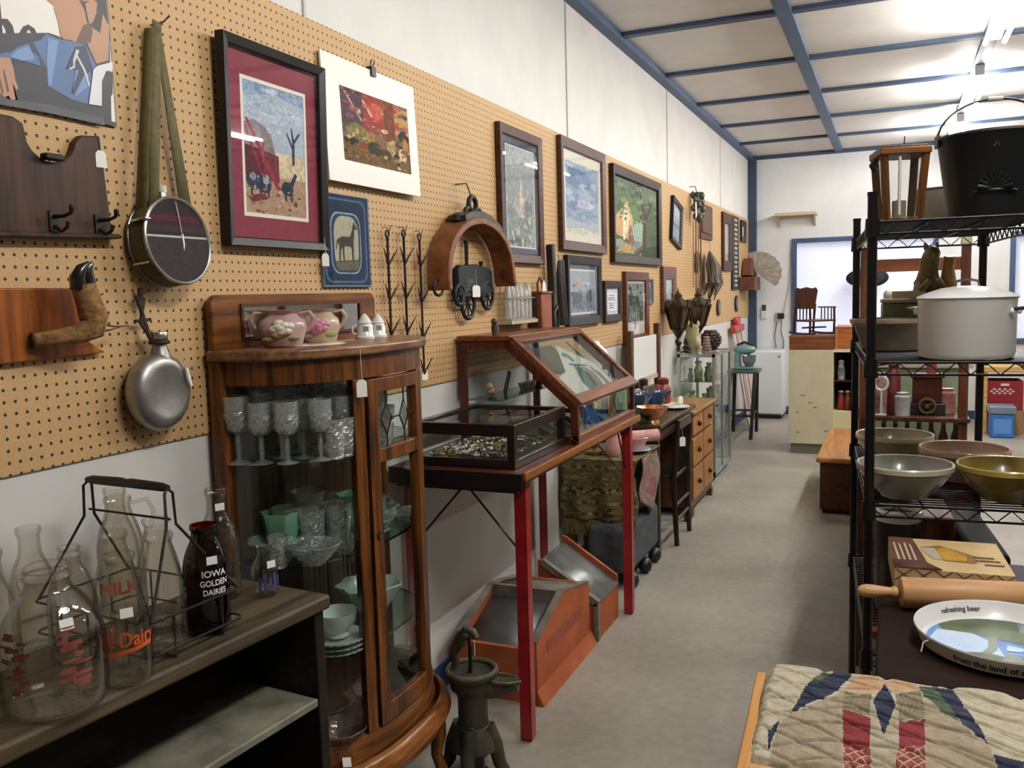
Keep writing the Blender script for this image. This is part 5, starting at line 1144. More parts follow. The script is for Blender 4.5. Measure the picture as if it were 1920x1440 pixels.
for i in range(10):
    x, y = g.uniform(.33, .49), 3.36 + i * .072; c = g.choice(('#23283c', '#2c2c30', '#b9b9b4', '#3a3a4c', '#8d8d88'))
    b = B(); b.tube([(x, y, TZ + .018), (x + g.uniform(-.05, .02), y + g.uniform(-.04, .04), TZ + .03 + g.uniform(0, .05)), (x + .02, y + .03, TZ + .02)], [.012, .018, .008], 8)
    b.solo('trinket', 'small %s trinket behind the low front glass of the slant showcase' % {'#23283c': 'navy', '#2c2c30': 'black', '#b9b9b4': 'silver', '#3a3a4c': 'blue grey', '#8d8d88': 'grey'}[c], 'trinket', mat(c, .35, .3), (x, y, TZ + .012), 'trinkets in the slant showcase, ' + c[1:3])
t2 = thing('bronze_bird', 'small dark carved owl standing on the showcase top at its near corner', 'figurine', T(.18, 3.31, ZT + .022)); b = B(); b.tube([(.18, 3.31, ZT + .022), (.18, 3.31, ZT + .05), (.18, 3.305, ZT + .075)], [.014, .018, .012], 10); b.ell((.18, 3.30, ZT + .08), .014, .016, .013, 10, 8); b.done('body', mat('#3a2a1a', .6, 0, '#5d4a30', 40, .3), t2)

# ---------------------------------------------------------------- orange bins and pump under the table
ORG = mat('#ac5a34', .65, 0, '#934a2a', 6, .05, spec=.3); ZINC = mat('#7f817e', .45, .6, '#696c6b', 8, .03); RIM = mat('#7c7468', .7, 0, '#5d5348', 14, .1)
def bin_(name, label, x0, x1, pr, plates):
    t = thing(name, label, 'bin', T((x0 + x1) / 2, (pr[0][0] + pr[-1][0]) / 2, 0))
    th = .02
    M = Matrix(((0, 0, 1, 0), (1, 0, 0, 0), (0, 1, 0, 0), (0, 0, 0, 1)))      # prism in (y, z) extruded along x
    B(M).prism(pr, x0, x0 + th).done('side_panel', ORG, t, bev=.002); B(M).prism(pr, x1 - th, x1).done('side_panel', ORG, t, bev=.002)
    B().box(x0 + th, x1 - th, pr[0][0], pr[0][0] + th, 0, pr[1][1] - .03).done('front_board', ORG, t, bev=.002)
    B().box(x0 + th, x1 - th, pr[-1][0] - th, pr[-1][0], 0, pr[-2][1]).done('back_board', ORG, t, bev=.002)
    return t, th
t, th = bin_('seed_bin', 'larger orange wooden bin with sunken zinc lid, nearest under the table', .09, .435, [(3.05, 0), (3.05, .25), (3.36, .36), (3.70, .29), (3.70, 0)], None)
b = B(); b.add([(.11, 3.055, .205), (.415, 3.055, .205), (.415, 3.36, .315), (.11, 3.36, .315)], [(0, 1, 2, 3)]); b.done('zinc_lid', ZINC, t, solid=.004)
b = B(); b.add([(.11, 3.36, .345), (.415, 3.36, .345), (.415, 3.70, .28), (.11, 3.70, .28)], [(0, 1, 2, 3)]); b.done('zinc_cover', RIM, t, solid=.006)
b = B(); b.box(.11, .415, 3.345, 3.365, .31, .362); b.done('cross_rail', RIM, t)
for x in (.09, .435 - .024):
    b = B(); b.beam((x + .012, 3.05, .253), (x + .012, 3.36, .363), .028, .008); b.beam((x + .012, 3.36, .363), (x + .012, 3.70, .293), .028, .008); b.done('rim_strip', RIM, t)
b = B(); b.add([(.436, 3.04, 0), (.465, 3.04, 0), (.436, 3.04, .06), (.436, 3.71, 0), (.465, 3.71, 0), (.436, 3.71, .06)], [(0, 1, 2), (5, 4, 3), (0, 3, 4, 1), (1, 4, 5, 2), (2, 5, 3, 0)]); b.done('base_strip', ORG, t)
b = B(T(.4365, 3.36, .2)); 
b.text('DRY FEED', .07, WALLM) if False else b.box(0, .0006, -.2, .22, -.03, .02); b.done('worn_stencil', mat('#7d3a26', .7, 0, '#9c4a30', 40), t)
t = thing('seed_bin', 'smaller orange wooden bin with sloping zinc lid, behind the larger one', 'bin', T(.32, 3.9, 0))
M = Matrix(((1, 0, 0, 0), (0, 0, -1, 0), (0, 1, 0, 0), (0, 0, 0, 1)))    # prism in (x, z) along -y
pr = [(.17, 0), (.46, 0), (.46, .185), (.19, .36), (.17, .36)]
B(M).prism(pr, -3.755, -3.735).done('side_panel', ORG, t, bev=.002)
B(M).prism([(x, z + (.03 if z > .1 else 0)) for x, z in pr], -4.075, -4.055).done('side_panel', ORG, t, bev=.002)
B().box(.44, .46, 3.755, 4.055, 0, .18).done('front_board', ORG, t); B().box(.17, .19, 3.755, 4.055, 0, .35).done('back_board', RIM, t)
b = B(); b.add([(.185, 3.745, .362), (.468, 3.745, .178), (.468, 4.055, .178), (.185, 4.055, .362)], [(0, 1, 2, 3)]); b.done('zinc_lid', mat('#9a9c9a', .4, .6, '#828584', 8, .03), t, solid=.004)
b = B(); b.beam((.19, 3.743, .352), (.462, 3.743, .178), .03, .03); b.box(.445, .466, 3.728, 3.76, 0, .18); b.done('rim_strip', RIM, t)

t = thing('pitcher_pump', 'small rusty cast iron pitcher pump standing on the floor', 'pump', T(.41, 2.53, 0)); PM = T(.41, 2.53, 0)
CIR = mat('#25261f', .6, .3, '#4d4534', 9, .3); CIR2 = mat('#6b644c', .6, .4, '#45422f', 16, .2)
b = B(PM); b.lathe([(.058, .135), (.056, .15), (.05, .19), (.05, .26), (.056, .285), (.072, .30), (.078, .335), (.086, .34), (.09, .352), (.086, .364), (.078, .366), (.074, .352), (.055, .345), (.02, .345), (.001, .347)], 28); b.done('barrel', CIR, t)
b = B(PM); b.tube([(.082 * math.cos(a * .2618), .082 * math.sin(a * .2618), .358) for a in range(24)], .0095, 8, True); b.done('rim', CIR2, t)
b = B(PM)       # flared base with an arched opening towards the viewer
for a0 in range(0, 360, 90):
    a = R_(a0 - 20 + 30); b.tube([(.045 * math.cos(a), .045 * math.sin(a), .165), (.075 * math.cos(a), .075 * math.sin(a), .10), (.088 * math.cos(a), .088 * math.sin(a), .04), (.108 * math.cos(a), .108 * math.sin(a), .008), (.118 * math.cos(a), .118 * math.sin(a), .008)], [.03, .026, .022, .02, .012], 10)
b.lathe([(.05, .175), (.06, .165), (.078, .13), (.086, .095), (.082, .095), (.07, .13), (.05, .16)], 24)
b.done('base', CIR, t)
b = B(PM); b.lathe([(.035, .1), (.035, .004), (.05, .0)], 18); b.done('pipe_stub', BLACK, t)
b = B(PM @ RZ(8)); b.tube([(.06, 0, .305), (.10, 0, .305), (.135, 0, .318), (.16, 0, .322)], [.04, .032, .026, .022], 12); b.done('spout', CIR, t)
b = B(PM @ RZ(8)); b.tube([(.07, -.03, .34), (.1, -.035, .335), (.14, -.03, .335), (.168, 0, .33), (.14, .03, .335), (.1, .035, .335), (.07, .03, .34)], .006, 6); b.done('spout_lip', CIR2, t)
b = B(PM); b.tube([(-.005, 0, .345), (-.002, 0, .43), (-.008, 0, .47)], .0075, 8); b.done('piston_rod', IRON, t)
b = B(PM); b.tube([(-.03, -.01, .44), (-.025, -.01, .48), (-.01, -.01, .50), (.015, -.01, .495), (.028, -.01, .475)], [.013, .016, .016, .013, .01], 10); b.tube([(-.06, .0, .36), (-.06, 0, .41), (-.03, -.005, .45)], [.014, .011, .012], 8); b.done('handle_joint', mat('#2a2a22', .6, .4, '#5d5740', 18, .2), t)
b = B(PM); b.cyl((-.006, -.032, .485), (-.006, .012, .485), .009, n=8); b.done('pivot_bolt', CIR2, t)
b = B(PM @ T(.0, -.055, .17) @ RX(8)); b.tube([(.02 + .012 * math.cos(a * .52), 0, .012 * math.sin(a * .52)) for a in range(12)], .0035, 6, True); b.tube([(.02, 0, -.012), (.02, 0, -.04)], .004, 6); b.done('raised_mark', CIR2, t)
b = B(PM @ T(.022, -.02, .47) @ RZ(35)); b.box(-.001, .001, -.01, .01, -.05, .0); b.done('price_tag', TAG, t, label='white paper price tag')

# ---------------------------------------------------------------- further along the wall
# side table under a fringed cloth
t = thing('side_table', 'small wooden side table under an olive fringed tapestry cloth', 'table', T(.23, 4.75, 0))
B().box(.03, .43, 4.5, 5.02, .675, .70).done('table_top', DKW, t, bev=.004)
for x, y in ((.06, 4.54), (.15, 4.54), (.06, 4.98), (.15, 4.98)): B().box(x - .02, x + .02, y - .02, y + .02, 0, .675).done('leg', DKW, t)
CLO = mat('#4d4526', .95, 0, '#6d6338', 22, .3, stretch=(1, 1, 3), lo=.4, hi=.6); CLO2 = mat('#2f2a16', .95, 0, '#8a7d4c', 30, .3, lo=.45, hi=.58)
b = B()
def cl(u, v):      # u along x, v from the back over the near end and down
    x = .02 + u * .43
    if v < .45: return (x, 5.0 - (v / .45) * .52, .706)
    w = (v - .45) / .55; return (x + .012 * math.sin(w * 7 + u * 3), 4.475 + .014 * math.sin(u * 18) * w, .704 - .34 * w)
b.grid(cl, 40, 40, midx=lambda u, v: 1 if (v > .5 and (abs((v * 9) % 1 - .5) < .16 or (abs((u * 5 + .3) % 1 - .5) < .2 and abs((v * 9) % 1) > .8))) else 0)
t = thing('fringed_cloth', 'olive green patterned tapestry cloth with long fringe hanging over the table end', 'tablecloth', T(.23, 4.75, .706))
b.done('cloth', [CLO, CLO2], t, solid=.004)
b = B()
g = random.Random(2)
for i in range(70):
    x = .025 + .42 * i / 69; b.tube([(x, 4.475, .368), (x + g.uniform(-.006, .006), 4.472, .32), (x + g.uniform(-.008, .008), 4.475, .28)], .0028, 4)
f_ = b.done('fringe', mat('#6d6236', .95), t); f_['kind'] = 'stuff'
b = B(); b.grid(lambda u, v: (.435 + .012 * math.sin(v * 6 + u * 5), 4.62 + u * .38, .704 - v * (.36 - .18 * abs(u - .6))), 16, 16, midx=lambda u, v: 1 if (u - .5) ** 2 + (v - .55) ** 2 < .06 else 0)
b.done('side_drop', [mat('#6a5448', .95, 0, '#857060', 20, .2), mat('#6e3038', .95, 0, '#8d6a60', 30, .2)], t, solid=.004)
PK = mat('#c98a80', .3, 0, '#d8a79a', 9, coat=.4)
M = T(.29, 4.60, .711); t = thing('pink_pitcher', 'tall salmon pink ceramic pitcher at the near corner of the cloth covered table', 'pitcher', M)
b = B(M); b.lathe([(.001, 0), (.036, 0), (.05, .03), (.05, .06), (.036, .1), (.034, .13), (.042, .15), (.038, .15), (.03, .12), (.001, .03)], 22); b.done('body', PK, t)
b = B(M @ RZ(120)); b.tube([(.034, 0, .13), (.07, 0, .125), (.075, 0, .08), (.048, 0, .045)], .007, 8); b.done('handle', PK, t)
for i, (c, l) in enumerate((('#a9b3c6', 'pale blue plate under the pink bowl'), ('#c99a90', 'dusty pink shallow bowl'))):
    M = T(.37, 4.72, .711 + .015 * i); t = thing(('plate', 'pink_bowl')[i], l + ' on the cloth covered table', ('plate', 'bowl')[i], M)
    b = B(M); b.lathe([(.001, 0), (.05, 0), (.08 + .015 * (1 - i), .02 + .05 * i), (.078 + .015 * (1 - i), .022 + .05 * i), (.05, .008), (.001, .005)], 28); b.done('body', mat(c, .3, coat=.4), t)
b = B(); b.tube([(.33, 4.74, .79), (.47, 4.86, .79)], .035, 14); b.solo('rolled_cloth', 'rolled pale pink cloth lying over the pink bowl', 'cloth', mat('#d3a59c', .9, 0, '#c28f86', 20), (.4, 4.8, .755))
# footstool
t = thing('footstool', 'low dark grey cloth covered stool with black ball feet on the floor', 'stool', T(.27, 4.9, 0))
B().box(.18, .425, 4.42, 5.06, .09, .36).done('padded_body', mat('#33383a', .95, 0, '#464c4d', 18, .3), t, bev=.04, seg=4)
for x in (.22, .41):
    for y in (4.5, 4.78, 5.0): b = B(); b.ell((x, y, .045), .04, .045, .045, 12, 8); b.done('ball_foot', BLACK, t)
# dark buffet table
BT = .82
t = thing('buffet_table', 'long dark topped wooden table crowded with coloured glass', 'table', T(.24, 5.5, 0))
B().box(.03, .45, 5.02, 6.03, BT - .025, BT).done('table_top', wood('#2f2016', '#5a4630', 'Y', .35, .3), t, bev=.004)
B().box(.06, .42, 5.06, 6.0, BT - .11, BT - .025).done('apron', DKW, t)
for y in (5.09, 5.98):
    for x in (.07, .40): B().box(x - .022, x + .022, y - .022, y + .022, 0, BT - .11).done('leg', wood('#1c100b', '#3a2216', 'Z'), t)
# dark spindle chair pushed against it
t = thing('spindle_chair', 'dark wooden spindle back chair pushed in at the buffet table', 'chair', T(.4, 5.55, 0))
CHW = wood('#17100c', '#32211a', 'Z', .35, .3)
for y in (5.37, 5.74): b = B(); b.tube([(.46, y, 0), (.44, y, .42), (.475, y, .80)], [.016, .019, .013], 10); b.done('back_post', CHW, t)
for y in (5.39, 5.72): b = B(); b.tube([(.12, y, 0), (.14, y, .42)], [.014, .019], 10); b.done('leg', CHW, t)
b = B(); b.box(.458, .482, 5.36, 5.75, .735, .80); b.done('crest_rail', CHW, t, bev=.006)
for y in (5.44, 5.51, 5.6, 5.67): b = B(); b.tube([(.443, y, .45), (.458, y, .6), (.468, y, .74)], [.007, .010, .007], 8); b.done('spindle', CHW, t)
B().box(.11, .45, 5.37, 5.74, .42, .45).done('seat', CHW, t, bev=.01)
for z in (.16, .26): b = B(); b.tube([(.455, 5.37, z), (.455, 5.74, z)], .010, 8); b.done('stretcher', mat('#4a372a', .4), t)
tagpart(t, .49, 5.42, .75, L=.06, w=.04, h=.06, twist=40)
# coloured glass on the buffet
def ruffle(n, amp, i0): return lambda a, i: 1 + (amp * math.sin(a * n) if i >= i0 else 0)
CARN = mat('#b9683a', .2, .4, '#d89a62', 22, .2, .5)
M = T(.37, 5.13, BT); t = thing('carnival_bowl', 'orange marigold glass bowl with ruffled rim on the near end of the buffet', 'bowl', M)
b = B(M); b.lathe([(.001, 0), (.045, 0), (.04, .015), (.06, .04), (.095, .095), (.092, .096), (.055, .045), (.001, .02)], 36, wob=ruffle(9, .08, 4)); b.done('body', CARN, t)
BLG = glass('#6fb2dd', '#1f5d94', .15, 1.2, .05, .3, 30, df=.06)
for x, y, l in ((.22, 5.36, 'left'), (.3, 5.52, 'right')):
    M = T(x, y, BT); t = thing('blue_bowl', 'bright blue ruffled glass bowl, %s one of the pair on the buffet' % l, 'bowl', M, 'blue glass bowls')
    b = B(M); b.lathe([(.001, 0), (.04, 0), (.02, .015), (.02, .04), (.06, .08), (.085, .145), (.082, .146), (.055, .085), (.001, .05)], 30, wob=ruffle(6, .16, 5)); b.done('body', BLG, t)
M = T(.16, 5.2, BT); t = thing('green_vase', 'tall pale green glass vase behind the orange bowl', 'vase', M)
b = B(M); b.lathe([(.001, 0), (.04, 0), (.034, .04), (.04, .12), (.03, .19), (.02, .25), (.028, .27), (.025, .27), (.001, .25)], 20); b.done('body', mat('#8fb9a0', .2, 0, '#6a9a80', 10, coat=.5), t)
M = T(.34, 5.06, BT); t = thing('green_dish', 'low dark green glass dish at the near edge of the buffet', 'dish', M)
b = B(M); b.lathe([(.001, 0), (.04, 0), (.045, .02), (.042, .055), (.04, .055), (.001, .02)], 20); b.done('body', glass('#8fae8a', '#3f5c3c', .12, 1.4), t)
for x, y, l in ((.36, 5.78, 'front'), (.27, 5.88, 'rear')):
    b = B(); b.lathe([(.001, BT), (.06, BT), (.1, BT + .014), (.1, BT + .018), (.001, BT + .006)], 30, T(x, y, 0)); b.solo('white_plate', 'white plate near the far end of the buffet, %s one' % l, 'plate', mat('#e6e2d8', .3, coat=.4), (x, y, BT), 'white plates on the buffet')
for k, y in enumerate((5.87, 5.91)):
    b = B(); b.lathe([(.001, BT + .02), (.017, BT + .02), (.019, BT + .05), (.012, BT + .065), (.001, BT + .07)], 14, T(.37, y, 0)); b.solo('white_shaker', 'small white shaker on the front white plate, %s one' % ('left', 'right')[k], 'shaker', mat('#e9e6dc', .3, coat=.3), (.37, y, BT + .02))
for x, y, h, r_, c1, c2, l in ((.12, 5.62, .2, .06, '#7d4a22', '#2a120c', 'brown and black stoneware jar on the buffet'), (.13, 5.45, .22, .035, '#b9aa78', '#8a7a4a', 'tall tan jar beside the brown stoneware'), (.14, 5.8, .2, .042, '#2a1512', '#3d2018', 'dark brown glass bottle on the buffet'), (.24, 5.96, .19, .05, '#9c3c2c', '#6e221c', 'red painted canister at the far end of the buffet'), (.07, 5.35, .24, .03, '#4a2a1c', '#2a1712', 'slim dark wooden candlestick against the wall')):
    M = T(x, y, BT); t = thing('jar', l, 'jar', M)
    b = B(M); b.lathe([(.001, 0), (r_, 0), (r_ * 1.05, h * .3), (r_ * 1.05, h * .6), (r_ * .7, h * .75)], 20); b.done('body', mat(c1, .35, 0, c2, 12, coat=.3), t)
    b = B(M); b.lathe([(r_ * .7, h * .75), (r_ * .75, h * .8), (r_ * .75, h * .95), (r_ * .3, h), (.001, h)], 20); b.done('lid', mat(c2, .4), t)
# dresser mirror frame standing on the buffet, by the wall
t = thing('dresser_mirror', 'white panel held between two square brown wooden posts, standing by the wall', 'mirror stand', T(.08, 6.08, BT))
PW = wood('#3d2414', '#66401f', 'Z', .4, .2)
for y, z in ((5.69, 1.345), (6.44, 1.37)): B().box(.06, .10, y - .03, y + .03, .82, z).done('post', PW, t, bev=.003)
B().box(.062, .098, 5.72, 6.41, .86, .92).done('bottom_rail', PW, t); 
B().box(.07, .085, 5.74, 6.40, 1.0, 1.29).done('white_panel', mat('#eef0ee', .3, coat=.3), t, bev=.003)
B().box(.066, .09, 5.72, 6.41, .97, 1.0).done('panel_rail', mat('#b9aca0', .4), t)
# oak cabinet
t = thing('oak_cabinet', 'small golden oak cabinet with black knobs beside the glass showcase', 'cabinet', T(.22, 6.5, 0))
GO = wood('#7d4c20', '#b0763a', 'Z', .4, .3); DO = wood('#3a2010', '#5d3819', 'Z', .4, .3)
B().box(.02, .40, 6.09, 6.86, .06, .735).done('case', DO, t, bev=.003)
B().box(.01, .435, 6.06, 6.90, .735, .76).done('top', wood('#7d5228', '#b98a52', 'Y', .35, .3), t, bev=.005)
for y0, y1 in ((6.10, 6.46), (6.49, 6.85)):
    for z0, z1 in ((.58, .72), (.36, .56), (.12, .34)):
        o = B().box(.40, .416, y0, y1, z0, z1).done('drawer', GO, t, bev=.004)
        b = B(); b.ell((.428, (y0 + y1) / 2, (z0 + z1) / 2), .014, .02, .02, 10, 6); b.done('knob', BLACK, o)
for y in (6.11, 6.82): B().box(.37, .41, y - .02, y + .04, 0, .06).done('foot', DO, t)
# glass display cabinet
GY0, GY1, GZ = 7.28, 8.07, 1.075
t = thing('glass_cabinet', 'tall aluminium framed glass display cabinet full of green things', 'showcase', T(.2, 7.7, 0))
ALF = mat('#b5b8b5', .3, .8)
for y in (GY0, GY1 - .022):
    for x in (.04, .33): B().box(x, x + .022, y, y + .022, .05, GZ).done('corner_post', ALF, t)
for z0, z1 in ((.05, .085), (GZ - .025, GZ)):
    b = B(); b.box(.04, .352, GY0, GY0 + .022, z0, z1); b.box(.04, .352, GY1 - .022, GY1, z0, z1); b.box(.33, .352, GY0, GY1, z0, z1); b.box(.04, .062, GY0, GY1, z0, z1); b.done('frame_rail', ALF, t)
GP = glass('#f0f5f2', '#b9c9c2', .07, 3, cap=.8)
B().rect(.05, .34, GY0 + .03, GY1 - .03, GZ - .004).done('top_pane', GP, t)
b = B(); b.add([(.06, GY0 + .01, .085), (.335, GY0 + .01, .085), (.335, GY0 + .01, GZ - .02), (.06, GY0 + .01, GZ - .02)], [(0, 1, 2, 3)]); b.done('end_pane', GP, t)
b = B(); b.add([(.342, GY0 + .02, .085), (.342, GY1 - .02, .085), (.342, GY1 - .02, GZ - .02), (.342, GY0 + .02, GZ - .02)], [(0, 1, 2, 3)]); b.done('door_pane', GP, t)
B().box(.337, .35, 7.66, 7.68, .085, GZ - .02).done('door_stile', ALF, t)
for z in (.36, .62, .84): B().box(.06, .335, GY0 + .02, GY1 - .02, z, z + .006).done('glass_shelf', glass('#e3efe8', '#6d9080', .08, 1.5), t)
B().box(.05, .345, GY0 + .01, GY1 - .01, .05, .07).done('floor_board', mat('#c9c6bd', .6), t)
for y in (GY0 + .04, GY1 - .04):
    b = B(); b.cyl((.3, y, 0), (.3, y, .05), .02, n=10); b.cyl((.09, y, 0), (.09, y, .05), .02, n=10); 
    b.done('caster_pair', BLACK, t)
g = random.Random(6)
VC = (('#85946c', 'green'), ('#66755a', 'dark green'), ('#a9b084', 'yellow green'), ('#6d6a72', 'grey'), ('#8f8fae', 'lavender'), ('#d9d6cc', 'white'))
cnt = {}
for z, nm in ((.626, 'upper middle'), (.846, 'top'), (.366, 'lower middle')):
    for i in range(6):
        y = GY0 + .09 + i * .118; x = g.uniform(.12, .28); c, cn = VC[g.randrange(3) if z > .5 else g.randrange(6)]; h = g.uniform(.08, .15); r_ = g.uniform(.025, .045)
        M = T(x, y, z); b = B(M); b.lathe([(.001, 0), (r_ * .7, 0), (r_, h * .4), (r_ * .5, h * .75), (r_ * .75, h), (r_ * .7, h), (.001, h * .7)], 14)
        o = b.solo('glass_vase', '%s vase on the %s shelf of the glass display cabinet' % (cn, nm), 'vase', mat(c, .25, coat=.4), (x, y, z), '%s vases, %s shelf of the display cabinet' % (cn, nm))
# on top of the display cabinet
M = T(.13, 7.47, GZ + .001); t = thing('owl_figurine', 'tan owl figurine standing on the glass display cabinet', 'figurine', M)
b = B(M); b.lathe([(.001, 0), (.06, 0), (.075, .06), (.072, .13), (.055, .17), (.058, .2), (.045, .235), (.001, .25)], 18); b.done('body', mat('#857a55', .7, 0, '#a69b78', 12, .2), t)
b = B(M); b.ell((.045, -.04, .09), .03, .035, .06, 10, 8); b.done('breast', mat('#c3b68c', .6), t)
b = B(M); b.ell((.0, -.05, .245), .014, .014, .028, 8, 6); b.done('ear_tuft', mat('#1a1714', .6), t)
b = B(M); b.ell((.045, .02, .245), .014, .014, .028, 8, 6); b.done('ear_tuft', mat('#c9bd96', .6), t)
M = T(.22, 7.80, GZ + .001); t = thing('pinecone_jar', 'round jar covered with dark knobbly pine cone scales', 'jar', M)
b = B(M)
for i in range(7):
    for j in range(12):
        a = j * .5236 + (i % 2) * .26; z = .02 + i * .024; r_ = .085 * math.sin(math.pi * (i + 1.6) / 9.2); b.ell((r_ * math.cos(a), r_ * math.sin(a), z), .018, .018, .014, 6, 4)
b.done('scales', mat('#2a1a1a', .5, 0, '#584040', 60), t); b = B(M); b.lathe([(.001, 0), (.05, 0), (.08, .05), (.08, .11), (.05, .165), (.001, .17)], 16); b.done('body', mat('#20141a', .5), t)
M = T(.1, 7.34, GZ + .001); t = thing('evergreen_sprig', 'small dark green artificial tree by the lantern stem', 'plant', M)
b = B(M)
for i in range(60): a = g.uniform(0, 6.28); z = g.uniform(.01, .13); r_ = .06 * (1 - z / .16); b.tube([(0, 0, z), (r_ * math.cos(a), r_ * math.sin(a), z - .01)], [.006, .002], 4)
b.done('needles', mat('#2f3626', .9), t)
M = T(.27, 7.36, GZ + .001); t = thing('shell_figure', 'small mottled pink pine cone figure on the near edge of the display cabinet', 'figurine', M)
b = B(M)
for i in range(6):
    for j in range(8): a = j * .785 + i * .4; r_ = .035 * (1 - i / 8); b.ell((r_ * math.cos(a), r_ * math.sin(a), .015 + i * .024), .012, .012, .012, 6, 4)
b.done('scales', mat('#7d5f55', .7, 0, '#b59a8c', 50), t)
M = T(.22, 7.58, GZ + .001); b = B(M); b.lathe([(.001, 0), (.03, 0), (.035, .03), (.02, .07), (.025, .09), (.001, .1)], 14); b.solo('black_pitcher', 'little black pitcher between the owl and the pine cone jar', 'pitcher', BLACK, (.22, 7.58, GZ + .001))
# coach lanterns on the wall
BRS = mat('#2a2418', .4, .5, '#4d4228', 20, .1)
for y, x, z, l in ((6.93, .13, 1.30, 'black brass coach lantern with amber glass, nearer of the two on the wall'), (7.62, .15, 1.30, 'black brass coach lantern with reddish glass, farther of the two on the wall')):
    M = T(x, y, z); t = thing('coach_lantern', l, 'lantern', M, 'coach lanterns')
    b = B(M); b.lathe([(.001, -.18), (.02, -.17), (.012, -.14), (.03, -.1), (.014, -.07), (.05, -.01), (.06, 0)], 14); b.done('stem', BRS, t)
    for k in range(6):
        a = k * 1.0472; b = B(M); b.tube([(.055 * math.cos(a), .055 * math.sin(a), 0), (.105 * math.cos(a), .105 * math.sin(a), .17)], .009, 6); b.done('corner_bar', BRS, t)
    b = B(M); b.lathe([(.05, 0), (.098, .17)], 6); b.done('amber_glass', mat('#4a2c12' if y < 7.2 else '#4a1f16', .2, 0, '#2a1a10', 8, coat=.6), t, flat=True)
    b = B(M); b.lathe([(.112, .165), (.118, .18), (.09, .2), (.05, .235), (.03, .25), (.035, .27), (.012, .29), (.001, .33)], 6, wob=None); b.done('cap', BRS, t, flat=True)
    for k in range(6):
        a = k * 1.0472 + .5; b = B(M); b.tube([(.1 * math.cos(a), .1 * math.sin(a), .18), (.11 * math.cos(a), .11 * math.sin(a), .22), (.085 * math.cos(a), .085 * math.sin(a), .225)], .007, 6); b.done('scroll', BRS, t)
    b = B(M); b.tube([(-x + .01, 0, .2), (-.06, 0, .2), (-.03, 0, .24)], .008, 6); b.done('wall_arm', BRS, t)
# white painted lamp shade behind the showcase
M = T(.17, 5.02, BT); t = thing('oil_lamp', 'white domed lamp shade painted with black flowers, rising behind the slant showcase', 'lamp', T(.17, 4.62, .7125)); M = RM[t]
b = B(M); b.lathe([(.001, 0), (.05, 0), (.05, .015), (.02, .03), (.02, .12), (.05, .16), (.06, .22), (.04, .28), (.025, .30), (.025, .36)], 18); b.done('base', mat('#8a7340', .35, .7), t)
b = B(M); b.lathe([(.13, .40), (.128, .43), (.11, .50), (.08, .57), (.04, .61), (.035, .63)], 28); b.done('lamp_shade', mat('#e6e2d8', .35, coat=.3), t, solid=.004)
b = B(M)
for (a, z, r_) in ((-25, .455, .018), (-12, .44, .02), (-18, .475, .014), (-5, .425, .012), (-30, .425, .012)):
    aa = R_(a); rr = .133 - (z - .40) * .18; b.ell((rr * math.cos(aa), rr * math.sin(aa), z), .006, r_, r_, 8, 6)
for a in (-42, -36): aa = R_(a); b.tube([(.122 * math.cos(aa), .122 * math.sin(aa), .48), (.1 * math.cos(aa), .1 * math.sin(aa), .54)], .006, 5)
b.done('painted_flowers', mat('#1d2430', .5), t)
# stool with mixer, red topped high stool, fridge
t = thing('bar_stool', 'black bar stool with a grey seat near the back corner', 'stool', T(.21, 9.75, 0))
B().box(.05, .38, 9.6, 9.95, .70, .735).done('seat', mat('#4a5350', .45), t, bev=.01)
for x, y, dx, dy in ((.35, 9.63, -.03, -.12), (.33, 9.92, -.03, .16), (.09, 9.63, -.04, -.1), (.09, 9.92, -.04, .12)):
    b = B(); b.tube([(x + dx, y + dy, 0), (x, y, .70)], [.02, .022], 8); b.done('leg', BLACK, t)
b = B(); b.tube([(.325, 9.54, .25), (.31, 10.03, .25)], .012, 8); b.tube([(.06, 9.56, .25), (.06, 10.0, .25)], .012, 8); b.tube([(.06, 9.56, .25), (.325, 9.54, .25)], .012, 8); b.tube([(.06, 10.0, .25), (.31, 10.03, .25)], .012, 8); b.done('foot_ring', BLACK, t)
TEA = mat('#729694', .4, 0, '#628583', 8, coat=.2)
t = thing('stand_mixer', 'pale teal stand mixer on the black bar stool', 'mixer', T(.22, 9.75, .736)); M = T(.22, 9.75, .736)
b = B(M); b.box(-.11, .11, -.08, .08, 0, .03); b.done('base', TEA, t, bev=.012); b = B(M); b.tube([(-.07, 0, .03), (-.075, 0, .13), (-.06, 0, .19)], [.04, .035, .04], 12); b.done('column', TEA, t)
b = B(M); b.ell((0, 0, .215), .125, .06, .055, 16, 10); b.done('motor_head', TEA, t); b = B(M); b.lathe([(.001, .03), (.04, .03), (.07, .09), (.075, .15), (.07, .15), (.001, .05)], 18, T(.05, 0, 0)); b.done('bowl', mat('#7a8a8c', .25, .6), t); b = B(M); b.tube([(.05, 0, .17), (.05, 0, .08)], .012, 8); b.done('beater', STEEL, t)
b = B(M); b.tube([(-.08, 0, .26), (0, 0, .295), (.09, 0, .26)], .014, 8); b.done('handle', BLACK, t)
t = thing('sled', 'red and white wooden sled leaning on the wall in the far corner', 'sled', T(.08, 10.3, 0))
RDP = mat('#b5302c', .4, coat=.2)
for k, y in enumerate((10.06, 10.22, 10.38, 10.54)): b = B(); b.beam((.22, y + .1, 0), (.045, y, 1.18), .09, .018, (1, 0, 0)); b.done('slat', mat('#cfc3bb' if k % 2 == 0 else '#b9938a', .5), t)
B().box(.03, .09, 9.98, 10.64, 1.12, 1.2).done('steering_bar', RDP, t, bev=.015); B().box(.03, .08, 10.18, 10.44, 1.19, 1.29).done('nose_board', RDP, t, bev=.02)
t = thing('small_fridge', 'white compact refrigerator standing against the back wall', 'refrigerator', T(.25, 11.3, 0))
FRW = mat('#dfe5e6', .4)
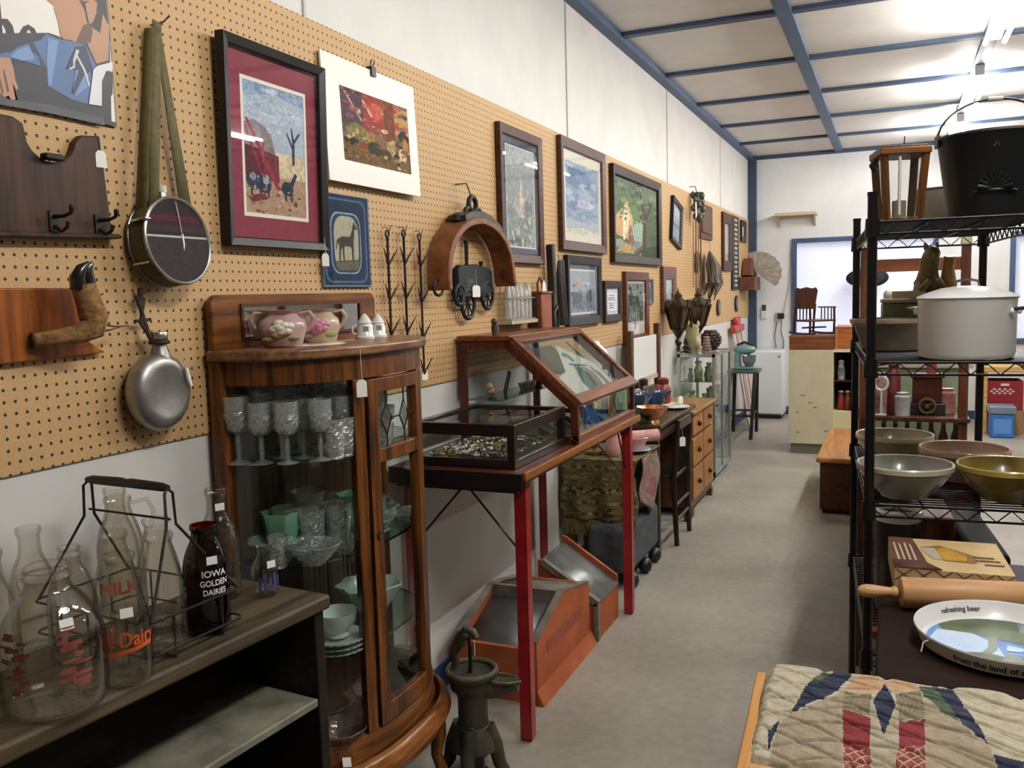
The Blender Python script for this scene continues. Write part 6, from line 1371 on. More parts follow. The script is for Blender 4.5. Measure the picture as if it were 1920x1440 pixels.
B().box(.06, .47, 11.16, 11.56, .04, .84).done('cabinet', FRW, t, bev=.012, seg=3); B().box(.06, .47, 11.12, 11.157, .06, .835).done('door', FRW, t, bev=.012, seg=3)
B().box(.08, .45, 11.14, 11.5, 0, .04).done('base', BLACK, t); b = B(); b.ell((.43, 11.117, .775), .014, .006, .014, 10, 6); b.done('badge', mat('#8d8d90', .3, .6), t)
# back wall fittings
t = thing('wall_shelf', 'short cream shelf fixed high on the back wall', 'shelf', T(.58, 11.5, 2.5)); 
B().box(.335, .83, 11.40, 11.598, 2.49, 2.53).done('board', mat('#cbb694', .6), t, bev=.004)
for x in (.37, .79): B().prism([(11.595, 2.36), (11.595, 2.49), (11.45, 2.49)], x, x + .02, Matrix(((0, 0, 1, 0), (1, 0, 0, 0), (0, 1, 0, 0), (0, 0, 0, 1)))).done('bracket', mat('#c9c2b8', .6), t)
t = thing('wall_outlet', 'grey electrical outlet box with plug on the back wall', 'outlet', T(.37, 11.59, 1.25)); B().box(.33, .38, 11.57, 11.598, 1.18, 1.3).done('box', mat('#b9b5ae', .5), t, bev=.004); B().box(.36, .44, 11.545, 11.575, 1.22, 1.29).done('plug', BLACK, t, bev=.006)
b = B(); b.tube([(.41, 11.56, 1.22), (.40, 11.57, 1.05), (.43, 11.58, .95), (.43, 11.58, .8)], .006, 6); b.done('cable', mat('#5d5d5d', .5), t); b = B(); b.tube([(.35, 11.58, 1.18), (.32, 11.58, 1.0), (.34, 11.58, .85)], .006, 6); b.done('cable', mat('#5d5d5d', .5), t)
b = B(); b.tube([(.43, 11.58, 1.27), (.49, 11.59, 1.6), (.515, 11.59, 2.1)], .005, 6); b.done('cable', mat('#c9c5be', .5), t)
t = thing('thermostat', 'small white thermostat with dark screen on the back wall', 'thermostat', T(.19, 11.59, 1.3)); B().box(.155, .225, 11.575, 11.598, 1.22, 1.36).done('case', mat('#e0ddd6', .5), t, bev=.004); B().box(.165, .215, 11.572, 11.578, 1.325, 1.40).done('screen', mat('#3a3634', .4), t)

# ---------------------------------------------------------------- black wire rack on the right
RK = T(1.638, 2.45, 0) @ RZ(4.3); RW, RD = .40, .915
t = thing('wire_rack', 'black wire shelving rack holding crocks, pots and mixing bowls', 'shelving rack', RK)
BLK = mat('#0b0b0d', .35, .3)
for x in (0, RW):
    for y in (0, RD):
        b = B(RK @ T(x, y, 0)); b.cyl((0, 0, .02), (0, 0, 1.83), .0125, n=14); b.cyl((0, 0, 1.828), (0, 0, 1.838), .0135, n=14)
        for k in range(34): b.cyl((0, 0, .12 + k * .0508), (0, 0, .1225 + k * .0508), .0131, n=12) if k % 2 == 0 else None
        b.lathe([(.02, 0), (.02, .012), (.006, .02)], 12, cap=(True, True)); b.done('post', BLK, t)
SHV = (1.765, 1.405, 1.03, .62, .15)
for z in SHV:
    b = B(RK); r1, r2 = .0032, .0022; dz = .034
    for zz in (z - r1, z - dz):
        b.tube([(0, 0, zz), (RW, 0, zz), (RW, RD, zz), (0, RD, zz)], r1, 6, True)
    for (p, q, n_) in (((0, 0), (RW, 0), 6), ((RW, 0), (RW, RD), 13), ((RW, RD), (0, RD), 6), ((0, RD), (0, 0), 13)):
        pts = [(p[0] + (q[0] - p[0]) * i / (2 * n_), p[1] + (q[1] - p[1]) * i / (2 * n_), z - r1 if i % 2 == 0 else z - dz) for i in range(2 * n_ + 1)]; b.tube(pts, r2, 5)
    for k in range(1, 36): y = RD * k / 36; b.tube([(0, y, z - .002), (RW, y, z - .002)], r2, 5)
    for x in (RW * .33, RW * .67): b.tube([(x, 0, z - .008), (x, RD, z - .008)], r1, 6)
    for x in (0, RW):
        for y in (0, RD): b.lathe([(.0135, z - .042), (.019, z - .042), (.017, z + .006), (.0135, z + .006)], 12, T(x, y, 0))
    for x in (0, RW): b.tube([(x, .03, z - .017), (x + (.05 if x == 0 else -.05), .0, z - .004)], r2, 5)
    b.done('wire_shelf', BLK, t)
def rk(u, v, z): return RK @ T(u, v, z)
def rpos(x, y): return T(x, y, 0)
# top shelf: hourglass style lantern, black bucket, enamel pail
z = SHV[0] + .001
M = T(1.70, 2.62, z) @ RZ(14); t = thing('wood_lantern', 'brown wooden box lantern with glass panes at the corner of the top shelf', 'lantern', M)
LW = wood('#3a1f0e', '#7a4e26', 'Z', .45, .2); a0, a1, h = .041, .052, .2
B(M).box(-a0 - .006, a0 + .006, -a0 - .006, a0 + .006, 0, .014).done('base', LW, t, bev=.002)
for sx in (-1, 1):
    for sy in (-1, 1): b = B(M); b.beam((sx * a0, sy * a0, .012), (sx * a1, sy * a1, h - .02), .015, .015); b.done('corner_post', LW, t)
B(M).box(-a1 - .012, a1 + .012, -a1 - .012, a1 + .012, h - .024, h - .006).done('top_frame', wood('#4d2c14', '#855528', 'X', .45, .2), t, bev=.003)
B(M).box(-a1 - .004, a1 + .004, -a1 - .004, a1 + .004, h - .006, h).done('cap', LW, t, bev=.002)
for a in range(4): b = B(M @ RZ(90 * a)); b.add([(-a0, -a0, .014), (a0, -a0, .014), (a1, -a1, h - .024), (-a1, -a1, h - .024)], [(0, 1, 2, 3)]); b.done('pane', glass('#f6f6f4', '#b9b9b4', .12, 2), t)
b = B(M); b.lathe([(.001, .014), (.018, .014), (.018, .06), (.006, .062), (.001, .07)], 14); b.done('candle', mat('#8d8a72', .6), t)
b = B(M); b.tube([(-.012, -.05, .02), (-.014, -.058, h - .03)], .004, 6); b.done('glazing_bar', mat('#d8d4ca', .5), t)
b = B(M); b.tube([(.01, 0, h), (.012, 0, h + .03)], .0016, 5); b.done('wire_stem', IRON, t)
b = B(M); b.tube([(-a1 - .012, -.01, h - .03), (-a1 - .022, -.01, h - .045), (-a1 - .012, -.01, h - .06)], .007, 8); b.done('latch', mat('#3a3026', .4, .5), t)
M = T(1.935, 2.76, z) @ Matrix.Scale(.93, 4); t = thing('coal_bucket', 'large black metal bucket with embossed shell and arched bail handle', 'bucket', M)
BB = mat('#121518', .4, .2)
b = B(M); b.lathe([(.001, .012), (.105, .012), (.11, 0), (.115, .0), (.118, .02), (.128, .08), (.15, .235), (.157, .243), (.152, .25), (.145, .24), (.12, .06), (.001, .03)], 48); b.done('body', BB, t)
b = B(M); b.lathe([(.1155, .028), (.119, .032), (.118, .036)], 48); b.done('base_band', mat('#3a403c', .4, .4), t)
FB_ = math.degrees(math.atan2(-2.74, 1.686 - 1.905))
b = B(M @ RZ(FB_ + 2))
for k in range(9):
    a = R_(-80 + k * 20); p0 = Vector((.131, 0, .085)); r_ = .045
    b.tube([(.130, .004 * math.sin(a), .085), (.134, r_ * .5 * math.sin(a), .085 + r_ * .5 * math.cos(a)), (.1375, r_ * math.sin(a), .085 + r_ * math.cos(a))], [.003, .006, .0075], 8)
b.tube([(.124, -.055, .078), (.131, -.02, .082), (.132, .02, .082), (.124, .055, .078)], .004, 8); b.done('embossed_shell', BB, t)
b = B(M @ RZ(FB_)); b.tube([(.149, .0, .2), (.153, .006, .212), (.149, .012, .2)], .002, 5); b.done('stamped_mark', mat('#4a5055', .4, .4), t)
HB = M @ RZ(12)
for s_ in (-1, 1): b = B(HB @ T(s_ * .155, 0, .235)); b.box(-.004, .006, -.014, .014, -.014, .02); b.done('bail_ear', mat('#3c3a33', .5, .5), t)
b = B(HB); b.tube([(.155 * math.cos(R_(a)), 0, .24 + .115 * math.sin(R_(a))) for a in range(0, 181, 10)], .0035, 8); b.done('bail_handle', mat('#4a453a', .4, .6), t)
b = B(HB); b.tube([(-.02, 0, .354), (.02, 0, .354)], .0065, 8); b.done('handle_grip', mat('#d9d4c8', .5), t)
M = T(1.84, 3.14, z); t = thing('enamel_pail', 'grey white tapered enamel pail behind the black bucket', 'pail', M)
b = B(M); b.lathe([(.001, 0), (.07, 0), (.074, .006), (.10, .125), (.103, .13), (.098, .13), (.07, .01), (.001, .006)], 32); b.done('body', mat('#a39d90', .4, 0, '#b0aa9d', 8, coat=.2), t)
b = B(M); b.tube([(.1015 * math.cos(a * .2618), .1015 * math.sin(a * .2618), .13) for a in range(24)], .003, 6, True); b.done('rim', mat('#4a4a48', .4), t)
# middle shelf
z = SHV[1] + .001
M = T(1.866, 2.585, z); t = thing('enamel_pot', 'big white enamel stock pot with domed lid on the middle shelf', 'pot', M)
ENA = mat('#eeedea', .3, 0, '#e8e7e4', 6, coat=.3)
b = B(M); b.lathe([(.001, .006), (.098, .0), (.11, .004), (.115, .014), (.1165, .15), (.1185, .154), (.1165, .157), (.112, .15), (.11, .02), (.001, .012)], 56); b.done('body', ENA, t)
b = B(M); b.lathe([(.118, .155), (.121, .158), (.118, .162), (.10, .170), (.06, .183), (.02, .188), (.001, .188)], 48); l_ = b.done('lid', ENA, t)
b = B(M); b.tube([(.119 * math.cos(a * .1745), .119 * math.sin(a * .1745), .157) for a in range(36)], .002, 5, True); b.done('rim_band', mat('#8f8f8c', .4), t)
b = B(M @ RZ(-20)); b.tube([(-.03, 0, .184), (-.026, 0, .2), (0, 0, .206), (.026, 0, .2), (.03, 0, .184)], .0035, 8); b.tube([(-.03, 0, .186), (-.036, .01, .188)], .003, 6); b.done('lid_handle', STEEL, l_)
for a in (-22, 158):
    b = B(M @ RZ(a)); b.tube([(.112, -.03, .125), (.14, -.028, .13), (.146, 0, .13), (.14, .028, .13), (.112, .03, .125)], .0045, 8); b.done('side_handle', BLACK if a < 0 else STEEL, t)
    for q in (-.03, .03): b = B(M @ RZ(a)); b.ell((.117, q, .122), .006, .011, .009, 10, 6); b.done('handle_bracket', ENA, t)
M = T(1.685, 2.93, z); t = thing('stoneware_bowl', 'brown and grey glazed stoneware bowl at the left of the middle shelf', 'bowl', M)
b = B(M); b.lathe([(.001, 0), (.078, 0), (.086, .012), (.105, .07), (.112, .075), (.118, .082), (.118, .093), (.11, .093), (.098, .08), (.08, .02), (.001, .012)], 40); b.done('body', mat('#3a2c22', .3, 0, '#6e6a58', 5, coat=.4), t)
b = B(M); b.lathe([(.1185, .082), (.1195, .0875), (.1185, .094), (.111, .0945)], 40); b.done('rim', mat('#8a7460', .3, 0, '#a08c76', 14, coat=.3), t)
M = T(1.71, 3.2, z); t = thing('green_tin', 'square dull green lidded canister behind the stoneware bowl', 'canister', M)
B(M @ RZ(4)).box(-.055, .055, -.05, .05, 0, .135).done('body', mat('#4d4a26', .4, 0, '#5f5c34', 9, coat=.2), t, bev=.006)
B(M @ RZ(4)).box(-.058, .058, -.053, .053, .135, .15).done('lid', mat('#8d8b66', .4, coat=.2), t, bev=.006)
b = B(); b.box(1.685, 1.785, 3.165, 3.235, SHV[1] + .152, SHV[1] + .176); b.solo('tan_box', 'small flat tan box lying on the green canister', 'box', mat('#c3b48a', .6), (1.735, 3.2, SHV[1] + .152), bev=.003)
M = T(1.672, 3.315, z); t = thing('perfume_bottle', 'slender white and green bottle with round white stopper behind the front post', 'bottle', M)
b = B(M); b.lathe([(.001, 0), (.018, 0), (.014, .06), (.007, .12), (.01, .14), (.001, .145)], 14); b.done('body', mat('#b9b78c', .3, coat=.4), t); b = B(M); b.ell((0, 0, .16), .014, .014, .02, 10, 8); b.done('stopper', mat('#e9e6dc', .3), t)
M = T(1.795, 3.22, z) @ RZ(-75); t = thing('squirrel_statue', 'glazed brown figure of a seated animal eating, at the back of the middle shelf', 'figurine', M)
AN = mat('#4a3a22', .3, 0, '#8a7346', 10, coat=.3)
b = B(M); b.tube([(0, 0, 0), (0, .0, .06), (.0, 0, .13), (-.005, 0, .19), (.0, 0, .235), (.015, 0, .27), (.03, 0, .295)], [.05, .058, .052, .042, .03, .03, .024], 14); b.ell((.036, 0, .295), .034, .024, .024, 14, 10); b.ell((.068, 0, .285), .012, .012, .010, 8, 6); b.done('body', AN, t)
for s_ in (-1, 1):
    b = B(M); b.tube([(.0, s_ * .03, .2), (.045, s_ * .032, .18), (.06, s_ * .012, .21)], [.016, .012, .010], 8); b.done('foreleg', AN, t)
    b = B(M); b.ell((.03, s_ * .045, .045), .042, .022, .04, 12, 8); b.ell((.062, s_ * .04, .010), .03, .014, .010, 10, 6); b.done('hind_leg', AN, t)
    b = B(M); b.ell((.024, s_ * .018, .318), .008, .006, .014, 8, 6); b.done('ear', AN, t)
M = T(1.855, 3.24, z) @ RZ(-75); t = thing('amber_figurine', 'tall amber glass figurine beside the brown animal figure', 'figurine', M)
b = B(M); b.tube([(0, 0, 0), (0, 0, .08), (.004, 0, .16), (0, 0, .24), (.01, 0, .285)], [.03, .026, .03, .02, .018], 12); b.done('body', mat('#8a4f1c', .2, 0, '#c9a25a', 9, coat=.6), t)
# lower shelf: mixing bowls
z = SHV[2] + .001
def mixing(name, label, x, y, r_, h, c, c2, rim, lip=.012, band=None, base=.5):
    M = T(x, y, z); t = thing(name, label, 'bowl', M)
    b = B(M); b.lathe([(.001, .004), (r_ * base * .96, 0), (r_ * base, .006), (r_ * .78, h * .42), (r_ * .93, h * .72), (r_ * .965, h * .8), (r_ * .955, h * .82), (r_ * .99, h * .84), (r_, h * .97), (r_ * .985, h), (r_ * .95, h * .985), (r_ * .9, h * .75), (r_ * .7, h * .4), (r_ * .4, .014), (.001, .010)], 56); b.done('body', mat(c, .25, 0, c2, 6, coat=.5), t)
    b = B(M); b.lathe([(r_ * .955, h * .815), (r_ * 1.004, h * .84), (r_ * 1.008, h * .97), (r_ * .985, h * 1.008), (r_ * .945, h * .985)], 56); b.done('rim', mat(rim, .25, coat=.5), t)
    if band: b = B(M); b.lathe([(r_ * .83, h * .5), (r_ * .905, h * .635), (r_ * .9, h * .64)], 56); b.done('band', mat(band, .3, coat=.4), t)
mixing('mixing_bowl', 'grey white stoneware mixing bowl with wide pale rim, front left on lower shelf', 1.725, 2.565, .122, .092, '#8f9087', '#7d7e74', '#b7b49c')
mixing('mixing_bowl', 'yellow ochre glazed mixing bowl at the right of the lower shelf', 1.972, 2.60, .122, .094, '#8a7630', '#75642a', '#a39046')
mixing('mixing_bowl', 'cream stoneware mixing bowl at the back left of the lower shelf', 1.70, 3.06, .117, .094, '#a59a7c', '#8f866c', '#b9ae8e')
mixing('mixing_bowl', 'pinkish tan mixing bowl behind the yellow one', 1.885, 2.83, .121, .096, '#a58672', '#8f7462', '#bc9c84')
b = B(); b.ell((1.75, 2.70, z + .014), .016, .016, .014, 12, 8); b.solo('dark_marble', 'small dark round marble lying between the bowls on the lower shelf', 'marble', mat('#2a1418', .3, coat=.3), (1.75, 2.70, z))
# shelf below
z = SHV[3] + .001
M = T(1.712, 2.84, z) @ Matrix.Diagonal((.62, .62, 1, 1)); t = thing('kettle_drum', 'dark round pot with a broad white rim on the shelf below the bowls', 'pot', M)
b = B(M); b.lathe([(.001, 0), (.095, 0), (.1, .01), (.104, .28), (.1, .28), (.09, .02), (.001, .01)], 36); b.done('body', mat('#1b1413', .4), t); b = B(M); b.lathe([(.1045, .275), (.113, .285), (.112, .305), (.1, .312), (.086, .305), (.084, .295)], 36); b.done('rim', mat('#d8d8da', .3, coat=.3), t); b = B(M); b.lathe([(.001, .27), (.09, .28)], 30); b.done('drum_head', mat('#2a1c18', .5), t)
b = B(RK); b.box(.16, .27, .45, .72, z, z + .27); b.solo('wooden_box', 'upright reddish brown wooden box on the shelf below the bowls', 'box', wood('#4a2415', '#73402a', 'Z', .5, .1), (1.8, 3.0, z), bev=.006)
b = B(RK); b.box(.285, .385, .25, .85, z, z + .22); b.solo('black_case', 'long black case lying on the shelf below the bowls', 'case', mat('#0f0e0e', .7, spec=.2), (1.93, 3.0, z), bev=.015)
b = B(RK); b.box(.03, .32, .1, .7, SHV[4], SHV[4] + .2); b.solo('storage_box', 'dark box on the bottom wire shelf', 'box', mat('#2f2a25', .7), (1.75, 2.9, SHV[4]), bev=.006)

M = T(1.668, 2.50, SHV[3] + .001); t = thing('small_tin', 'small red and white tin on the low wire shelf beside the front post', 'tin', M)
b = B(M); b.lathe([(.001, 0), (.024, 0), (.024, .03)], 18); b.done('body', mat('#b9b5ad', .4), t); b = B(M); b.lathe([(.0245, .03), (.0245, .05), (.001, .05)], 18); b.done('lid', mat('#8a2a26', .4), t)
# ---------------------------------------------------------------- dark table in front of the rack
DZ = .90
t = thing('dark_table', 'dark wooden table at lower right holding a rolling pin, tray and box', 'table', T(2.1, 2.0, 0))
B().box(1.668, 2.6, 1.64, 2.40, DZ - .024, DZ).done('table_top', mat('#130906', .75, 0, '#23120b', 14, .05, 0, 0, (.16, 2, 2), spec=.12), t, bev=.005)
B().box(1.70, 2.57, 1.67, 2.37, DZ - .12, DZ - .024).done('apron', wood('#1a0e0a', '#301b13', 'X', .4, .2), t)
for x in (1.71, 2.55):
    for y in (1.69, 2.35): b = B(); b.tube([(x, y, 0), (x, y, .4), (x, y, DZ - .1)], [.02, .03, .034], 10); b.done('leg', wood('#1a0e0a', '#301b13', 'Z', .4, .2), t)
M = T(1.705, 2.032, DZ + .034) @ RZ(10.5) @ RY(90)
PINW = wood('#b9875a', '#d6ab78', 'Z', .45, .1, 6)
t = thing('rolling_pin', 'pale wooden rolling pin lying on the dark table in front of the box', 'rolling pin', M)
b = B(M); b.lathe([(.001, .006), (.022, .005), (.031, .008), (.0335, .014), (.0335, .29), (.031, .296), (.001, .298)], 32); b.done('barrel', PINW, t)
for s_, o_ in ((-1, .005), (1, .299)):
    b = B(M @ T(0, 0, o_)); q = [(.006, 0), (.012, .006), (.0125, .012), (.0095, .018), (.011, .03), (.014, .055), (.0145, .068), (.011, .080), (.005, .085), (.001, .086)]; b.lathe([(r_, s_ * zz) for r_, zz in q], 20); b.done('handle', PINW, t)
# recipe box
M = T(1.815, 2.26, DZ) @ RZ(3); t = thing('cardboard_box', 'worn brown and cream food box with a picture of golden pie behind the rolling pin', 'box', M)
CRM = mat('#d3b98a', .7, 0, '#c5a878', 14)
hx, hy, bz = .122, .13, .062
BM = [CRM, mat('#5a3626', .7, 0, '#6d4634', 14), mat('#c9962c', .6, 0, '#a8741c', 22), mat('#8d6a3c', .7), mat('#5d4530', .8), mat('#b9b09c', .7)]
b = B(M); b.box(-hx, hx, -hy, hy, 0, bz)
b.done('carton', CRM, t, bev=.002)
b = B(M @ T(0, 0, bz + .0006))
b.mi = 1; b.flat([(-hx, -hy + .02), (-hx + .075, -hy + .03), (-hx + .055, hy), (-hx, hy)], 0)
b.mi = 3; b.flat([(-.055, .05), (-.01, .075), (.06, .0), (.055, -.06), (-.01, -.055)], .0003)
b.mi = 5; b.flat([(-.055, .045), (-.02, .05), (-.015, -.05), (-.035, -.045)], .0006)
b.mi = 2; b.flat([(-.022, .05), (.005, .055), (.042, .0), (.035, -.045), (-.012, -.05)], .0006)
b.mi = 4
for i, (x, y, w) in enumerate(((.075, -.01, .022), (.08, -.035, .026), (.09, -.065, .02))): b.rect(x - w, x + w, y - .006, y + .006, .0006)
b.mi = 5
for i in range(4): b.flat([(-hx + .012 + i * .012, -hy + .05), (-hx + .017 + i * .012, -hy + .05), (-hx + .012 + i * .012, hy - .05 - .02 * (i % 2)), (-hx + .007 + i * .012, hy - .05)], .0006)
b.done('printed_lid', BM, t, flat=True)
b = B(M); b.mi = 4
for i in range(6):
    x = -hx + .02 + i * .041
    for s_ in (-1, 1): b.add([(x - .0205, -hy - .0006, .047 - s_ * .0135), (x - .0165, -hy - .0006, .047 - s_ * .0135), (x + .0205, -hy - .0006, .047 + s_ * .0135), (x + .0165, -hy - .0006, .047 + s_ * .0135)], [(0, 1, 2, 3)])
b.done('lattice_print', BM, t, flat=True)
b = B(M); b.add([(-hx, -hy, bz), (-hx + .1, -hy - .002, bz + .002), (-hx + .06, -hy + .02, bz + .014), (-hx - .004, -hy + .03, bz + .01)], [(0, 1, 2, 3)]); b.done('torn_flap', mat('#4d3122', .8), t, solid=.0015)
B(M).box(hx + .004, hx + .05, -hy + .02, hy - .06, 0, .03).done('side_flap', mat('#4a4550', .7), t, bev=.003)
# beer tray
TC = (1.90, 1.865)
M = T(TC[0], TC[1], DZ); t = thing('round_tray', 'round white metal tray with a blue lake picture and lettering on its rim', 'tray', M)
TR = .166
TW = mat('#e9e7e3', .25, coat=.4)
b = B(M); b.lathe([(.001, .0), (TR * .86, 0), (TR * .93, .006), (TR * .985, .03), (TR * 1.0, .034), (TR * .995, .037), (TR * .975, .033), (TR * .91, .008), (TR * .86, .0035), (.001, .003)], 72); b.done('body', TW, t)
b = B(M)
rp_ = TR * .855
SC = [mat('#2f68c0', .35, 0, '#5b95dc', 9, coat=.1), mat('#2f4528', .4, 0, '#55663a', 18), mat('#9fbfe6', .35, 0, '#c9dcf0', 9), mat('#4a5560', .3, 0, '#9aa2a4', 24, coat=.4), mat('#e8e6e2', .3, coat=.3), mat('#2f4a34', .3, coat=.3), mat('#5a5f6a', .4)]
b.flat([(rp_ * math.cos(a * .1047), rp_ * math.sin(a * .1047)) for a in range(60)], .0042)
def clipd(pl): return [(x, y) if math.hypot(x, y) < rp_ else (x * rp_ / math.hypot(x, y), y * rp_ / math.hypot(x, y)) for x, y in pl]
for i, (c, pl) in enumerate(((2, [(-.15, -.02), (-.12, .05), (-.06, .05), (-.02, .0), (-.01, -.06), (-.06, -.08), (-.11, -.07)]), (1, [(-.12, .08), (-.09, .11), (-.04, .135), (.02, .14), (.1, .1), (.15, .02), (.14, -.01), (.08, .0), (.03, .01), (-.02, .03), (-.06, .045), (-.11, .05)]), (3, [(.03, .13), (.1, .1), (.14, .04), (.14, .0), (.09, .01), (.06, .05), (.03, .08)]), (5, [(-.03, .04), (-.012, .04), (-.02, -.03), (-.04, -.07), (-.055, -.07), (-.035, -.02)]), (1, [(-.08, -.06), (-.04, -.05), (.02, -.075), (.0, -.125), (-.04, -.13), (-.08, -.11)]), (5, [(-.005, -.04), (.04, -.06), (.02, -.09), (-.02, -.09)]), (2, [(-.0, .0), (.03, -.01), (.02, -.03), (-.005, -.03)]), (4, [(-.02, -.115), (.06, -.11), (.12, -.08), (.12, -.1), (.07, -.125), (.0, -.135)]), (6, [(.03, -.117), (.055, -.113), (.054, -.119), (.03, -.122)]))):
    b.mi = c; b.flat(clipd(pl), .0045 + i * .00012)
b.done('lake_picture', SC, t, flat=True)
def rimtext(body, size, r_, zz, mid, inner=False, m_=None, tilt=0):
    b = B(M); s_ = B(); s_.text(body, size, bold=.0004); 
    vs = []
    for v in s_.v:
        a = mid + (-1 if inner else 1) * v.x / r_; rr = r_ + (tilt * v.y); vs.append((rr * math.cos(a), rr * math.sin(a), zz + v.y))
    b.add(vs, s_.f); b.done('rim_lettering', m_ or mat('#4a443c', .5), t)
vd = math.atan2(-1.865, 1.686 - 1.90)
rimtext('from the land of sky blue waters', .0165, TR * .972, .0175, vd - .05 + .16, False, mat('#3a332c', .5), TR * .052 / .024)
rimtext('refreshing beer', .014, TR * .935, .021, vd + math.pi + .62, True, mat('#6a645c', .5), TR * .052 / .024)
b = B(M @ RZ(math.degrees(vd) - 52)); b.tube([(TR * .99, 0, .03), (TR * 1.06, 0, .026), (TR * 1.1, .004, .01)], .0016, 5); b.done('tag_string', mat('#d9d6cc', .7), t)

# ---------------------------------------------------------------- quilt in its pine stand, nearest the viewer
PNW = wood('#b07c40', '#d3a062', 'Y', .45, .15, 6); PNX = wood('#b07c40', '#d3a062', 'X', .45, .15, 6)
QM = T(1.72, 1.42, 0)
t = thing('quilt_stand', 'open pine wood stand holding the folded quilt at lower right', 'stand', QM)
b = B(); b.add([(1.466, 1.60, .60), (1.484, 1.60, .60), (1.484, 1.60, .90), (1.466, 1.60, .90), (1.487, 1.20, .60), (1.507, 1.20, .60), (1.507, 1.20, .90), (1.487, 1.20, .90)], [(0, 1, 2, 3), (7, 6, 5, 4), (0, 4, 5, 1), (3, 2, 6, 7), (0, 3, 7, 4), (1, 5, 6, 2)]); b.done('side_board', PNW, t, bev=.004)
B().box(2.03, 2.052, 1.2, 1.60, .60, .90).done('side_board', PNW, t, bev=.004)
b = B(); b.beam((1.50, 1.262, .878), (2.035, 1.262, .878), .02, .045); b.done('front_rail', PNX, t, bev=.003)
B().box(1.48, 2.035, 1.585, 1.60, .62, .85).done('back_board', PNX, t, bev=.003); B().box(1.49, 2.035, 1.21, 1.59, .60, .615).done('bottom_board', PNX, t)
for x in (1.488, 2.032):
    for y in (1.225, 1.575): B().box(x - .018, x + .018, y - .018, y + .018, 0, .60).done('leg', wood('#b9763a', '#d99a5a', 'Z', .45, .15, 6), t, bev=.003)
QC = {'base': ('#b8b09a', '#a59c84'), 'tan': ('#a1937c', '#8f826c'), 'navy': ('#1a1f38', '#262c40'), 'green': ('#3a4a38', '#4d5a44'), 'peach': ('#b98f70', '#ad8f6c'), 'floral': ('#8f8468', '#5d5848'), 'red': ('#6b1f26', '#7d2c30'), 'plaid': ('#6b1f26', '#8d4a44'), 'cream2': ('#aaa08a', '#988d76'), 'line': ('#b9a888', '#b9a888')}
QN = list(QC)
qm = []
for n_ in QN:
    m_ = mat(QC[n_][0], .95, 0, QC[n_][1], 300 if n_ == 'floral' else 70, .9, bscale=42)
    qm.append(m_)
def inpoly(x, y, pl):
    c = False; j = len(pl) - 1
    for i in range(len(pl)):
        if (pl[i][1] > y) != (pl[j][1] > y) and x < (pl[j][0] - pl[i][0]) * (y - pl[i][1]) / (pl[j][1] - pl[i][1]) + pl[i][0]: c = not c
        j = i
    return c
QX0, QX1, QY0, QY1 = 1.492, 2.026, 1.278, 1.582
g = random.Random(9)
WV = [(g.uniform(20, 60), g.uniform(-50, 50), g.uniform(0, 6.3), g.uniform(.0006, .0016)) for _ in range(9)]
def qh(x, y):
    h = sum(a * math.sin(kx * x + ky * y + p) for kx, ky, p, a in WV)
    r_ = math.hypot(x - 1.685, y - 1.05)        # stitched quilting lines run in arcs and across
    for q in (abs((r_ / .042) % 1 - .5), abs(((x * .5 + y) / .05) % 1 - .5)): h -= .0045 * math.exp(-(q / .07) ** 2)
    return h
NV = 220; NB = 26
def qf(u, v):
    j = v * (NV + NB); x = QX0 + u * (QX1 - QX0); e = min(1, min(u, 1 - u) / .03)
    if j <= NV:
        f_ = j / NV; y = QY0 + f_ * (QY1 - QY0)
        z = .90 + .026 * math.sin(min(1, f_ / .9) * 1.75) + qh(x, y) - .018 * (1 - e) ** 2
        if f_ < .06: z -= .03 * (1 - f_ / .06) ** 2
        return (x, y, z)
    w = (j - NV) / NB * 1.5; y = QY1 + .017 * math.sin(w); return (x, min(y, 1.6), .90 + .026 * math.sin(1.75) + qh(x, QY1) - .018 * (1 - e) ** 2 - .02 * (1 - math.cos(w)) - .05 * max(0, w - 1))
def qi(u, v):
    x = QX0 + u * (QX1 - QX0); y = QY0 + min(1, v * (NV + NB) / NV) * (QY1 - QY0); r_ = 0
    for n_, pl in QUILT:
        if inpoly(x, min(y, 1.58), pl): r_ = QN.index(n_)
    if QN[r_] == 'plaid':
        p, q = (x + y) / .019 % 1, (x - y) / .019 % 1
        if p < .13 or q < .13: r_ = QN.index('line')
    return r_
b = B(); b.grid(qf, 340, NV + NB, midx=qi)
t = thing('quilt', 'folded patchwork quilt in cream, navy and red at lower right', 'quilt', T(1.75, 1.43, .88))
b.done('patchwork_top', qm, t, ang=180)
B().box(1.494, 2.02, 1.285, 1.58, .616, .885).done('quilt_fold', mat('#a3977a', .95, 0, '#b0a488', 40, .4), t, bev=.02, seg=4)

# ---------------------------------------------------------------- the back right of the shop
t = thing('oak_bench', 'low oak bench chest with golden top standing behind the rack', 'bench', T(1.5, 7.15, 0))
B().box(1.21, 1.80, 6.44, 7.86, .37, .406).done('top', wood('#96602f', '#b9844a', 'Y', .35, .3), t, bev=.012, seg=3)
B().box(1.235, 1.78, 6.47, 7.83, .03, .37).done('body', wood('#3a1d10', '#56301c', 'Y', .45, .2), t, bev=.004)
B().box(1.25, 1.76, 6.5, 7.8, 0, .03).done('plinth', DKW, t)
b = B(); b.tube([(1.36 + .03 * math.cos(a * .785), 6.462, .2 + .02 * math.sin(a * .785)) for a in range(8)], .006, 6, True); b.done('ring_pull', wood('#4a2a18', '#6a4028', 'X'), t)
CRP = mat('#cdc4a6', .6, 0, '#c3b99a', 5, coat=.1)
t = thing('cream_cabinet', 'worn cream painted cabinet with open side shelves near the back', 'cabinet', T(1.07, 9.1, 0))
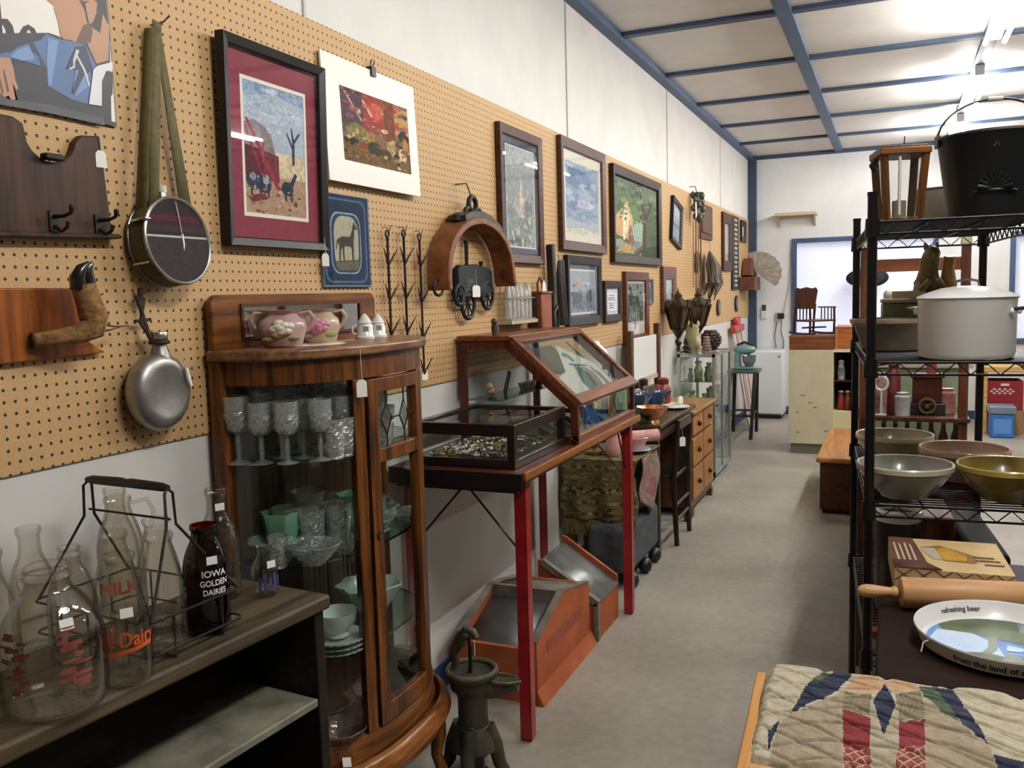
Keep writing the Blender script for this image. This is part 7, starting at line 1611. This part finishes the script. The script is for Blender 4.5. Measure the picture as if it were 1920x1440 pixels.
B().box(.78, 1.185, 8.8, 9.4, .1, 1.01).done('case', CRP, t, bev=.004)
B().box(.80, 1.36, 8.83, 9.38, 0, .1).done('kick_base', mat('#6a6a5c', .6), t)
B().box(1.185, 1.37, 8.85, 9.4, .1, .42).done('lower_case', mat('#d3c89c', .6), t, bev=.003)
B().box(1.35, 1.37, 8.85, 9.4, .42, 1.0).done('side_panel', CRP, t); B().box(1.185, 1.36, 9.36, 9.4, .42, 1.0).done('back_panel', mat('#3a2a20', .7), t); B().box(1.18, 1.38, 8.83, 9.4, .985, 1.012).done('top_board', mat('#d8d2c4', .5), t)
B().box(1.19, 1.35, 8.87, 9.36, .70, .715).done('shelf', DKW, t)
b = B(); 
g = random.Random(12)
for i in range(6): x, zz = .8 + g.random() * .34, .2 + g.random() * .45; b.prism([(x, zz), (x + .03 + g.random() * .03, zz + .003), (x + .02, zz + .012), (x + .003, zz + .01)], 8.7992, 8.7998, Matrix(((1, 0, 0, 0), (0, 0, 1, 0), (0, 1, 0, 0), (0, 0, 0, 1))))
b.done('paint_chips', mat('#6a5a44', .8), t)
for x, z0, c, c2, l in ((1.25, .42, '#8d2a22', '#5d1a16', 'red toy tin on the lower open shelf of the cream cabinet'), (1.31, .42, '#7d3428', '#4a1d18', 'dark red tin beside the toy tin in the cream cabinet'), (1.25, .715, '#4a6660', '#c9cfc9', 'green and white pitcher on the upper open shelf of the cream cabinet')):
    M = T(x, 8.95, z0 + .001); t = thing('tin' if z0 < .5 else 'pitcher', l, 'tin' if z0 < .5 else 'pitcher', M)
    b = B(M); b.lathe([(.001, 0), (.032, 0), (.034, .06), (.028, .13), (.02, .15), (.03, .17), (.001, .17)], 16); b.done('body', mat(c, .4, 0, c2, 14, coat=.2), t); b = B(M); b.lathe([(.02, .165), (.026, .18), (.001, .19)], 14); b.done('lid', mat('#d9d0c4', .4), t)
CR = wood('#5d3018', '#8a5230', 'X', .5, .1)
t = thing('wooden_crate', 'low reddish brown wooden crate on top of the cream cabinet', 'crate', T(.98, 9.05, 1.0125))
B().box(.785, 1.19, 8.80, 8.82, 1.0125, 1.125).done('front_board', CR, t, bev=.002); B().box(.785, 1.19, 9.32, 9.34, 1.0125, 1.125).done('back_board', CR, t, bev=.002)
B().box(.785, .80, 8.82, 9.32, 1.0125, 1.125).done('end_board', CR, t); B().box(1.175, 1.19, 8.82, 9.32, 1.0125, 1.125).done('end_board', CR, t); B().box(.78, 1.195, 8.795, 9.345, 1.125, 1.14).done('lid', CR, t)
t = thing('orange_box', 'bright orange brown wooden box beside the crate on the cream cabinet', 'box', T(1.27, 9.1, 1.0125)); OB = wood('#8a4a22', '#b9703a', 'X', .45, .2)
B().box(1.2, 1.365, 8.86, 9.3, 1.0125, 1.21).done('body', OB, t, bev=.003); B().box(1.196, 1.37, 8.855, 9.305, 1.21, 1.225).done('lid', OB, t, bev=.003); B().box(1.196, 1.22, 8.85, 8.862, 1.0125, 1.21).done('corner_strip', wood('#a3622e', '#c98a4e', 'Z'), t)
# doll rocking chair facing right
M = T(.965, 9.08, 1.1415) @ RZ(42); t = thing('rocking_chair', 'small dark brown child sized rocking chair standing on the crate', 'chair', M)
RC = wood('#2a1510', '#4a2a1e', 'Z', .4, .2)
b = B(M @ RX(8)); b.prism([(-.13, .24), (.1, .235), (.105, .3), (.115, .42), (.09, .45), (.05, .44), (-.02, .455), (-.09, .44), (-.13, .45), (-.15, .42), (-.14, .3)], -.008, .008, T(0, .12, 0) @ RX(90)); b.done('backrest', RC, t, bev=.004)
b = B(M); b.box(-.13, .18, -.14, .12, .13, .148); b.done('seat', RC, t, bev=.006)
for x in (-.11, .12):
    b = B(M); b.tube([(x, .13, .02), (x, .12, .14), (x, .10, .3)], .011, 8); b.done('back_post', RC, t)
for x in (-.11, .17): b = B(M); b.tube([(x, -.12, .02), (x, -.125, .15), (x, -.12, .265)], .011, 8); b.done('leg', RC, t)
for x in (-.12, .17):
    b = B(M); b.box(x - .012, x + .012, -.14, .12, .26, .272); b.done('armrest', RC, t, bev=.003)
    for k in range(4): b = B(M); b.tube([(x, -.08 + k * .05, .148), (x, -.08 + k * .05, .26)], .006, 6); b.done('spindle', RC, t)
for k in range(6): b = B(M); b.tube([(-.09 + k * .04, .115, .148), (-.09 + k * .04, .11, .25)], .005, 6); b.done('spindle', RC, t)
b = B(M); b.tube([(-.11, 0, .07), (.17, 0, .07)], .008, 6); b.done('stretcher', RC, t)
for x in (-.11, .15): b = B(M); b.tube([(x, -.2 + k * .05, .012 + .25 * ((k - 4) * .05) ** 2) for k in range(9)], .010, 6); b.done('rocker', RC, t)
# black hat hanging in the window
t = thing('black_hat', 'black wide brimmed hat hanging on a cord in front of the window', 'hat', T(1.41, 11.45, 1.70)); M = T(1.41, 11.45, 1.70) @ RX(76)
b = B(M); b.lathe([(.24, 0), (.15, .008), (.12, .012), (.11, .1), (.06, .13), (.001, .135)], 28, M=Matrix.Diagonal((1, .5, 1, 1))); b.done('felt', mat('#15171f', .8), t, solid=.006)
b = B(); b.tube([(1.36, 11.44, 1.79), (1.33, 11.55, 2.17)], .004, 5); b.done('cord', mat('#8d8d98', .7), t)
# tall brown stand behind the rack
SW = wood('#3d2012', '#663a20', 'Z', .45, .15)
t = thing('tall_stand', 'tall brown wooden stand with two posts and cross rail behind the rack', 'stand', T(1.78, 4.75, 0))
for x in (1.565, 2.0):
    B().box(x - .02, x + .02, 4.58, 4.62, 0, 1.78).done('post', SW, t, bev=.003); B().box(x - .023, x + .023, 4.577, 4.623, 1.78, 1.82).done('post_cap', mat('#b3a888', .5), t, bev=.004)
B().box(1.585, 1.98, 4.585, 4.615, 1.665, 1.725).done('cross_rail', wood('#5a2f1a', '#824a2c', 'X', .45, .15), t, bev=.003)
B().box(1.56, 2.03, 4.56, 4.98, .95, .97).done('shelf', DKW, t, bev=.002)
B().box(1.565, 2.02, 4.625, 4.96, .55, .80).done('drawer_case', wood('#3d2014', '#5d3420', 'X', .45, .15), t, bev=.003); B().box(1.57, 2.02, 4.63, 4.95, .1, .12).done('shelf', DKW, t)
for x in (1.58, 2.0): B().box(x - .015, x + .015, 4.93, 4.96, 0, .95).done('rear_leg', SW, t)
AMBG = mat('#3d1c10', .2, 0, '#6a3a22', 9, coat=.6)
def bot():
    t = thing('amber_bottle', 'b', 'bottle'); b = B(); b.lathe([(.001, 0), (.02, 0), (.021, .07), (.012, .1), (.01, .125), (.001, .125)], 12); b.done('body', AMBG, t); b = B(); b.cyl((0, 0, .125), (0, 0, .138), .011, n=10); b.done('cap', mat('#a38d78', .4), t); return t
pb = bot()
for i in range(8):
    M = T(1.605 + i * .053, 4.66, .8005); l = 'small capped amber bottle in the row on the brown stand'
    if i == 0: pb.matrix_basis = M; RM[pb] = M; pb['label'] = l; pb['group'] = 'amber bottles on the stand'
    else: dup(pb, M, l, 'amber bottles on the stand')
for x, y, w, h, c, c2, l, nm in ((1.635, 4.66, .045, .2, '#6d2024', '#a58f86', 'red and white printed tin on the stand shelf', 'tin'), (1.70, 4.70, .04, .24, '#4a1518', '#6d2c2c', 'taller dark red tin behind the printed one', 'tin'), (1.74, 4.62, .045, .11, '#8d8d88', '#b9b9b2', 'grey glass block jar on the stand shelf', 'jar'), (1.94, 4.75, .05, .12, '#a3625c', '#c9968c', 'pink ceramic dish at the right of the stand shelf', 'dish')):
    M = T(x, y, .9705); t = thing(nm, l, nm, M); b = B(M); b.lathe([(.001, 0), (w * .8, 0), (w * .82, h * .85), (w * .6, h * .92), (w * .6, h), (.001, h)], 18); b.done('body', mat(c, .35, 0, c2, 16, coat=.3), t); b = B(M); b.lathe([(w * .62, h * .93), (w * .64, h * 1.02), (.001, h * 1.03)], 18); b.done('lid', mat(c, .4), t)
b = B(); b.tube([(1.645 + .03 * math.cos(a * .524), 4.59, 1.13 + .035 * math.sin(a * .524)) for a in range(12)], .006, 6, True); b.tube([(1.645, 4.59, 1.095), (1.645, 4.60, .98)], .006, 6); b.tube([(1.62, 4.59, .975), (1.67, 4.59, .975)], .006, 6); b.solo('wire_ring', 'white ring shaped hand mirror standing by the red tin', 'hand mirror', mat('#c9c9c6', .4), (1.645, 4.59, .9705))
M = T(1.85, 4.72, .9705); t = thing('coffee_grinder', 'dark brown wooden coffee grinder box with flywheel on the stand shelf', 'grinder', M)
B(M).box(-.065, .065, -.05, .05, .055, .18).done('box', wood('#2a130c', '#4a2416', 'X', .4, .2), t, bev=.004); B(M).box(-.075, .075, -.06, .06, .18, .195).done('lid', wood('#3a1a10', '#5a2c1a', 'X', .4, .2), t, bev=.003); B(M).box(-.08, .08, -.06, .06, 0, .055).done('base', BLACK, t, bev=.004)
b = B(M); b.tube([(.0 + .035 * math.cos(a * .524), -.075, .045 + .035 * math.sin(a * .524)) for a in range(12)], .007, 6, True); b.tube([(0, -.06, .045), (0, -.085, .045)], .01, 8); b.done('flywheel', mat('#6a5a34', .4, .5), t)
b = B(M); b.cyl((.02, 0, .195), (.02, 0, .27), .022, n=12); b.done('hopper', mat('#8a4030', .5), t)
# solid furniture standing in the row behind the rack
t = thing('brown_cabinet', 'plain dark brown cabinet standing directly behind the wire rack', 'cabinet', T(1.79, 4.1, 0))
B().box(1.57, 2.01, 3.72, 4.52, .05, .84).done('case', wood('#3a2014', '#5a3523', 'Z', .5, .1), t, bev=.003); B().box(1.55, 2.03, 3.70, 4.54, .84, .865).done('top', wood('#472818', '#6b4028', 'Y', .45, .15), t, bev=.004); B().box(1.59, 1.99, 3.74, 4.5, 0, .05).done('plinth', DKW, t)
for z0, z1 in ((.1, .32), (.34, .56), (.58, .80)):
    o = B().box(1.60, 1.98, 3.705, 3.72, z0, z1).done('drawer', wood('#4a2818', '#6e422a', 'X', .5, .1), t, bev=.004); b = B(); b.ell((1.79, 3.697, (z0 + z1) / 2), .018, .01, .018, 10, 6); b.done('knob', DKW, o)
t = thing('green_cupboard', 'pale green painted cupboard behind the tall brown stand', 'cupboard', T(1.83, 5.7, 0)); GRC = mat('#93a084', .6, 0, '#879478', 6)
B().box(1.60, 2.06, 5.12, 6.38, .06, 1.16).done('case', GRC, t, bev=.003); B().box(1.58, 2.08, 5.10, 6.40, 1.16, 1.185).done('top', mat('#b9b6a4', .5), t, bev=.004); B().box(1.62, 2.04, 5.14, 6.36, 0, .06).done('plinth', BLACK, t)
# far right table and crates
t = thing('yellow_table', 'pale yellow wooden table against the back wall on the right', 'table', T(3.0, 10.75, 0))
YW = wood('#b98f4c', '#d6b070', 'X', .45, .2)
B().box(2.56, 3.6, 10.45, 11.2, .66, .72).done('table_top', YW, t, bev=.005)
for x in (2.6, 3.55):
    for y in (10.5, 11.15): B().box(x - .03, x + .03, y - .03, y + .03, 0, .66).done('leg', YW, t)
b = B(); b.box(2.62, 2.98, 10.52, 10.9, 0, .25); b.solo('cardboard_carton', 'plain brown carton under the yellow table', 'carton', mat('#9a7a54', .8), (2.8, 10.7, 0), bev=.004)
t = thing('milk_crate', 'dark red plastic milk crate stacked under the yellow table', 'crate', T(2.8, 10.7, .2505)); MR = mat('#8a1f28', .4)
for q in ((2.63, 2.97, 10.53, 10.545), (2.63, 2.97, 10.875, 10.89), (2.63, 2.645, 10.545, 10.875), (2.955, 2.97, 10.545, 10.875)): B().box(*q, .2505, .56).done('side_panel', MR, t, bev=.003)
B().box(2.645, 2.955, 10.545, 10.875, .2505, .262).done('floor', MR, t)
for r_ in range(3):
    for c_ in range(4 + r_ % 2): x = 2.70 + c_ * .05 - (r_ % 2) * .025; B(Matrix(((1, 0, 0, 0), (0, 0, 1, 0), (0, 1, 0, 0), (0, 0, 0, 1)))).flat([(x - .018, .43 + r_ * .022), (x, .418 + r_ * .022), (x + .018, .43 + r_ * .022), (x, .442 + r_ * .022)], 10.529).done('lattice_hole', mat('#cfc6bd', .6), t)
B().box(2.76, 2.84, 10.528, 10.53, .51, .535).done('label', mat('#d9d2c8', .6), t)
t = thing('blue_tub', 'bright blue plastic tub with grey lid on the floor by the red crate', 'tub', T(2.74, 10.3, 0))
B().box(2.64, 2.86, 10.2, 10.45, 0, .25).done('tub_body', mat('#2f64b5', .4, 0, '#3a74c4', 6), t, bev=.02, seg=4); B().box(2.625, 2.875, 10.185, 10.465, .25, .33).done('lid', mat('#6f7d90', .4), t, bev=.012, seg=3)
b = B(); b.box(2.67, 2.83, 10.1985, 10.1995, .05, .2); b.done('label_panel', mat('#5b8fd6', .5), t)
